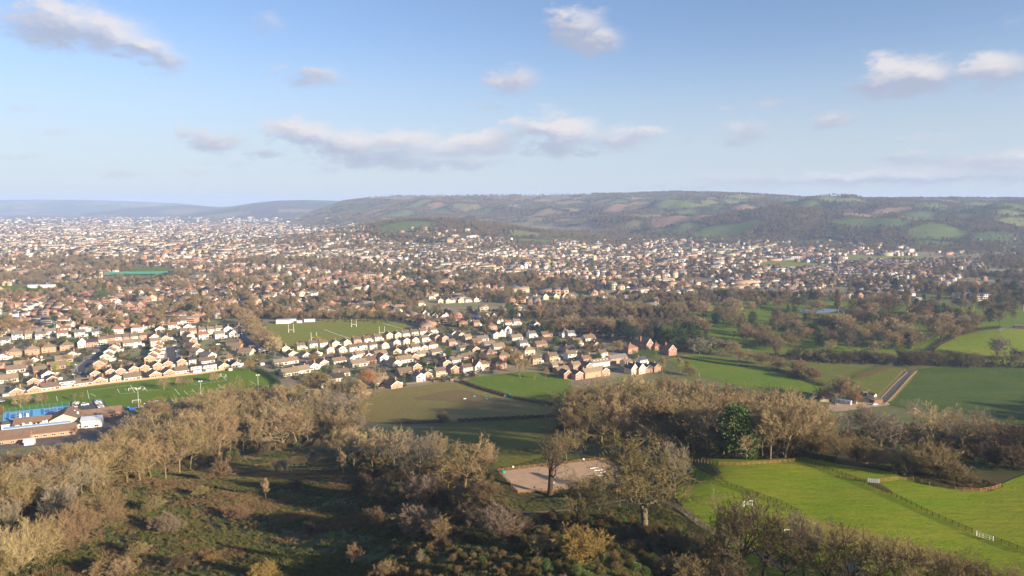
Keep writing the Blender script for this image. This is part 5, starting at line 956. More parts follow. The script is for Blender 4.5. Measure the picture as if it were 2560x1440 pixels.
M['far_leaves'] = ramp_mat('far_leaves', [(.03,.048,.022),(.055,.075,.025),(.025,.04,.024),(.07,.09,.03)])
M['scrub'] = ramp_mat('scrub', [(.16,.125,.06),(.10,.085,.035),(.20,.13,.07),(.08,.085,.03),(.24,.18,.09)])
def joined(key, m, name):
    mb = []; 
    me = bpy.data.meshes.new(name); V = []; Fc = []; mi = []
    for k, (pn, q) in enumerate(P[key]['parts']):
        o = len(V); V += [tuple(v.co) for v in q.vertices]; Fc += [tuple(i+o for i in p.vertices) for p in q.polygons]; mi += [k if pn == 'crown' else 0]*len(q.polygons)
    me.from_pydata(V, [], Fc); me.materials.append(M['trunk']); me.materials.append(m); me.polygons.foreach_set('material_index', mi); me.update()
    return bpy.data.objects.new(name, me)
def scatter(name, pts, kinds, scl, protos, label):
    """one object: copies of the prototype trees on a cloud of points"""
    me = bpy.data.meshes.new(name); n = len(pts); me.vertices.add(n); me.vertices.foreach_set('co', np.asarray(pts, np.float32).ravel())
    a = me.attributes.new('which', 'INT', 'POINT'); a.data.foreach_set('value', np.asarray(kinds, np.int32))
    a = me.attributes.new('size', 'FLOAT', 'POINT'); a.data.foreach_set('value', np.asarray(scl, np.float32))
    a = me.attributes.new('turn', 'FLOAT', 'POINT'); a.data.foreach_set('value', RNG.uniform(0, 6.28, n).astype(np.float32))
    o = link(name, me); o['kind'] = 'stuff'; o['label'] = label
    ng = bpy.data.node_groups.new(name, 'GeometryNodeTree'); ng.interface.new_socket('Geometry', in_out='INPUT', socket_type='NodeSocketGeometry'); ng.interface.new_socket('Geometry', in_out='OUTPUT', socket_type='NodeSocketGeometry')
    N = ng.nodes.new; L = ng.links.new; gi = N('NodeGroupInput'); go = N('NodeGroupOutput'); jn = N('GeometryNodeJoinGeometry')
    def attr(nm, t): q = N('GeometryNodeInputNamedAttribute'); q.data_type = t; q.inputs[0].default_value = nm; return [s for s in q.outputs if s.enabled][0]
    wh, sz, tu = attr('which', 'INT'), attr('size', 'FLOAT'), attr('turn', 'FLOAT'); cx = N('ShaderNodeCombineXYZ'); L(tu, cx.inputs[2])
    for k, p in enumerate(protos):
        oi = N('GeometryNodeObjectInfo'); oi.inputs[0].default_value = p; oi.inputs['As Instance'].default_value = True
        cmp_ = N('FunctionNodeCompare'); cmp_.data_type = 'INT'; cmp_.operation = 'EQUAL'; L(wh, cmp_.inputs[2]); cmp_.inputs[3].default_value = k
        ip_ = N('GeometryNodeInstanceOnPoints'); L(gi.outputs[0], ip_.inputs['Points']); L(cmp_.outputs[0], ip_.inputs['Selection']); L(oi.outputs['Geometry'], ip_.inputs['Instance']); L(cx.outputs[0], ip_.inputs['Rotation']); L(sz, ip_.inputs['Scale']); L(ip_.outputs[0], jn.inputs[0])
    L(jn.outputs[0], go.inputs[0]); md = o.modifiers.new('scatter', 'NODES'); md.node_group = ng; return o
FP = [joined('far0', M['far_twigs'], 'bare_a'), joined('far1', M['far_twigs'], 'bare_b'), joined('far2', M['far_twigs'], 'bare_c'), joined('farfir', M['far_leaves'], 'leafy_a'), joined('farround', M['far_leaves'], 'leafy_b')]
def far_trees():
    X, Y, K, Z_, Sx = [], [], [], [], []
    # among the houses
    n = 180000; y = np.exp(RNG.uniform(math.log(620), math.log(8500), n)); x = RNG.uniform(-1.02, 1.02, n)*y; z = hz(x, y); px, py = proj(x, y, z)
    td = np.zeros(n); done = np.zeros(n, bool)
    for poly, d, pal, t in TOWN: m = inpoly(px, py, poly) & ~done; td[m] = t; done |= m
    clump = np.clip(.6+1.3*wav(x, y, 95, 7.7)+.8*wav(x, y, 37, 2.2), .03, 1.6)
    ok = done & (RNG.random(n) < td*clump*.46)
    for p in NOGO: ok &= ~inpoly(px, py, p)
    ok &= clear_of_houses(x, y, 9)
    x, y, z = x[ok], y[ok], z[ok]; m = len(x); X.append(x); Y.append(y); Z_.append(z); K.append(RNG.choice(5, m, p=[.40, .30, .14, .07, .09])); Sx.append(RNG.uniform(.55, 1.1, m)*np.maximum(1, (y/4200)**.5))
    # woods, hedges and single trees on the hills
    n = 380000; y = np.sqrt(RNG.uniform(1900**2, 6900**2, n)); x = RNG.uniform(-.93, .93, n)*y; t, cc = hill_t(x, y); ok = (t > .015) & (t < 1.25); x, y, t, cc = x[ok], y[ok], t[ok], cc[ok]
    pr = np.zeros(len(x))
    for i in range(len(x)):
        (c1, s1, d1), (c2, s2, d2) = KD.find_n((x[i], y[i]*1.25, 0), 2)
        pr[i] = .72 if seed_kind[s1] >= 6 else (.85 if d2-d1 < 16+y[i]*.002 else .012+.25*(RNG.random() < .04))
    # old woodland along the steep slope and the foot
    pr = np.maximum(pr, .85*(wav(x, y, 130, 6.1) > .62)*(t < .8)); pr = np.where((t > .8) & (cc > 930) & (cc < 1480), pr*.12, pr); pr = np.maximum(pr, .5*(t < .1)*(cc > 1500))
    ok = RNG.random(len(x)) < pr; x, y = x[ok], y[ok]; z = hz(x, y); m = len(x)
    dk = wav(x, y, 120, 3.9) > .75
    X.append(x); Y.append(y); Z_.append(z); K.append(np.where(dk & (RNG.random(m) < .7), 3, RNG.choice(5, m, p=[.42, .36, .16, .03, .03]))); Sx.append(RNG.uniform(.55, 1.0, m)*np.maximum(1, (y/4500)**.6))
    X, Y, Z_, K, Sx = map(np.concatenate, (X, Y, Z_, K, Sx)); print('far trees', len(X))
    scatter('distant_trees', np.stack([X, Y, Z_], -1), K, Sx, FP, 'distant bare trees and evergreens among the houses and on the hills')
far_trees()
# scrub and brambles: woodland floor, hollow, banks
SCRUB = [joined('far2', M['scrub'], 'scrub_a'), joined('bush1', M['scrub'], 'scrub_b'), joined('round0', M['leaf_ivy'], 'scrub_c')]
def undergrowth():
    X, Y, K, Sx = [], [], [], []
    for poly, n, lo, hi, gp in [([(-520,1190),(-30,1200),(-30,1560),(-520,1560)], 260, .9, 1.9, .05), ([(2600,1000),(3000,1000),(3000,1180),(2600,1170)], 160, .9, 1.9, .05), ([(2600,890),(3000,890),(3000,925),(2600,920)], 120, .8, 1.6, .05),([(-60,1190),(330,1150),(560,1060),(740,1040),(900,1020),(905,1110),(700,1125),(520,1165),(300,1210),(-60,1300)], 900, .35, .75, .1), ([(1385,1080),(1600,1040),(1900,1065),(2070,1100),(2060,1140),(1760,1140),(1500,1112)], 520, .3, .7, .06),
                            ([(-60,1290),(300,1205),(520,1170),(640,1240),(700,1330),(620,1440),(560,1600),(-100,1600)], 2600, .06, .17, .01), ([(880,1235),(1230,1200),(1290,1300),(1330,1400),(1280,1500),(1000,1500),(940,1330)], 900, .08, .3, .03), ([(1330,1290),(1500,1290),(1700,1330),(1760,1400),(1800,1560),(1300,1560)], 300, .15, .4, .12),
                            ([(860,1140),(1100,1150),(1230,1190),(1230,1230),(900,1215)], 260, .2, .5, .05), ([(2060,1100),(2250,1060),(2560,1080),(2600,1180),(2300,1190),(2100,1150)], 420, .2, .6, .08), ([(1900,885),(2560,912),(2560,922),(1900,905)], 220, .25, .6, .08), ([(1720,1120),(1980,1124),(2090,1150),(1760,1146)], 150, .1, .22, 0), ([(2270,1186),(2430,1196),(2500,1216),(2400,1224)], 220, .08, .2, 0),
                            ([(640,1160),(860,1130),(930,1180),(905,1230),(960,1330),(900,1440),(700,1440),(660,1300)], 1100, .05, .13, .01), ([(600,780),(660,800),(690,880),(670,890),(610,820)], 120, .3, .6, .05), ([(660,800),(1080,812),(1080,795),(660,788)], 160, .3, .6, .1), ([(1350,800),(1760,790),(1760,850),(1350,830)], 260, .4, .8, .15)]:
        xs = [p[0] for p in poly]; ys = [p[1] for p in poly]; W_ = [at(a, b) for a, b in poly]; x0, x1 = min(w.x for w in W_), max(w.x for w in W_); y0, y1 = min(w.y for w in W_), max(w.y for w in W_)
        x = RNG.uniform(x0, x1, n*6); y = RNG.uniform(y0, y1, n*6); px, py = proj(x, y, hz(x, y)); ok = np.nonzero(inpoly(px, py, poly))[0][:n]
        X.append(x[ok]); Y.append(y[ok]); m = len(ok); Sx.append(RNG.uniform(lo, hi, m)); K.append(np.where(RNG.random(m) < gp, 2, RNG.integers(0, 2, m)))
    X, Y, K, Sx = map(np.concatenate, (X, Y, K, Sx))
    scatter('undergrowth', np.stack([X, Y, hz(X, Y)-.1], -1), K, Sx, SCRUB, 'brambles and scrub on the woodland floor and rough banks')
undergrowth()
def tuft(mk):
    r = random.Random(3); mb = MB()
    for k in range(70):
        a = r.uniform(0, 6.28); q = r.random()**.6*.9; p = Vector((q*math.cos(a), q*math.sin(a), 0)); d = Vector((r.gauss(0,.45), r.gauss(0,.45), 1)).normalized(); L = r.uniform(.25, .75)*(1.1-.4*q); s = Vector((r.gauss(0,1), r.gauss(0,1), 0)).normalized()*.035; e = p+d*L+Vector((d.x, d.y, -.3))*.25*L; m = p+d*L*.6
        o = len(mb.v); mb.v += [tuple(p-s), tuple(p+s), tuple(m+s*.7), tuple(m-s*.7), tuple(e)]; mb.f += [(o,o+1,o+2,o+3),(o+3,o+2,o+4)]; mb.m += [0,0]
    return bpy.data.objects.new('tuft', mb.mesh('tuft', M[mk]))
M['tufts'] = ramp_mat('tufts', [(.12,.105,.042),(.07,.09,.022),(.16,.13,.055),(.055,.085,.02),(.10,.085,.04),(.075,.11,.025)])
M['bramble'] = ramp_mat('bramble', [(.17,.115,.06),(.12,.08,.045),(.20,.14,.07),(.15,.12,.05)])
def rough_grass():
    X, Y, Sx = [], [], []; T_ = [tuft('tufts'), tuft('bramble')]
    for poly, n, lo, hi in [([(-60,1270),(300,1200),(520,1165),(700,1120),(900,1130),(1240,1200),(1300,1300),(1330,1560),(-100,1600)], 26000, .55, 1.5), ([(1300,1300),(1500,1270),(1660,1262),(1800,1350),(1960,1560),(1300,1560)], 4500, .5, 1.3), ([(1195,1185),(1250,1180),(1300,1236),(1640,1215),(1690,1250),(1580,1246),(1400,1274),(1200,1290)], 3000, .3, .7),
                           ([(2240,1182),(2330,1192),(2430,1198),(2500,1216),(2470,1226),(2400,1224),(2310,1210)], 2600, .6, 1.5), ([(1700,1150),(1720,1120),(1980,1126),(2090,1145),(2090,1158),(1990,1140),(1780,1148)], 2600, .7, 1.6), ([(2060,1100),(2250,1060),(2560,1080),(2600,1180),(2300,1190),(2100,1150)], 3000, .6, 1.6), ([(1200,1130),(1330,1120),(1420,1140),(1300,1172),(1200,1175)], 1500, .3, .8)]:
        W_ = [at(a, b) for a, b in poly]; x0, x1 = min(w.x for w in W_), max(w.x for w in W_); y0, y1 = min(w.y for w in W_), max(w.y for w in W_)
        x = RNG.uniform(x0, x1, n*4); y = RNG.uniform(y0, y1, n*4); px, py = proj(x, y, hz(x, y)); k = inpoly(px, py, poly) & (RNG.random(n*4) < np.clip(.55+.8*wav(x, y, 9, 4.2)+.4*wav(x, y, 3.1, 1.2), .08, 1)); ok = np.nonzero(k)[0][:n]
        X.append(x[ok]); Y.append(y[ok]); Sx.append(RNG.uniform(lo, hi, len(ok)))
    X, Y, Sx = map(np.concatenate, (X, Y, Sx)); scatter('rough_grass', np.stack([X, Y, hz(X, Y)], -1), ((wav(X, Y, 13, 2.7)+.5*wav(X, Y, 5, 1.1)+np.clip((-40-X)/80, -.8, .5)) > .62).astype(int), Sx, T_, 'rough dead grass and weeds over the banks and clearings'); print('tufts', len(X))
rough_grass()
def garden_shrubs():
    n = 9000; EST = [(0,830),(330,808),(600,815),(700,885),(1040,838),(1090,780),(1350,775),(1420,830),(1500,860),(1560,900),(1400,940),(1260,925),(1150,950),(940,975),(800,975),(700,945),(600,915),(330,948),(30,992)]
    W_ = [at(a, b) for a, b in EST]; x = RNG.uniform(min(w.x for w in W_), max(w.x for w in W_), n*3); y = RNG.uniform(min(w.y for w in W_), max(w.y for w in W_), n*3); px, py = proj(x, y, hz(x, y)); ok = inpoly(px, py, EST)
    for p in NOGO: ok &= ~inpoly(px, py, p)
    for _, rp, w in ROADS:
        for i in range(len(rp)-1):
            a, b = at(*rp[i]), at(*rp[i+1]); d = np.array([b.x-a.x, b.y-a.y]); t = np.clip(((x-a.x)*d[0]+(y-a.y)*d[1])/(d@d), 0, 1); ok &= np.hypot(x-a.x-t*d[0], y-a.y-t*d[1]) > w*.8
    ok &= clear_of_houses(x, y, 8.0); i = np.nonzero(ok)[0][:1500]; x, y = x[i], y[i]; m = len(x)
    scatter('garden_shrubs', np.stack([x, y, hz(x, y)], -1), np.where(RNG.random(m) < .5, 2, RNG.integers(0, 2, m)), RNG.uniform(.2, .55, m), SCRUB[:2]+[joined('farround', M['far_leaves'], 'garden_c')], 'shrubs in the gardens between the estate houses')
garden_shrubs()
# ------------------------------------------------------------------ goals, posts, fences, gates
def ground(x, y): return float(hz(x, y))
for k, c in dict(green=(.02,.30,.16), yellow=(.75,.45,.02), blue=(.03,.10,.42), red=(.45,.03,.03), black=(.02,.02,.022), silver=(.45,.46,.48), white=(.75,.75,.74), grey=(.16,.165,.17), navy=(.02,.035,.10), teal=(.03,.33,.30)).items(): M['paint_'+k] = mat('paint_'+k, c, .4, .5)
M['canopy'] = mat('canopy_net', (.06,.22,.17), .8, .2)
M['court'] = mat('court_blue', (.05,.22,.52), .8, .2, (.045,.19,.45), .2); M['court_l'] = mat('court_light_blue', (.12,.40,.68), .8, .2); M['net'] = mat('goal_net', (.62,.62,.6), .9, .1)
M['rail_dark'] = mat('rail_dark_wood', (.065,.042,.022), .95, .05, (.04,.027,.015), 2); M['rail_new'] = mat('rail_new_wood', (.33,.19,.095), .9, .1, (.27,.15,.07), 2); M['rail_pale'] = mat('rail_pale_wood', (.40,.27,.16), .9, .1)
M['galv'] = mat('galvanised_steel', (.48,.52,.56), .45, .5); M['tyre'] = mat('tyre', (.02,.02,.02), .9, .1); M['wood_shed'] = mat('shed_wood', (.20,.12,.07), .9, .1, (.15,.09,.05), 1.5)
def goal(w, rz, wid, h, dep, label, group, s=.1):
    t = thing('football_goal', label, 'goal', w, rz, group)
    m = MB(); m.bar((0,0,0), (0,0,h), s); post = m.mesh('post', M['paint_white'])
    for sx in (-1, 1): link('post', post, t, (sx*wid/2, 0, 0))
    m = MB(); m.bar((-wid/2-s/2, 0, h+s/2), (wid/2+s/2, 0, h+s/2), s); link('crossbar', m.mesh('crossbar', M['paint_white']), t)
    m = MB()
    for sx in (-1, 1): m.bar((sx*wid/2, s, h-.05), (sx*wid/2, dep, .04), s*.7); m.bar((sx*wid/2, s, .04), (sx*wid/2, dep-.05, .04), s*.7)
    m.bar((-wid/2, dep+.04, .04), (wid/2, dep+.04, .04), s*.7); link('stay_frame', m.mesh('stay_frame', M['paint_white']), t)
    m = MB(); n = 6
    for i in range(n+1):
        x = -wid/2+wid*i/n; m.bar((x, .06, h-.02), (x, dep-.06, .1), .014)
    for i in range(1, 7):
        f = i/7; m.bar((-wid/2+.03, dep*f, h*(1-f)+.02), (wid/2-.03, dep*f, h*(1-f)+.02), .014)
    for sx in (-1, 1):
        for i in range(1, 5):
            f = i/5; m.bar((sx*(wid/2-.02), dep*f, .08), (sx*(wid/2-.02), dep*f, h*(1-f)), .014)
    link('net', m.mesh('net', M['net']), t); return t
for px, py, rz, wd, hh, lab in [(331,977,R(20),5.4,2.2,'white goal on its back frame near the car park side of the field'),(357,974,R(150),5.4,2.2,'white goal facing left, second along the playing field'),(559,942,R(150),6.5,2.4,'white goal at the far right end of the playing field'),(341,1007,R(25),5.2,2.1,'white goal beside the left floodlight pole')]:
    goal(at(px, py), rz, wd, hh, 1.8, lab, 'goals on the playing field', .14)
goal(at(1870,1268), R(15), 2.6, 1.7, 1.2, 'small white goal on the hill pasture by the dark fence', 'goals on the hill pasture', .1)
goal(at(1980,1345), R(172), 3.6, 2.0, 1.6, 'larger white goal behind the near grove branches', 'goals on the hill pasture', .1)
def rugby_posts(w, rz, label, H):
    t = thing('rugby_posts', label, 'rugby posts', w, rz, 'rugby posts')
    m = MB(); m.tube([Vector((0,0,0)), Vector((0,0,H))], [.15,.13], 8); p = m.mesh('post', M['paint_white']); m = MB(); m.tube([Vector((0,0,.02)), Vector((0,0,1.6))], [.3,.3], 8); pd = m.mesh('pad', M['paint_white'])
    for s in (-2.9, 2.9): q = link('post', p, t, (s,0,0)); link('pad', pd, q)
    m = MB(); m.bar((-2.75,0,3), (2.75,0,3), .22); link('crossbar', m.mesh('crossbar', M['paint_white']), t)
for px, py, H, lab in [(728,831,9.5,'rugby posts at the left end of the far pitch'),(785,851,9,'rugby posts half hidden by a golden bush'),(885,817,9.5,'rugby posts farthest from the houses'),(955,838,10,'rugby posts just behind the row of houses')]:
    rugby_posts(at(px, py), R(12), lab, H)
def polyline(px_pts):
    P_ = [at(*p) for p in px_pts]; return P_
def resample(P_, d):
    out = [P_[0].copy()]; acc = 0
    for a, b in zip(P_[:-1], P_[1:]):
        L = (b-a).length; s = d-acc
        while s <= L: q = a.lerp(b, s/L); q.z = ground(q.x, q.y); out.append(q); s += d
        acc = (acc+L) % d if s-d != L else 0
        acc = L-(s-d)
    return out
POSTS = {}
def fence(name, label, px_pts, sp, h, m, rails=3, rw=.11, pw=.13, cat='fence', group=None, world=None):
    """post and rail: every post and every rail of every bay is a part"""
    Q = resample(world or polyline(px_pts), sp); c = Q[len(Q)//2]; t = thing(name, label, cat, c, 0, group)
    k = (h, pw, m.name)
    if k not in POSTS:
        mb = MB(); mb.box(-pw/2, pw/2, -pw/2, pw/2, -.3, h); ml = MB(); ml.box(0, 1, -.02, .02, -rw/2, rw/2); POSTS[k] = (mb.mesh('post', m), ml.mesh('rail', m))
    pm, rm = POSTS[k]
    for i, q in enumerate(Q):
        link('post', pm, t, q-c, random.uniform(-.1, .1))
        if i+1 < len(Q):
            d = Q[i+1]-q; L = d.length; az = math.atan2(d.y, d.x); off = Vector((math.sin(az), -math.cos(az), 0))*(pw/2+.021)
            for r_ in range(rails):
                o = link('rail', rm, t, q-c+Vector((0,0,h*(r_+1)/(rails+.25)))+off); o.rotation_euler = (0, -math.asin(d.z/L), az); o.scale = (L-.004, 1, 1)
    return t
fence('post_and_rail_fence', 'long dark post and rail fence running down the hill pasture to the right edge', [(1978,1144),(2060,1172),(2150,1205),(2240,1245),(2330,1290),(2420,1328),(2440,1338)], 1.9, 1.25, M['rail_dark'], 3, .09, .12)
fence('post_and_rail_fence', 'dark post and rail fence continuing beyond the pale gate to the right edge', [(2484,1352),(2530,1370),(2600,1396)], 1.9, 1.25, M['rail_dark'], 3, .09, .12)
fence('post_and_rail_fence', 'dark post and rail fence down the left side of the pasture towards the grove', [(1724,1158),(1760,1180),(1820,1215),(1880,1236),(1950,1260),(2010,1290)], 1.9, 1.25, M['rail_dark'], 3, .09, .12)
fence('post_and_rail_fence', 'new orange-brown rail fence along the top of the pasture under the pine', [(1724,1156),(1790,1164),(1850,1164),(1920,1160),(1998,1154)], 1.9, 1.2, M['rail_new'], 3, .085)
fence('post_and_rail_fence', 'new orange-brown rail fence from the dark fence to the metal gate', [(2084,1193),(2120,1199),(2170,1204)], 1.9, 1.2, M['rail_new'], 3, .085)
fence('post_and_rail_fence', 'new orange-brown rail fence curving right from the metal gate round dry grass', [(2198,1206),(2240,1201),(2280,1203),(2330,1216),(2400,1228),(2450,1230),(2480,1226),(2501,1218)], 2.2, 1.2, M['rail_new'], 3, .085)
fence('wooden_fence', 'weathered rail fence along the far long side of the riding arena', [(1245,1180),(1380,1164),(1522,1149)], 2.0, 1.35, M['rail_new'], 3, .085, group='rails round the riding arena')
fence('wooden_fence', 'rail fence along the near long side of the riding arena', [(1296,1234),(1400,1228),(1500,1221),(1602,1213)], 2.0, 1.35, M['rail_new'], 3, .085, group='rails round the riding arena')
fence('wooden_fence', 'short left end rail of the riding arena beside the green tub', [(1245,1180),(1296,1234)], 2.0, 1.35, M['rail_new'], 3, .085, group='rails round the riding arena')
fence('wooden_fence', 'short right end rail of the riding arena near the yellow boat', [(1522,1149),(1602,1213)], 2.0, 1.35, M['rail_dark'], 3, .16, group='rails round the riding arena')
fence('pitch_barrier', 'white rail barrier down the middle of the rugby field', [(810,825),(845,838),(877,848)], 3.0, 1.15, M['paint_white'], 2, .16, .18, 'barrier')
fence('pitch_barrier', 'white rail barrier on the right side of the rugby field', [(957,809),(990,819),(1024,827)], 3.0, 1.15, M['paint_white'], 2, .16, .18, 'barrier')
fence('drive_fence', 'pale low fence on the left side of the farm drive', [(2261,924),(2268,932),(2240,958),(2205,995),(2200,1002)], 3.0, .95, M['rail_pale'], 2, .13, .14)
fence('drive_fence', 'pale low fence on the right side of the farm drive', [(2293,928),(2270,950),(2240,985),(2212,1014)], 3.0, .95, M['rail_pale'], 2, .13, .14)
fence('garden_fence', 'pale board fence between the playing field and the bungalows', [(62,988),(130,978),(250,962),(330,953),(400,946),(500,935),(590,921)], 3.4, 1.5, M['rail_pale'], 3, .42, .14)
fence('paddock_fence', 'thin pale fence along the top of the paddock below the houses', [(915,978),(1000,964),(1080,955),(1145,952)], 3.5, 1.2, M['rail_pale'], 2, .12, .14)
def gate(name, label, a, b, bars, h, m, cat='gate', uprights=5):
    A, B = at(*a), at(*b); d = B-A; L = d.length; t = thing(name, label, cat, A, math.atan2(d.y, d.x)); sl = d.z/L
    mb = MB(); mb.bar((0,0,0), (0,0,h+.15), .14)
    for x in (0, L): link('post', mb.mesh('post', m) if x == 0 else t.children[0].data, t, (x, 0, sl*x))
    for i in range(bars): q = MB(); z = .12+(h-.12)*i/(bars-1); q.bar((.09, 0, z+sl*.09), (L-.09, 0, z+sl*(L-.09)), .07); link('bar', q.mesh('bar', m), t)
    for i in range(1, uprights): q = MB(); x = L*i/uprights; q.bar((x, -.075, .1+sl*x), (x, -.075, h+sl*x), .07); link('upright', q.mesh('upright', m), t)
gate('field_gate', 'grey metal field gate between two runs of new rail fence', (2170,1207), (2197,1208), 6, 1.3, M['galv'])
gate('field_gate', 'pale upright gate set into the long dark fence near the right edge', (2441,1340), (2482,1354), 3, 1.2, M['paint_white'], uprights=5)
gate('field_gate', 'small grey gate between the pale trunks at the pasture top', (1933,1139), (1943,1137), 5, 1.2, M['galv'], uprights=2)
gate('field_gate', 'small grey gate leaf at the head of the dark fence', (1958,1141), (1964,1143), 5, 1.2, M['galv'], uprights=2)
# floodlights of the playing field, lamp posts
def pole(w, H, label, group, heads=2, name='floodlight_pole', cat='floodlight', r=.16):
    t = thing(name, label, cat, w, R(20), group); m = MB(); m.tube([Vector((0,0,-.3)), Vector((0,0,H))], [r, r*.6], 8); link('mast', m.mesh('mast', M['galv']), t)
    m = MB(); m.bar((-1.1,0,H), (1.1,0,H), .16); link('crossarm', m.mesh('crossarm', M['galv']), t); m = MB(); m.box(-.45,.45,-.3,.3,-.25,.3); hm = m.mesh('lamp_head', M['paint_white'])
    for i in range(heads): o = link('lamp_head', hm, t, (-.9+1.8*i/max(heads-1, 1), -.25, H+.2)); o.rotation_euler = (R(25), 0, 0)
for px, py, top, lab in [(347,1018,977,'tall floodlight pole beside the shelter, left one of three'),(503,996,957,'tall floodlight pole in the middle of the field edge'),(646,976,940,'tall floodlight pole at the right end of the playing field')]:
    w = at(px, py); pole(w, (py-top)*w.length/F*1.04, lab, 'floodlight poles of the playing field')
for px, py, top, lab in [(651,890,874,'lamp post on the shaded lane, left one'),(663,893,877,'lamp post on the shaded lane, right one'),(607,846,834,'lamp post by the brick house at the lane top'),(187,953,938,'lamp post at the mouth of the diagonal street'),(193,930,914,'lamp post on the diagonal street'),(443,896,879,'lamp post on the straight street'),(441,868,852,'lamp post at the head of the straight street'),(365,1024,1010,'short lamp post by the shelter')]:
    w = at(px, py); pole(w, (py-top)*w.length/F, lab, 'lamp posts of the estate', 1, 'lamp_post', 'lamp post', .1)
# pitch markings
def lines(name, segs, w=.28):
    for a, b in segs:
        A, B = at(*a), at(*b); d = (B-A).normalized(); n = Vector((-d.y, d.x, 0))*(w/2)
        sheet(name, [(A.x-n.x,A.y-n.y),(B.x-n.x,B.y-n.y),(B.x+n.x,B.y+n.y),(A.x+n.x,A.y+n.y)], WHITE, .13, 400, world=True)
lines('pitch_marking', [((218,976),(223,997)),((141,991),(144,1003)),((223,976),(326,963)),((326,963),(337,982)),((293,972),(299,982)),((299,985),(337,982)),((313,972),(316,977)),((362,970),(368,978)),((368,978),(398,974)),((520,951),(480,960)),((548,935),(567,951)),((437,973),(449,987)),((460,978),(470,987)),((480,973),(493,987)),((545,961),(561,973)),((567,951),(480,963)),((226,984),(240,991)),((628,955),(640,962))])
m = mat('path_pale_blue', (.42,.50,.58), .8, .2)
sheet('track_edge', strip_poly([(340,1020),(380,1013),(440,1005),(503,997),(560,990)], 1.6), m, .16, 12, world=True)
# tennis courts
def flat_quad(name, pts, m, dz, kind='structure', parent=None): return sheet(name, pts, m, dz, 60, 1, kind=kind, parent=parent)
def court():
    Q = [(8,1032),(172,1014),(174,1026),(6,1058)]; W_ = [at(*q) for q in Q]
    t = thing('tennis_courts', 'blue tennis courts with white lines behind the school', 'tennis court', (0,0,0))
    flat_quad('surround', Q, M['court_l'], .14, None, t)
    def P_(u, v): a = W_[0].lerp(W_[1], u); b = W_[3].lerp(W_[2], u); q = a.lerp(b, v); return q
    def patch(n, u0, u1, v0, v1, m, dz):
        return sheet(n, [(P_(u, v).x, P_(u, v).y) for u, v in ((u0,v0),(u1,v0),(u1,v1),(u0,v1))], m, dz, 400, world=True, parent=t, kind=None)
    for (a, b) in ((.05, .44), (.56, .95)):
        patch('playing_surface', a, b, .10, .9, M['court'], .19); du = .004; dv = .02
        for v in (.16, .26, .74, .84): patch('line', a+.05, b-.05, v, v+dv, WHITE, .24)
        for u in (a+.05, a+.14, b-.14, b-.05): patch('line', u, u+du, .16, .86, WHITE, .245)
        patch('line', a+.14, b-.14, .50, .52, WHITE, .25)
        q0, q1 = P_((a+b)/2, .12), P_((a+b)/2, .88); mb = MB(); n = 12
        mb.bar((q0.x, q0.y, q0.z+.9), (q1.x, q1.y, q1.z+.9), .08); mb.bar((q0.x,q0.y,q0.z+.2),(q0.x,q0.y,q0.z+1.05),.1); mb.bar((q1.x,q1.y,q1.z+.2),(q1.x,q1.y,q1.z+1.05),.1); link('net', mb.mesh('net', M['paint_white']), t)
court()
cf = [at(6,1032), at(174,1013), at(176,1027)]
fence('court_fence', 'tall green mesh fence round the back of the tennis courts', None, 4, 3.0, M['paint_teal'], 6, .03, .1, world=[Vector((p.x, p.y, p.z)) for p in cf])
# ------------------------------------------------------------------ school
M['roof_school'] = mat('school_roof', (.185,.125,.09), .85, .2, (.15,.10,.07), .25); M['metal_roof'] = mat('metal_roof', (.50,.55,.62), .35, .5, (.42,.47,.54), .1); M['skyl'] = mat('skylight_blue', (.34,.46,.62), .3, .5)
sheet('car_park', [(180,1012),(262,1004),(270,1026),(255,1042),(190,1046)], ASPH, .18, 30, 1)
sheet('school_yard', [(262,1026),(315,1018),(330,1040),(320,1080),(250,1095),(100,1115),(-20,1125),(-20,1060),(180,1040)], mat('school_yard', (.16,.135,.115), .9, .1, (.12,.1,.09), .1), .16, 30, 1)
def block(t, nm, px, py, wx, wy, ze, zr, rz, axis, wall, roof, wins=0):
    """one wing: walls, roof, windows along its front"""
    w = at(px, py); base = w-t.location
    o = link('wing_wall', wall_mesh(wx, wy, ze, zr if axis != 'h' else ze, axis if axis != 'f' else 'h'), t, base, rz); setmat(o, M['wall_'+wall])
    if axis == 'f': mb = MB(); mb.box(-wx/2-.3, wx/2+.3, -wy/2-.3, wy/2+.3, ze+.002, ze+.35); rm = mb.mesh('roof', [M['felt']])
    else: rm = hip_roof(wx, wy, ze, zr, .6) if axis == 'h' else gable_roof(wx, wy, ze, zr, axis, .6, .25)
    r = link('roof', rm, t, base, rz); setmat(r, M[roof])
    c, s = math.cos(rz), math.sin(rz)
    for i in range(wins):
        x = -wx/2+wx*(i+.5)/wins; y = -wy/2-.03; link('window', WIN[(2.4,1.25)], t, base+Vector((x*c-y*s, x*s+y*c, 1.6)), rz)
    return base
sc0 = at(160, 1060); sch = thing('school_building', 'sprawling brown roofed school beside the blue tennis courts', 'school', sc0); a_ = R(24)
block(sch, 'hall', 168, 1058, 17, 19, 5.0, 9.0, a_, 'y', 'cream', 'roof_school', 4)
b0 = block(sch, 'left_block', 85, 1066, 20, 11, 4.0, 6.6, a_, 'x', 'cream', 'roof_school', 5)
block(sch, 'front_range', 85, 1092, 46, 11, 3.4, 6.2, a_, 'x', 'brick', 'roof_school', 10)
block(sch, 'front_left', 25, 1104, 22, 14, 3.4, 6.4, a_, 'x', 'brick', 'roof_school', 4)
block(sch, 'right_range', 238, 1044, 26, 9, 3.4, 6.0, a_, 'x', 'brick', 'roof_school', 5)
block(sch, 'right_end', 280, 1038, 12, 9, 3.6, 6.2, a_, 'x', 'redbrick', 'roof_school', 3)
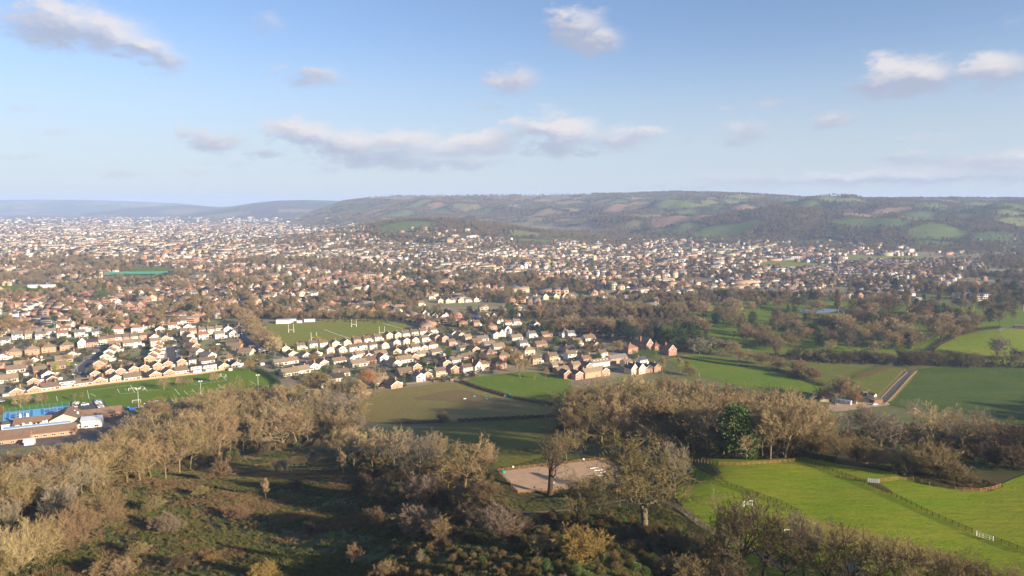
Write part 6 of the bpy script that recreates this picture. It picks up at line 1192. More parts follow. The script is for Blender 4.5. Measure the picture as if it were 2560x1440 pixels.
block(sch, 'flat_block', 40, 1068, 14, 9, 3.6, 4, a_, 'f', 'white', 'felt', 3)
block(sch, 'metal_hall', 232, 1064, 11.5, 12, 5.2, 6.4, a_, 'x', 'white', 'metal_roof', 2)
block(sch, 'link_low', 205, 1068, 9, 7, 3.2, 3.4, a_, 'f', 'white', 'felt', 1)
block(sch, 'porch', 75, 1112, 5, 5, 3.0, 3.9, a_, 'x', 'white', 'metal_roof')
for (x0, x1, px, py) in ((-18, 18, 95, 1088),):
    mb = MB(); mb.box(x0, x1, -2.4, 2.4, 6.6, 6.8); mb.box(x0, x1, -2.2, 2.2, 4.5, 6.599); o = link('rooflight', mb.mesh('rooflight', M['skyl']), sch, at(px, py)-sc0, a_)  # glazed strip, widened and paled to carry the bluish light on the roofs
for i, (px, py) in enumerate([(60,1086),(78,1084),(110,1080),(118,1078),(52,1062),(70,1060),(188,1052),(196,1056)]):
    mb = MB(); mb.tube([Vector((0,0,4.5)), Vector((0,0,7.3)), Vector((0,0,7.6))], [.7,.7,.2], 8); link('roof_vent', mb.mesh('roof_vent', M['paint_white']), sch, at(px, py)-sc0)
# ------------------------------------------------------------------ cars
def car_parts():
    prof = [(-2.15,.35),(-2.18,.62),(-2.05,.86),(-1.55,.92),(1.05,.90),(1.95,.74),(2.16,.55),(2.12,.32)]
    cab = [(-1.75,.90),(-1.35,1.42),(.15,1.46),(.95,.90)]
    def ext(pf, w0, w1, name, m):
        mb = MB(); n = len(pf); zs = [p[1] for p in pf]; lo, hi = min(zs), max(zs); V = []
        for s in (-1, 1):
            for x, z in pf: V.append((x, s*(w0+(w1-w0)*(z-lo)/(hi-lo)), z))
        mb.add(V, [tuple(range(n)), tuple(range(2*n-1, n-1, -1))]+[(i, n+i, n+(i+1) % n, (i+1) % n) for i in range(n)]); 
        return mb.mesh(name, m)
    body = ext(prof, .88, .84, 'body', [M['paint_white']]); glass = ext(cab, .80, .62, 'windows', [M['glass']])
    mb = MB(); mb.add([(-1.3,-.62,1.43),(.12,-.62,1.47),(.12,.62,1.47),(-1.3,.62,1.43),(-1.28,-.58,1.5),(.1,-.58,1.53),(.1,.58,1.53),(-1.28,.58,1.5)], [(4,5,6,7),(0,1,5,4),(1,2,6,5),(2,3,7,6),(3,0,4,7)]); roof = mb.mesh('roof', [M['paint_white']])
    mb = MB(); mb.tube([Vector((0,-.11,0)), Vector((0,.11,0))], [.32,.32], 12); mb.f.append(tuple(range(11, -1, -1))); mb.m.append(0); wh = mb.mesh('wheel', [M['tyre']])
    mb = MB(); mb.box(-.05,.05,-.18,.18,-.07,.07); hl = mb.mesh('headlight', [M['paint_white']]); tl = mb.mesh('tail_light', [M['paint_red']])
    return body, glass, roof, wh, hl, tl
CARM = car_parts()
def car(w, rz, colr, label, group, s=1.0, van=False):
    t = thing('parked_van' if van else 'parked_car', label, 'van' if van else 'car', w+Vector((0,0,.12)), rz, group)
    if van: t.scale = (1.15, 1.1, 1.45)
    b, g, r, wh, hl, tl = CARM
    o = link('body', b, t); setmat(o, M['paint_'+colr]); link('windows', g, t); o = link('roof', r, t); setmat(o, M['paint_'+colr])
    for x in (-1.35, 1.35):
        for y in (-.8, .8): link('wheel', wh, t, (x, y, .32))
    for y in (-.6, .6): link('headlight', hl, t, (2.12, y, .6)); link('tail_light', tl, t, (-2.16, y, .66))
CC = ['white','silver','black','silver','blue','red','white','grey']
for j, (x0, y0, x1, y1, n, nm) in enumerate([(190,1008,183,1026,6,'left'),(243,1003,256,1024,7,'right'),(192,1031,206,1035,3,'front')]):
    for i in range(n):
        f = i/(n-1); c = ['silver','white','black','silver','red','white','blue'][i] if j == 0 else (['blue','white','white','grey','silver','white','black'][i] if j == 1 else ['blue','white','silver'][i])
        car(at(x0+(x1-x0)*f, y0+(y1-y0)*f), a_+R(8)+(R(90) if j == 2 else 0), c, f'{c} car, {ORD[i]} from the far end of the {nm} row in the school car park', 'cars in the school car park')
car(at(213,1014), a_, 'white', 'white van parked alone in the middle of the school car park', None, van=True)
for px, py, rz, c, lab in [(4,1005,a_,'white','white car at the left edge of the playing field'),(233,885,R(50),'white','white car at the head of the diagonal street'),(222,898,R(50),'navy','dark blue car halfway along the diagonal street'),(203,903,R(20),'blue','bright blue car on the verge left of the diagonal street'),(203,934,R(50),'navy','dark blue car at the mouth of the diagonal street'),(435,865,R(80),'white','white car at the head of the straight street'),(441,897,R(85),'navy','dark car on the right kerb of the straight street'),(174,926,R(20),'silver','silver car in front of the yellow-green bush'),(114,955,A37,'red','red car between the brick bungalows'),(1182,862,A37,'red','red car on the street by the cream row'),(1134,912,A37,'red','red car by the low white garage'),(1074,927,A37,'silver','silver car beside the brick houses before the meadow'),(1255,890,R(20),'white','white car in front of the brick hip roofed house'),(1350,891,R(70),'white','white car on the green by the cul-de-sac'),(1412,873,R(75),'navy','dark car on the cul-de-sac'),(1440,937,R(30),'silver','silver car among the new brick terraces'),(1530,925,R(30),'grey','grey car in front of the dormered house'),(620,872,R(-30),'silver','silver car by the shaded lane'),(640,900,R(-30),'white','white car at the lane corner'),(545,862,A37,'white','white car in the garden row right of the straight street'),(246,868,R(30),'grey','grey car before the close set row'),(2187,1013,R(10),'white','white car parked in the farm yard'),(2090,1012,R(60),'silver','silver car beside the caravans'),(810,905,A37,'navy','dark blue car on the estate street under the rugby row'),(700,918,A37,'white','white car at the near end of the lane')]:
    car(at(px, py), rz, c, lab, 'cars parked in the estate')
# ------------------------------------------------------------------ club house, huts, shelter, bins
def hut(name, label, cat, px, py, wx, wy, h, rz, wall, roof='felt', group=None, slope=.4, win=2, zr=None):
    w = at(px, py); t = thing(name, label, cat, w, rz, group)
    if zr: o = link('wall', wall_mesh(wx, wy, h, zr, 'y' if wx < wy else 'x'), t); setmat(o, wall); r = link('roof', gable_roof(wx, wy, h, zr, 'y' if wx < wy else 'x', .2, .12), t); setmat(r, M[roof])
    else:
        mb = MB(); mb.add([(-wx/2,-wy/2,-.3),(wx/2,-wy/2,-.3),(wx/2,wy/2,-.3),(-wx/2,wy/2,-.3),(-wx/2,-wy/2,h),(wx/2,-wy/2,h),(wx/2,wy/2,h+slope),(-wx/2,wy/2,h+slope)], [(0,1,5,4),(1,2,6,5),(2,3,7,6),(3,0,4,7)]); link('wall', mb.mesh('wall', [wall]), t)
        mb = MB(); k = .25; mb.add([(-wx/2-k,-wy/2-k,h+.01),(wx/2+k,-wy/2-k,h+.01),(wx/2+k,wy/2+k,h+slope+.01),(-wx/2-k,wy/2+k,h+slope+.01),(-wx/2-k,-wy/2-k,h+.2),(wx/2+k,-wy/2-k,h+.2),(wx/2+k,wy/2+k,h+slope+.2),(-wx/2-k,wy/2+k,h+slope+.2)], [(0,3,2,1),(4,5,6,7),(0,1,5,4),(1,2,6,5),(2,3,7,6),(3,0,4,7)]); link('roof', mb.mesh('roof', [M[roof]]), t)
    sw, sh = (1.7,1.15) if h > 2.2 else (1.1,1.1)
    for i in range(win): link('window', WIN[(sw, sh)], t, (-wx/2+wx*(i+.5)/max(win, 1), -wy/2-.03, h*.58))
    return t
WHT = M['wall_white']
hut('club_house', 'white flat roofed club house at the far left of the rugby field', 'club house', 709, 808, 17, 9, 4.2, R(12), WHT, 'metal_roof', win=4)
hut('club_house_wing', 'lower white wing right of the club house', 'club house', 732, 805, 8, 7, 3.4, R(12), WHT, 'metal_roof', win=2)
hut('white_container', 'small white hut between club house and long white hut', 'hut', 749, 807, 6, 3, 2.6, R(12), WHT, 'metal_roof', win=0)
hut('white_container', 'long white hut right of the club house', 'hut', 774, 804, 13, 4, 2.8, R(12), WHT, 'metal_roof', win=0)
def shelter():
    t = thing('team_shelter', 'grey open fronted team shelter beside the left floodlight', 'shelter', at(383,1010), R(24)); 
    mb = MB(); mb.box(-3.2,3.2,.9,1.0,0,2.2); link('back_panel', mb.mesh('back_panel', M['rail_pale']), t); mb = MB(); mb.box(-3.3,3.3,-1,1.1,2.201,2.35); link('roof', mb.mesh('roof', M['galv']), t)
    for s in (-1, 1): mb = MB(); mb.box(s*3.15-.05, s*3.15+.05, -.9, .899, 0, 2.2); link('side_panel', mb.mesh('side_panel', M['rail_pale']), t)
    mb = MB(); mb.box(-3,3,.4,.8,.4,.5); link('bench', mb.mesh('bench', M['rail_dark']), t)
shelter()
def box_thing(name, label, cat, px, py, a, b, h, rz, m, lid=None):
    t = thing(name, label, cat, at(px, py), rz); mb = MB(); mb.box(-a/2,a/2,-b/2,b/2,0,h); link('body', mb.mesh('body', m), t)
    mb = MB(); mb.box(-a/2-.06,a/2+.06,-b/2-.06,b/2+.06,h+.002,h+.12); link('lid', mb.mesh('lid', lid or m), t); return t
box_thing('storage_container', 'blue storage container by the path end right of the car park', 'container', 332, 1027, 4, 2.4, 2.3, a_, M['paint_blue'])
box_thing('storage_container', 'lighter blue crate left of the blue container', 'container', 322, 1023, 1.4, 1.4, 1.8, a_, M['court'])
box_thing('storage_container', 'blue container under the trees right of the floodlights', 'container', 672, 985, 9, 2.5, 2.4, R(-40), M['paint_blue'])
box_thing('salt_bin', 'wooden box on the grass beside the shelter', 'box', 355, 1016, 2.2, 1.2, .8, a_, M['rail_pale'])
# ------------------------------------------------------------------ riding arena and paddock odds and ends
box_thing('feed_tub', 'bright green tub inside the far left corner of the arena', 'tub', 1260, 1183, .9, .9, .9, R(10), M['paint_green'])
def kayak(px, py, rz, label):
    t = thing('kayak', label, 'boat', at(px, py), rz); n = 9; mb = MB(); pts = [Vector((-2+4*i/(n-1), 0, .28+.12*abs(2*i/(n-1)-1)**2)) for i in range(n)]; mb.tube(pts, [.03+.34*math.sin(math.pi*i/(n-1))**.6 for i in range(n)], 10); link('hull', mb.mesh('hull', M['paint_yellow'], True), t)
    mb = MB(); mb.tube([Vector((-.5,0,.6)), Vector((.5,0,.6))], [.22,.22], 8); link('seat_rim', mb.mesh('seat_rim', M['paint_black']), t)
kayak(1511, 1148, R(12), 'yellow boat lying beyond the far right corner of the arena')
def jump(px, py, rz, c1, c2, label):
    t = thing('jump_poles', label, 'jump', at(px, py)+Vector((0,0,.2)), rz, 'jumps in the riding arena')
    for i in range(2): mb = MB(); mb.tube([Vector((-1.6,0,.12)), Vector((1.6,0,.12))], [.09,.09], 8); o = link('pole', mb.mesh('pole', M['paint_'+(c1, c2)[i]]), t, (.2*i, .45*i, .002*i)); o.rotation_euler = (0,0,R(6*i))
for q in [(1485,1172,R(20),'white','blue','white and blue poles on the sand, farthest jump'),(1496,1178,R(10),'white','silver','white poles on the sand in the middle of the jumps'),(1508,1184,R(25),'blue','white','blue and white poles near the green jump stand'),(1505,1192,R(-5),'white','white','white poles lying nearest the arena rail')]: jump(*q)
def stand(px, py, m, label, h=1.6):
    t = thing('jump_stand', label, 'jump stand', at(px, py)+Vector((0,0,.2))); mb = MB(); mb.bar((0,0,0),(0,0,h),.14); link('upright', mb.mesh('upright', M['paint_white']), t); mb = MB(); mb.bar((-.4,0,.1),(.4,0,.1),.14); mb.bar((0,-.4,.06),(0,.4,.06),.12); mb.box(-.25,.25,-.2,.2,.15,.6); link('foot', mb.mesh('foot', m), t)
stand(1521, 1186, M['paint_teal'], 'white jump stand with green foot at the right of the arena'); stand(1385, 1215, M['paint_grey'], 'white jump stand in front of the gnarled tree')
def marker(px, py, label):
    t = thing('arena_marker', label, 'marker', at(px, py)+Vector((0,0,.2))); mb = MB(); mb.box(-.3,.3,-.06,.06,.9,1.5); link('board', mb.mesh('board', M['paint_white']), t); mb = MB(); mb.box(-.06,.06,.062,.15,0,1.4); link('stake', mb.mesh('stake', M['rail_dark']), t)
marker(1283, 1176, 'white marker board on the left part of the far arena rail'); marker(1459, 1157, 'white marker board on the right part of the far arena rail'); marker(1336, 1228, 'yellowish white marker board on the near arena rail')
def guard(px, py):
    t = thing('tree_guard', 'pale wooden tree guard on the grass right of the arena', 'tree guard', at(px, py)); mb = MB(); mb.box(-.06,.06,-.06,.06,-.2,1.5); pm = mb.mesh('post', M['rail_pale']); 
    for a, b in ((-.5,-.5),(.5,-.5),(.5,.5),(-.5,.5)): link('post', pm, t, (a,b,0))
    for i, (a, b) in enumerate((((-.5,-.58),(.5,-.58)),((-.5,.58),(.5,.58)))): mb = MB(); mb.bar((*a,1.2),(*b,1.2),.1); mb.bar((*a,.5),(*b,.5),.1); link('rail', mb.mesh('rail', M['rail_pale']), t)
guard(1546, 1234)
def tent(px, py, label, m, r=1.9, h=4.2, name='tipi_tent'):
    t = thing(name, label, 'tent', at(px, py)); mb = MB(); n = 10; V = [(r*math.cos(6.2832*i/n), r*math.sin(6.2832*i/n), -.1) for i in range(n)]+[(.15*math.cos(6.2832*i/n), .15*math.sin(6.2832*i/n), h) for i in range(n)]
    mb.add(V, [(i, (i+1) % n, n+(i+1) % n, n+i) for i in range(n)]+[tuple(range(n, 2*n))]); link('canvas', mb.mesh('canvas', m), t); mb = MB(); 
    for i in range(3): a = 2.1*i; mb.bar((.1*math.cos(a),.1*math.sin(a),h), (-.35*math.cos(a),-.35*math.sin(a),h+.7), .05)
    link('poles', mb.mesh('poles', M['rail_dark']), t)
tent(2132, 1432, 'pale green pointed tent among the near grove oaks', mat('tent_canvas', (.42,.58,.45), .9, .1))
def tarp(px, py, label, m, a, b, h, rz):
    t = thing('tarpaulin', label, 'tarpaulin', at(px, py), rz); mb = MB(); nx, ny = 8, 6; rr = random.Random(px)
    V = [(a*(i/nx-.5), b*(j/ny-.5), max(.05, h*math.sin(math.pi*i/nx)**.5*math.sin(math.pi*j/ny)**.5*(rr.uniform(.7, 1.2)))) for j in range(ny+1) for i in range(nx+1)]
    mb.add(V, [(j*(nx+1)+i, j*(nx+1)+i+1, (j+1)*(nx+1)+i+1, (j+1)*(nx+1)+i) for j in range(ny) for i in range(nx)]); link('sheeting', mb.mesh('sheeting', m), t)
    mb = MB(); [mb.box(x-.12, x+.12, y-.12, y+.12, 0, .25) for x in (-a/2, a/2) for y in (-b/2, b/2)]; link('weights', mb.mesh('weights', M['paint_grey']), t)
tarp(1274, 993, 'bright green sheeted stack against the paddock hedge', M['paint_green'], 5, 3, 2.4, R(-30)); tarp(1263, 992, 'pale sheeted heap left of the bright green stack', M['paint_white'], 2.4, 2, 1.4, 0)
for px, py, m, lab in [(1202,970,'paint_white','white water trough under the paddock hedge, uppermost'),(1186,992,'paint_teal','small green trough in the muddy paddock'),(1162,998,'paint_white','white trough left of the mud in the paddock'),(1217,998,'paint_teal','teal trough right of the mud in the paddock'),(1226,996,'paint_blue','blue trough beside the teal one')]:
    t = thing('water_trough', lab, 'trough', at(px, py), R(20), 'troughs in the paddock'); mb = MB()
    for a in ((-1,1,-.45,-.35,0,.6),(-1,1,.35,.45,0,.6),(-1,-.9,-.349,.349,0,.6),(.9,1,-.349,.349,0,.6)): mb.box(*a)
    link('basin', mb.mesh('basin', M[m]), t); mb = MB(); mb.box(-.899,.899,-.349,.349,.05,.42); link('water', mb.mesh('water', M['glass']), t)
# hedges
def hedge(name, label, px_pts, w, h, m, dens=26, twig=False, group=None, kind=None):
    Q = resample(polyline(px_pts), .5); r = random.Random(len(Q)); mb = MB(); c = Q[len(Q)//2]
    for i, q in enumerate(Q):
        hh = h*(1+.18*math.sin(i*.7)+.1*math.sin(i*1.9)); dv = Q[min(i+1, len(Q)-1)]-Q[max(i-1, 0)]; n = Vector((-dv.y, dv.x, 0)).normalized()
        for k in range(dens):
            p = q-c+n*r.uniform(-w/2, w/2)+Vector((r.uniform(-.3,.3), r.uniform(-.3,.3), hh*r.random()**.7)); d = Vector((r.gauss(0,1), r.gauss(0,1), r.gauss(.4,.8))).normalized(); L = .55*r.uniform(.6,1.3); s = d.cross(Vector((r.gauss(0,1), r.gauss(0,1), 1))).normalized()*(L*(.10 if twig else .3)); e = p+d*L; mm = p+d*L*.5
            o = len(mb.v); mb.v += [tuple(p), tuple(mm+s), tuple(e), tuple(mm-s)]; mb.f.append((o,o+1,o+2,o+3)); mb.m.append(0)
    me = mb.mesh(name, m); return tag(link(name, me, None, c), label, 'hedge', group)
HG = M['leaf_ivy']; HT = M['twig_red']
hedge('hedge', 'dark clipped hedge running between the paddock and the green meadow', [(1150,954),(1200,972),(1260,990),(1330,1006),(1400,1018)], 2.2, 2.0, M['twig_dark'], 40)
hedge('hedge', 'dark hedge between the paddock and the lower meadow, right part', [(1145,1055),(1250,1050),(1320,1047),(1395,1044)], 2.4, 1.8, M['twig_dark'], 40)
hedge('hedge', 'ragged dark hedge between the paddock and the lower meadow, left part', [(985,1060),(1050,1058),(1110,1056)], 2.2, 1.6, M['twig_dark'], 36)
tag(plant('shrub', 1110, 1056, 1026, 'dark', 'round dark bush in the hedge below the paddock', 'shrub', None, 'bush1', wscale=1.3), None, None)
hedge('hedge', 'tall dark hedge along the right end of the playing field', [(640,926),(668,938),(695,958),(702,985)], 3, 3.2, M['leaf_fir'], 40)
hedge('hedge', 'big clipped evergreen hedge in front of the red tiled houses', [(1582,898),(1612,896),(1643,894)], 7, 7.5, M['leaf_laurel'], 160)
hedge('hedge', 'russet tall hedge between the meadows and the farm drive', [(2142,950),(2180,938),(2215,925),(2230,917)], 3.2, 4.0, HT, 60, True)
hedge('hedge', 'low dark hedge on the near side of the meadow strip', [(1690,893),(1740,900),(1800,910),(1870,918)], 2.4, 1.6, M['twig_dark'], 40)
hedge('hedge', 'dark hedge dropping right between the two meadows', [(1930,925),(1980,940),(2030,955),(2065,968)], 3, 2.2, M['twig_dark'], 44)
hedge('hedge', 'dark hedge under the grassy mound beside the golf course', [(2316,888),(2350,862),(2400,838),(2440,826),(2500,820)], 3, 2.2, M['twig_dark'], 44)
hedge('hedge', 'pale garden hedge at the top of the shared meadow corner', [(1655,905),(1690,897),(1720,892)], 2, 1.4, M['twig_tan'], 36, True)
hedge('hedge', 'green garden hedge below the houses at the meadow top', [(1108,952),(1130,949),(1155,946)], 2, 1.6, M['leaf_lime'], 40)
hedge('hedge', 'yellow-green hedge in the middle of the estate', [(1152,886),(1180,880)], 3, 2.4, M['leaf_laurel'], 60)
# ------------------------------------------------------------------ caravan site and farm sheds
def caravan(px, py, rz, L, label):
    t = thing('mobile_home', label, 'caravan', at(px, py), rz, 'mobile homes in the farm yard'); mb = MB(); prof = [(-1.6,.4),(1.6,.4),(1.65,2.5),(1.1,3.0),(0,3.15),(-1.1,3.0),(-1.65,2.5)]; n = 7
    V = [(x, -L/2, z) for x, z in prof]+[(x, L/2, z) for x, z in prof]; mb.add(V, [tuple(range(n)), tuple(range(2*n-1, n-1, -1))]+[(i, n+i, n+(i+1) % n, (i+1) % n) for i in range(n)]); link('body', mb.mesh('body', M['wall_white']), t)
    mb = MB(); V = [(x*1.02, -L/2-.08, z+.03) for x, z in prof[2:]]+[(x*1.02, L/2+.08, z+.03) for x, z in prof[2:]]; mb.add(V, [(i, 5+i, 6+i, 1+i) for i in range(4)]); link('roof', mb.mesh('roof', M['grey_m']), t)
    for x in (-.8, .8): link('window', WIN[(1.1,1.1)], t, (x, -L/2-.06, 1.8))
    for i in range(4): link('window', WIN[(1.1,1.1)], t, (-1.66, -L/2+L*(i+.5)/4, 1.8), R(-90))
    mb = MB(); mb.box(-1.2,1.2,-L/2+.5,L/2-.5,0,.399); link('chassis', mb.mesh('chassis', M['paint_black']), t)
caravan(2105, 1008, R(45), 13, 'long white mobile home with grey roof, left of two'); caravan(2122, 1006, R(45), 11, 'white mobile home with rounded end beside its longer neighbour')
hut('shed', 'small white gabled shed beyond the farm drive bend', 'shed', 2180, 993, 3.4, 5, 2.3, R(35), WHT, 'roof_brown', zr=3.4, win=1)
hut('shed', 'white fronted shed behind the orange willow', 'shed', 2172, 1004, 4, 8, 2.3, R(45), WHT, 'roof_brown', zr=3.4, win=1)
hut('shed', 'low grey roofed shed at the left of the small gabled shed', 'shed', 2160, 988, 4, 4, 2.1, R(20), M['wood_shed'], 'roof_grey', zr=3.0, win=0)
hut('shed', 'open pale roofed barn at the foot of the farm drive', 'shed', 2188, 1006, 8, 6, 2.4, R(20), M['wood_shed'], 'roof_tan', win=0)
hut('shed', 'weathered dark shed left of the mobile homes', 'shed', 2048, 996, 7, 4, 2.4, R(-10), M['wood_shed'], 'roof_grey', win=1); hut('shed', 'low pink grey lean-to below the weathered shed', 'shed', 2060, 1003, 6, 3, 1.9, R(-10), M['wall_stone'], 'roof_grey', win=0)
hut('field_shelter', 'long wooden field shelter at the left top corner of the paddock', 'shed', 917, 985, 7, 3, 2.0, R(10), M['rail_pale'], 'roof_tan', win=0)
hut('pavilion', 'red brick pavilion on the grassy mound at the right edge', 'pavilion', 2552, 822, 14, 7, 3.2, R(-30), M['wall_redbrick'], 'felt', win=3)
sheet('terrace', [(2492,826),(2535,818),(2560,823),(2500,829)], PAVE, .4, 20, 1)
for i, (px, py, wl, rf) in enumerate([(75,1000,'wood_shed','roof_grey'),(195,962,'wood_shed','roof_brown'),(575,926,'wall_white','roof_grey'),(1185,935,'wood_shed','roof_brown'),(1130,952,'wood_shed','roof_grey'),(1070,912,'wall_white','roof_grey'),(905,895,'wood_shed','roof_brown'),(655,912,'wall_white','roof_grey'),(560,875,'wall_white','roof_grey'),(535,882,'wood_shed','roof_tan'),(515,885,'wall_white','roof_grey'),(300,905,'wall_white','roof_grey'),(325,912,'wood_shed','roof_tan'),(345,900,'wall_white','roof_grey'),(300,890,'wood_shed','roof_grey'),(100,895,'wall_white','roof_grey'),(65,938,'wall_white','roof_grey'),(30,972,'wall_white','roof_grey'),(15,990,'grey_m','roof_grey'),(90,935,'wood_shed','roof_tan'),(150,895,'wall_white','roof_grey'),(205,858,'wall_white','roof_grey'),(350,842,'wall_white','roof_grey'),(445,838,'wood_shed','roof_grey'),(600,905,'wood_shed','roof_tan'),(770,908,'wood_shed','roof_tan'),(870,892,'wall_white','roof_grey'),(1000,873,'wood_shed','roof_grey'),(1110,888,'wall_white','roof_grey'),(1205,880,'wood_shed','roof_brown'),(1275,878,'wall_white','roof_grey'),(1330,895,'wood_shed','roof_grey'),(1400,890,'wall_white','roof_grey'),(1460,882,'wood_shed','roof_tan'),(1025,950,'wall_white','roof_grey'),(960,940,'wood_shed','roof_grey')]):
    t = hut('garden_shed', None, 'shed', px, py, random.uniform(2.6, 5), random.uniform(2.4, 3.6), 2.0, A37+random.choice((0, R(90))), M[wl], rf, 'sheds in the gardens', win=1)
    t['label'] = {'wall_white':'white','wood_shed':'brown wooden','grey_m':'grey metal'}[wl]+' garden shed'; t['tmp'] = 1
# ------------------------------------------------------------------ landmarks further off
def slab(name, label, cat, px, py, wx, wy, h, rz, wall, roof='felt', nx=6, nz=2, group=None):
    w = at(px, py); t = thing(name, label, cat, w, rz, group); mb = MB(); mb.box(-wx/2,wx/2,-wy/2,wy/2,-.5,h); link('wall', mb.mesh('wall', M['wall_'+wall]), t); mb = MB(); mb.box(-wx/2-.4,wx/2+.4,-wy/2-.4,wy/2+.4,h+.002,h+.6); link('roof', mb.mesh('roof', M[roof]), t)
    if nx: 
        mb = MB(); mb.box(-.36*wx/nx,.36*wx/nx,-.06,.08,-.3*h/nz,.3*h/nz); wm = mb.mesh('window', [M['glass']])
        for j in range(nz):
            for i in range(nx): link('window', wm, t, (-wx/2+wx*(i+.5)/nx, -wy/2-.03, h*(j+.55)/nz))
    return t
slab('white_mansion', 'left wing of the long white mansion at the golf course edge', 'mansion', 2405, 748, 26, 14, 10, R(15), 'white', 'roof_slate', 7, 3)
slab('white_mansion', 'right wing of the long white mansion at the golf course edge', 'mansion', 2455, 750, 36, 14, 10, R(15), 'white', 'roof_slate', 9, 3)
slab('cream_villa', 'small cream villa left of the white mansion behind pines', 'house', 2292, 752, 13, 10, 6, R(10), 'cream', 'roof_slate', 4, 2)
slab('white_barn', 'long white building behind the left edge sports field', 'hall', 105, 719, 42, 10, 5, R(8), 'white', 'metal_roof', 0, 1)
slab('club_pavilion', 'white low pavilion at the left end of the green sports canopy', 'pavilion', 258, 686, 18, 8, 4, R(5), 'white', 'metal_roof', 4, 1)
slab('office_block', 'white four storey office block among trees left of centre', 'office block', 924, 698, 24, 14, 10, R(15), 'white', 'felt', 6, 3)
slab('office_block', 'white flat office block upper left of centre', 'office block', 917, 652, 30, 16, 13, R(15), 'white', 'felt', 6, 4)
slab('hillside_school', 'square pinkish school tower under the wooded hill', 'school', 1123, 612, 22, 20, 21, R(30), 'buff', 'felt', 4, 4)
slab('hillside_school_wing', 'long low pinkish wing right of the square school tower', 'school', 1155, 614, 48, 12, 9, R(20), 'buff', 'felt', 8, 2)
slab('flat_white_house', 'white modern flat roofed houses above the long pale row', 'house', 1640, 712, 22, 10, 7, R(15), 'white', 'felt', 5, 2)
slab('flat_white_house', 'white modern flat roofed house right of its larger neighbour', 'house', 1664, 706, 16, 10, 8, R(15), 'white', 'felt', 4, 2)
slab('brick_school', 'long red roofed school hall beside the far school lawn', 'school', 2025, 644, 60, 16, 8, R(10), 'redbrick', 'roof_red', 10, 2)
slab('white_hall', 'long white hall left of the red roofed school', 'hall', 1980, 648, 50, 12, 7, R(10), 'white', 'metal_roof', 8, 2)
for i, (px, py, wx, h, lab) in enumerate([(110,578,60,22,'wide cream block in the far town centre, left'),(180,580,70,20,'wide white block right of the cream one in the far town'),(300,582,90,18,'long white warehouse at the far town edge'),(140,622,50,16,'cream terrace block above the left park'),(60,612,60,15,'white terrace block at the left of the far town'),(210,616,55,17,'white office block in the middle of the far town'),(265,640,45,14,'cream office block above the park trees'),(375,600,50,14,'white block right of the far warehouse'),(660,618,70,12,'long white shed in the far town right of centre'),(30,595,60,16,'white block at the extreme left of the far town')]):
    slab('town_block', lab, 'office block', px, py, wx, 22, h, R(8), ['cream','white'][i % 2], 'felt', 10, 4, 'large blocks of the far town')
def church(px, py, H, label, s=1.0):
    t = thing('church', label, 'church', at(px, py), R(20)); t.scale = (s,)*3; m = M['wall_stone']; mb = MB(); mb.box(-3.6,3.6,-3.6,3.6,-.5,H); link('tower', mb.mesh('tower', m), t)
    mb = MB()
    for x in (-3.2, -1.07, 1.07, 3.2):
        for y in (-3.35, 3.35): mb.box(x-.5,x+.5,y-.35,y+.35,H+.002,H+1.1)
    for x in (-3.35, 3.35):
        for y in (-1.07, 1.07): mb.box(x-.35,x+.35,y-.5,y+.5,H+.002,H+1.1)
    link('battlement', mb.mesh('battlement', m), t); mb = MB()
    for a in (-1, 1):
        for b in (-1, 1): mb.add([(a*3.4-.4,b*3.4-.4,H+1.102),(a*3.4+.4,b*3.4-.4,H+1.102),(a*3.4+.4,b*3.4+.4,H+1.102),(a*3.4-.4,b*3.4+.4,H+1.102),(a*3.4,b*3.4,H+3.6)], [(0,1,4),(1,2,4),(2,3,4),(3,0,4)])
    link('pinnacle', mb.mesh('pinnacle', m), t)
    o = link('nave_wall', wall_mesh(18, 9, 6, 10.5, 'x'), t, (12.7,0,0)); setmat(o, m); o = link('nave_roof', gable_roof(18, 9, 6, 10.5, 'x'), t, (12.7,0,0)); setmat(o, M['roof_grey'])
    for i in range(4): link('window', WIN[(1.2,1.7)], t, (6+i*4.5, -4.53, 3.2))
    link('louvre', WIN[(1.2,1.7)], t, (0, -3.63, H-4))
church(1486, 662, 22, 'square stone church tower among the houses right of centre'); church(1413, 692, 14, 'low pale stone church tower before the taller one', .8)
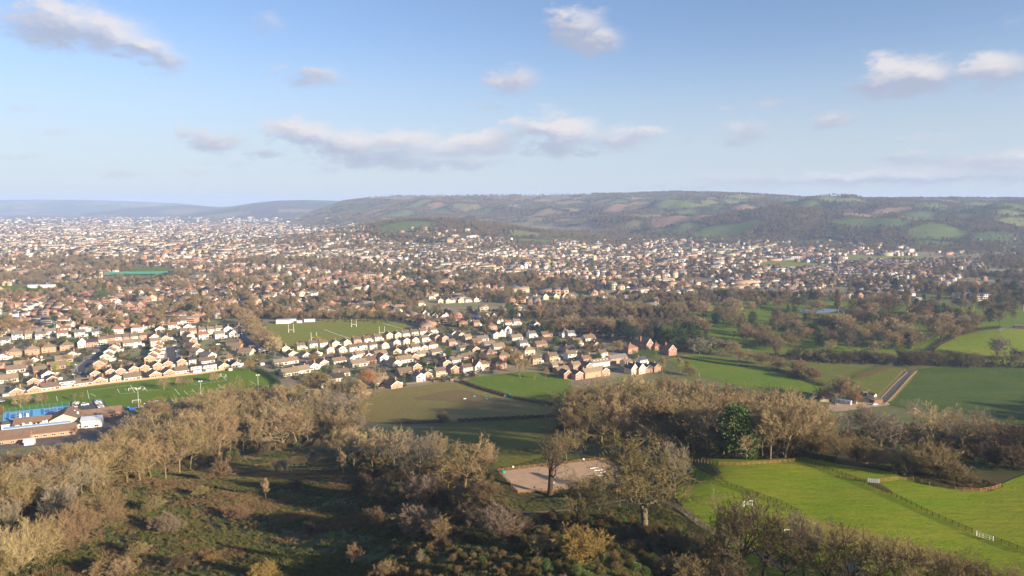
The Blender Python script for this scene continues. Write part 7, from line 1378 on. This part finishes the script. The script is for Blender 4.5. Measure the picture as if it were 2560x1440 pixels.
# pond and tents on the golf course
WATER = mat('pond_water', (.05,.09,.16), .15, .5); sheet('pond', [(1998,780),(2015,773),(2070,772),(2095,775),(2080,781),(2020,783)], WATER, .3, 40, 2)
def marquee(px, py, label, m):
    t = thing('tarpaulin_tent', label, 'tent', at(px, py), R(20)); mb = MB(); mb.add([(-3.5,-2.5,0),(3.5,-2.5,0),(3.5,2.5,0),(-3.5,2.5,0),(-3,0,3.6),(3,0,3.6)], [(0,1,5,4),(2,3,4,5),(1,2,5),(3,0,4)]); link('canvas', mb.mesh('canvas', m), t); mb = MB(); mb.bar((-3,0,0),(-3,0,3.5),.1); mb.bar((3,0,0),(3,0,3.5),.1); link('poles', mb.mesh('poles', M['galv']), t)
marquee(2104, 780, 'blue sheeted mound beside the golf pond', M['court_l'])
def canopy():
    t = thing('sports_canopy', 'long turquoise net canopy beside the far left park lawn', 'canopy', at(345,688), R(6)); w = 130
    for i in range(9): mb = MB(); mb.bar((-w/2+w*i/8,0,0),(-w/2+w*i/8,0,6),.5); link('post', mb.mesh('post', M['paint_teal']), t)
    mb = MB(); mb.box(-w/2,w/2,-.15,.15,4,7.5); link('netting', mb.mesh('netting', M['canopy']), t); mb = MB(); mb.add([(-w/2,-9,3.2),(w/2,-9,3.2),(w/2,.2,5.8),(-w/2,.2,5.8),(-w/2,-9,3.35),(w/2,-9,3.35),(w/2,.2,5.95),(-w/2,.2,5.95)], [(0,3,2,1),(4,5,6,7),(0,1,5,4),(3,0,4,7)]); link('roof_sheet', mb.mesh('roof_sheet', M['canopy']), t)
canopy()
def radio_mast(px, py, H, label):
    t = thing('radio_mast', label, 'mast', at(px, py), 0, 'masts on the skyline'); mb = MB(); r = 1.6
    for a in range(3): x, y = r*math.cos(2.1*a), r*math.sin(2.1*a); mb.bar((x,y,0),(x*.4,y*.4,H),.55)
    for i in range(10):
        z0, z1 = H*i/10, H*(i+1)/10; k0, k1 = 1-.6*i/10, 1-.6*(i+1)/10
        for a in range(3): mb.bar((r*k0*math.cos(2.1*a), r*k0*math.sin(2.1*a), z0), (r*k1*math.cos(2.1*a+2.1), r*k1*math.sin(2.1*a+2.1), z1), .3)
    link('lattice', mb.mesh('lattice', M['galv']), t); mb = MB(); mb.box(-1.2,1.2,-.5,.5,H*.8,H*.88); link('antenna', mb.mesh('antenna', M['paint_white']), t)
for px, py, H, lab in [(1335,488.5,70,'thin lattice mast on the skyline, left of a pair'),(1352,488.5,80,'thin lattice mast on the skyline, right of a pair'),(1851,486,45,'lone thin mast on the wooded ridge'),(2243,496,60,'thin mast on the right plateau skyline')]: radio_mast(px, py+2.5, H, lab)
# ------------------------------------------------------------------ last labels
autolabel()
def name_sheds():
    from collections import defaultdict
    g = defaultdict(list)
    for o in COL.objects:
        if o.get('tmp'):
            px, py = proj(o.location.x, o.location.y, o.location.z); l = min(LAND, key=lambda q: math.hypot(q[0]-px, (q[1]-py)*2)); g[(o['label'], l[2])].append((px, o))
    for (lb, lm), L in g.items():
        L.sort(key=lambda q: q[0])
        for i, (px, o) in enumerate(L): o['label'] = f'{lb} nearest the {lm}' if len(L) == 1 else f'{lb} by the {lm}, {ORD[i]} from left'; del o['tmp']
name_sheds()
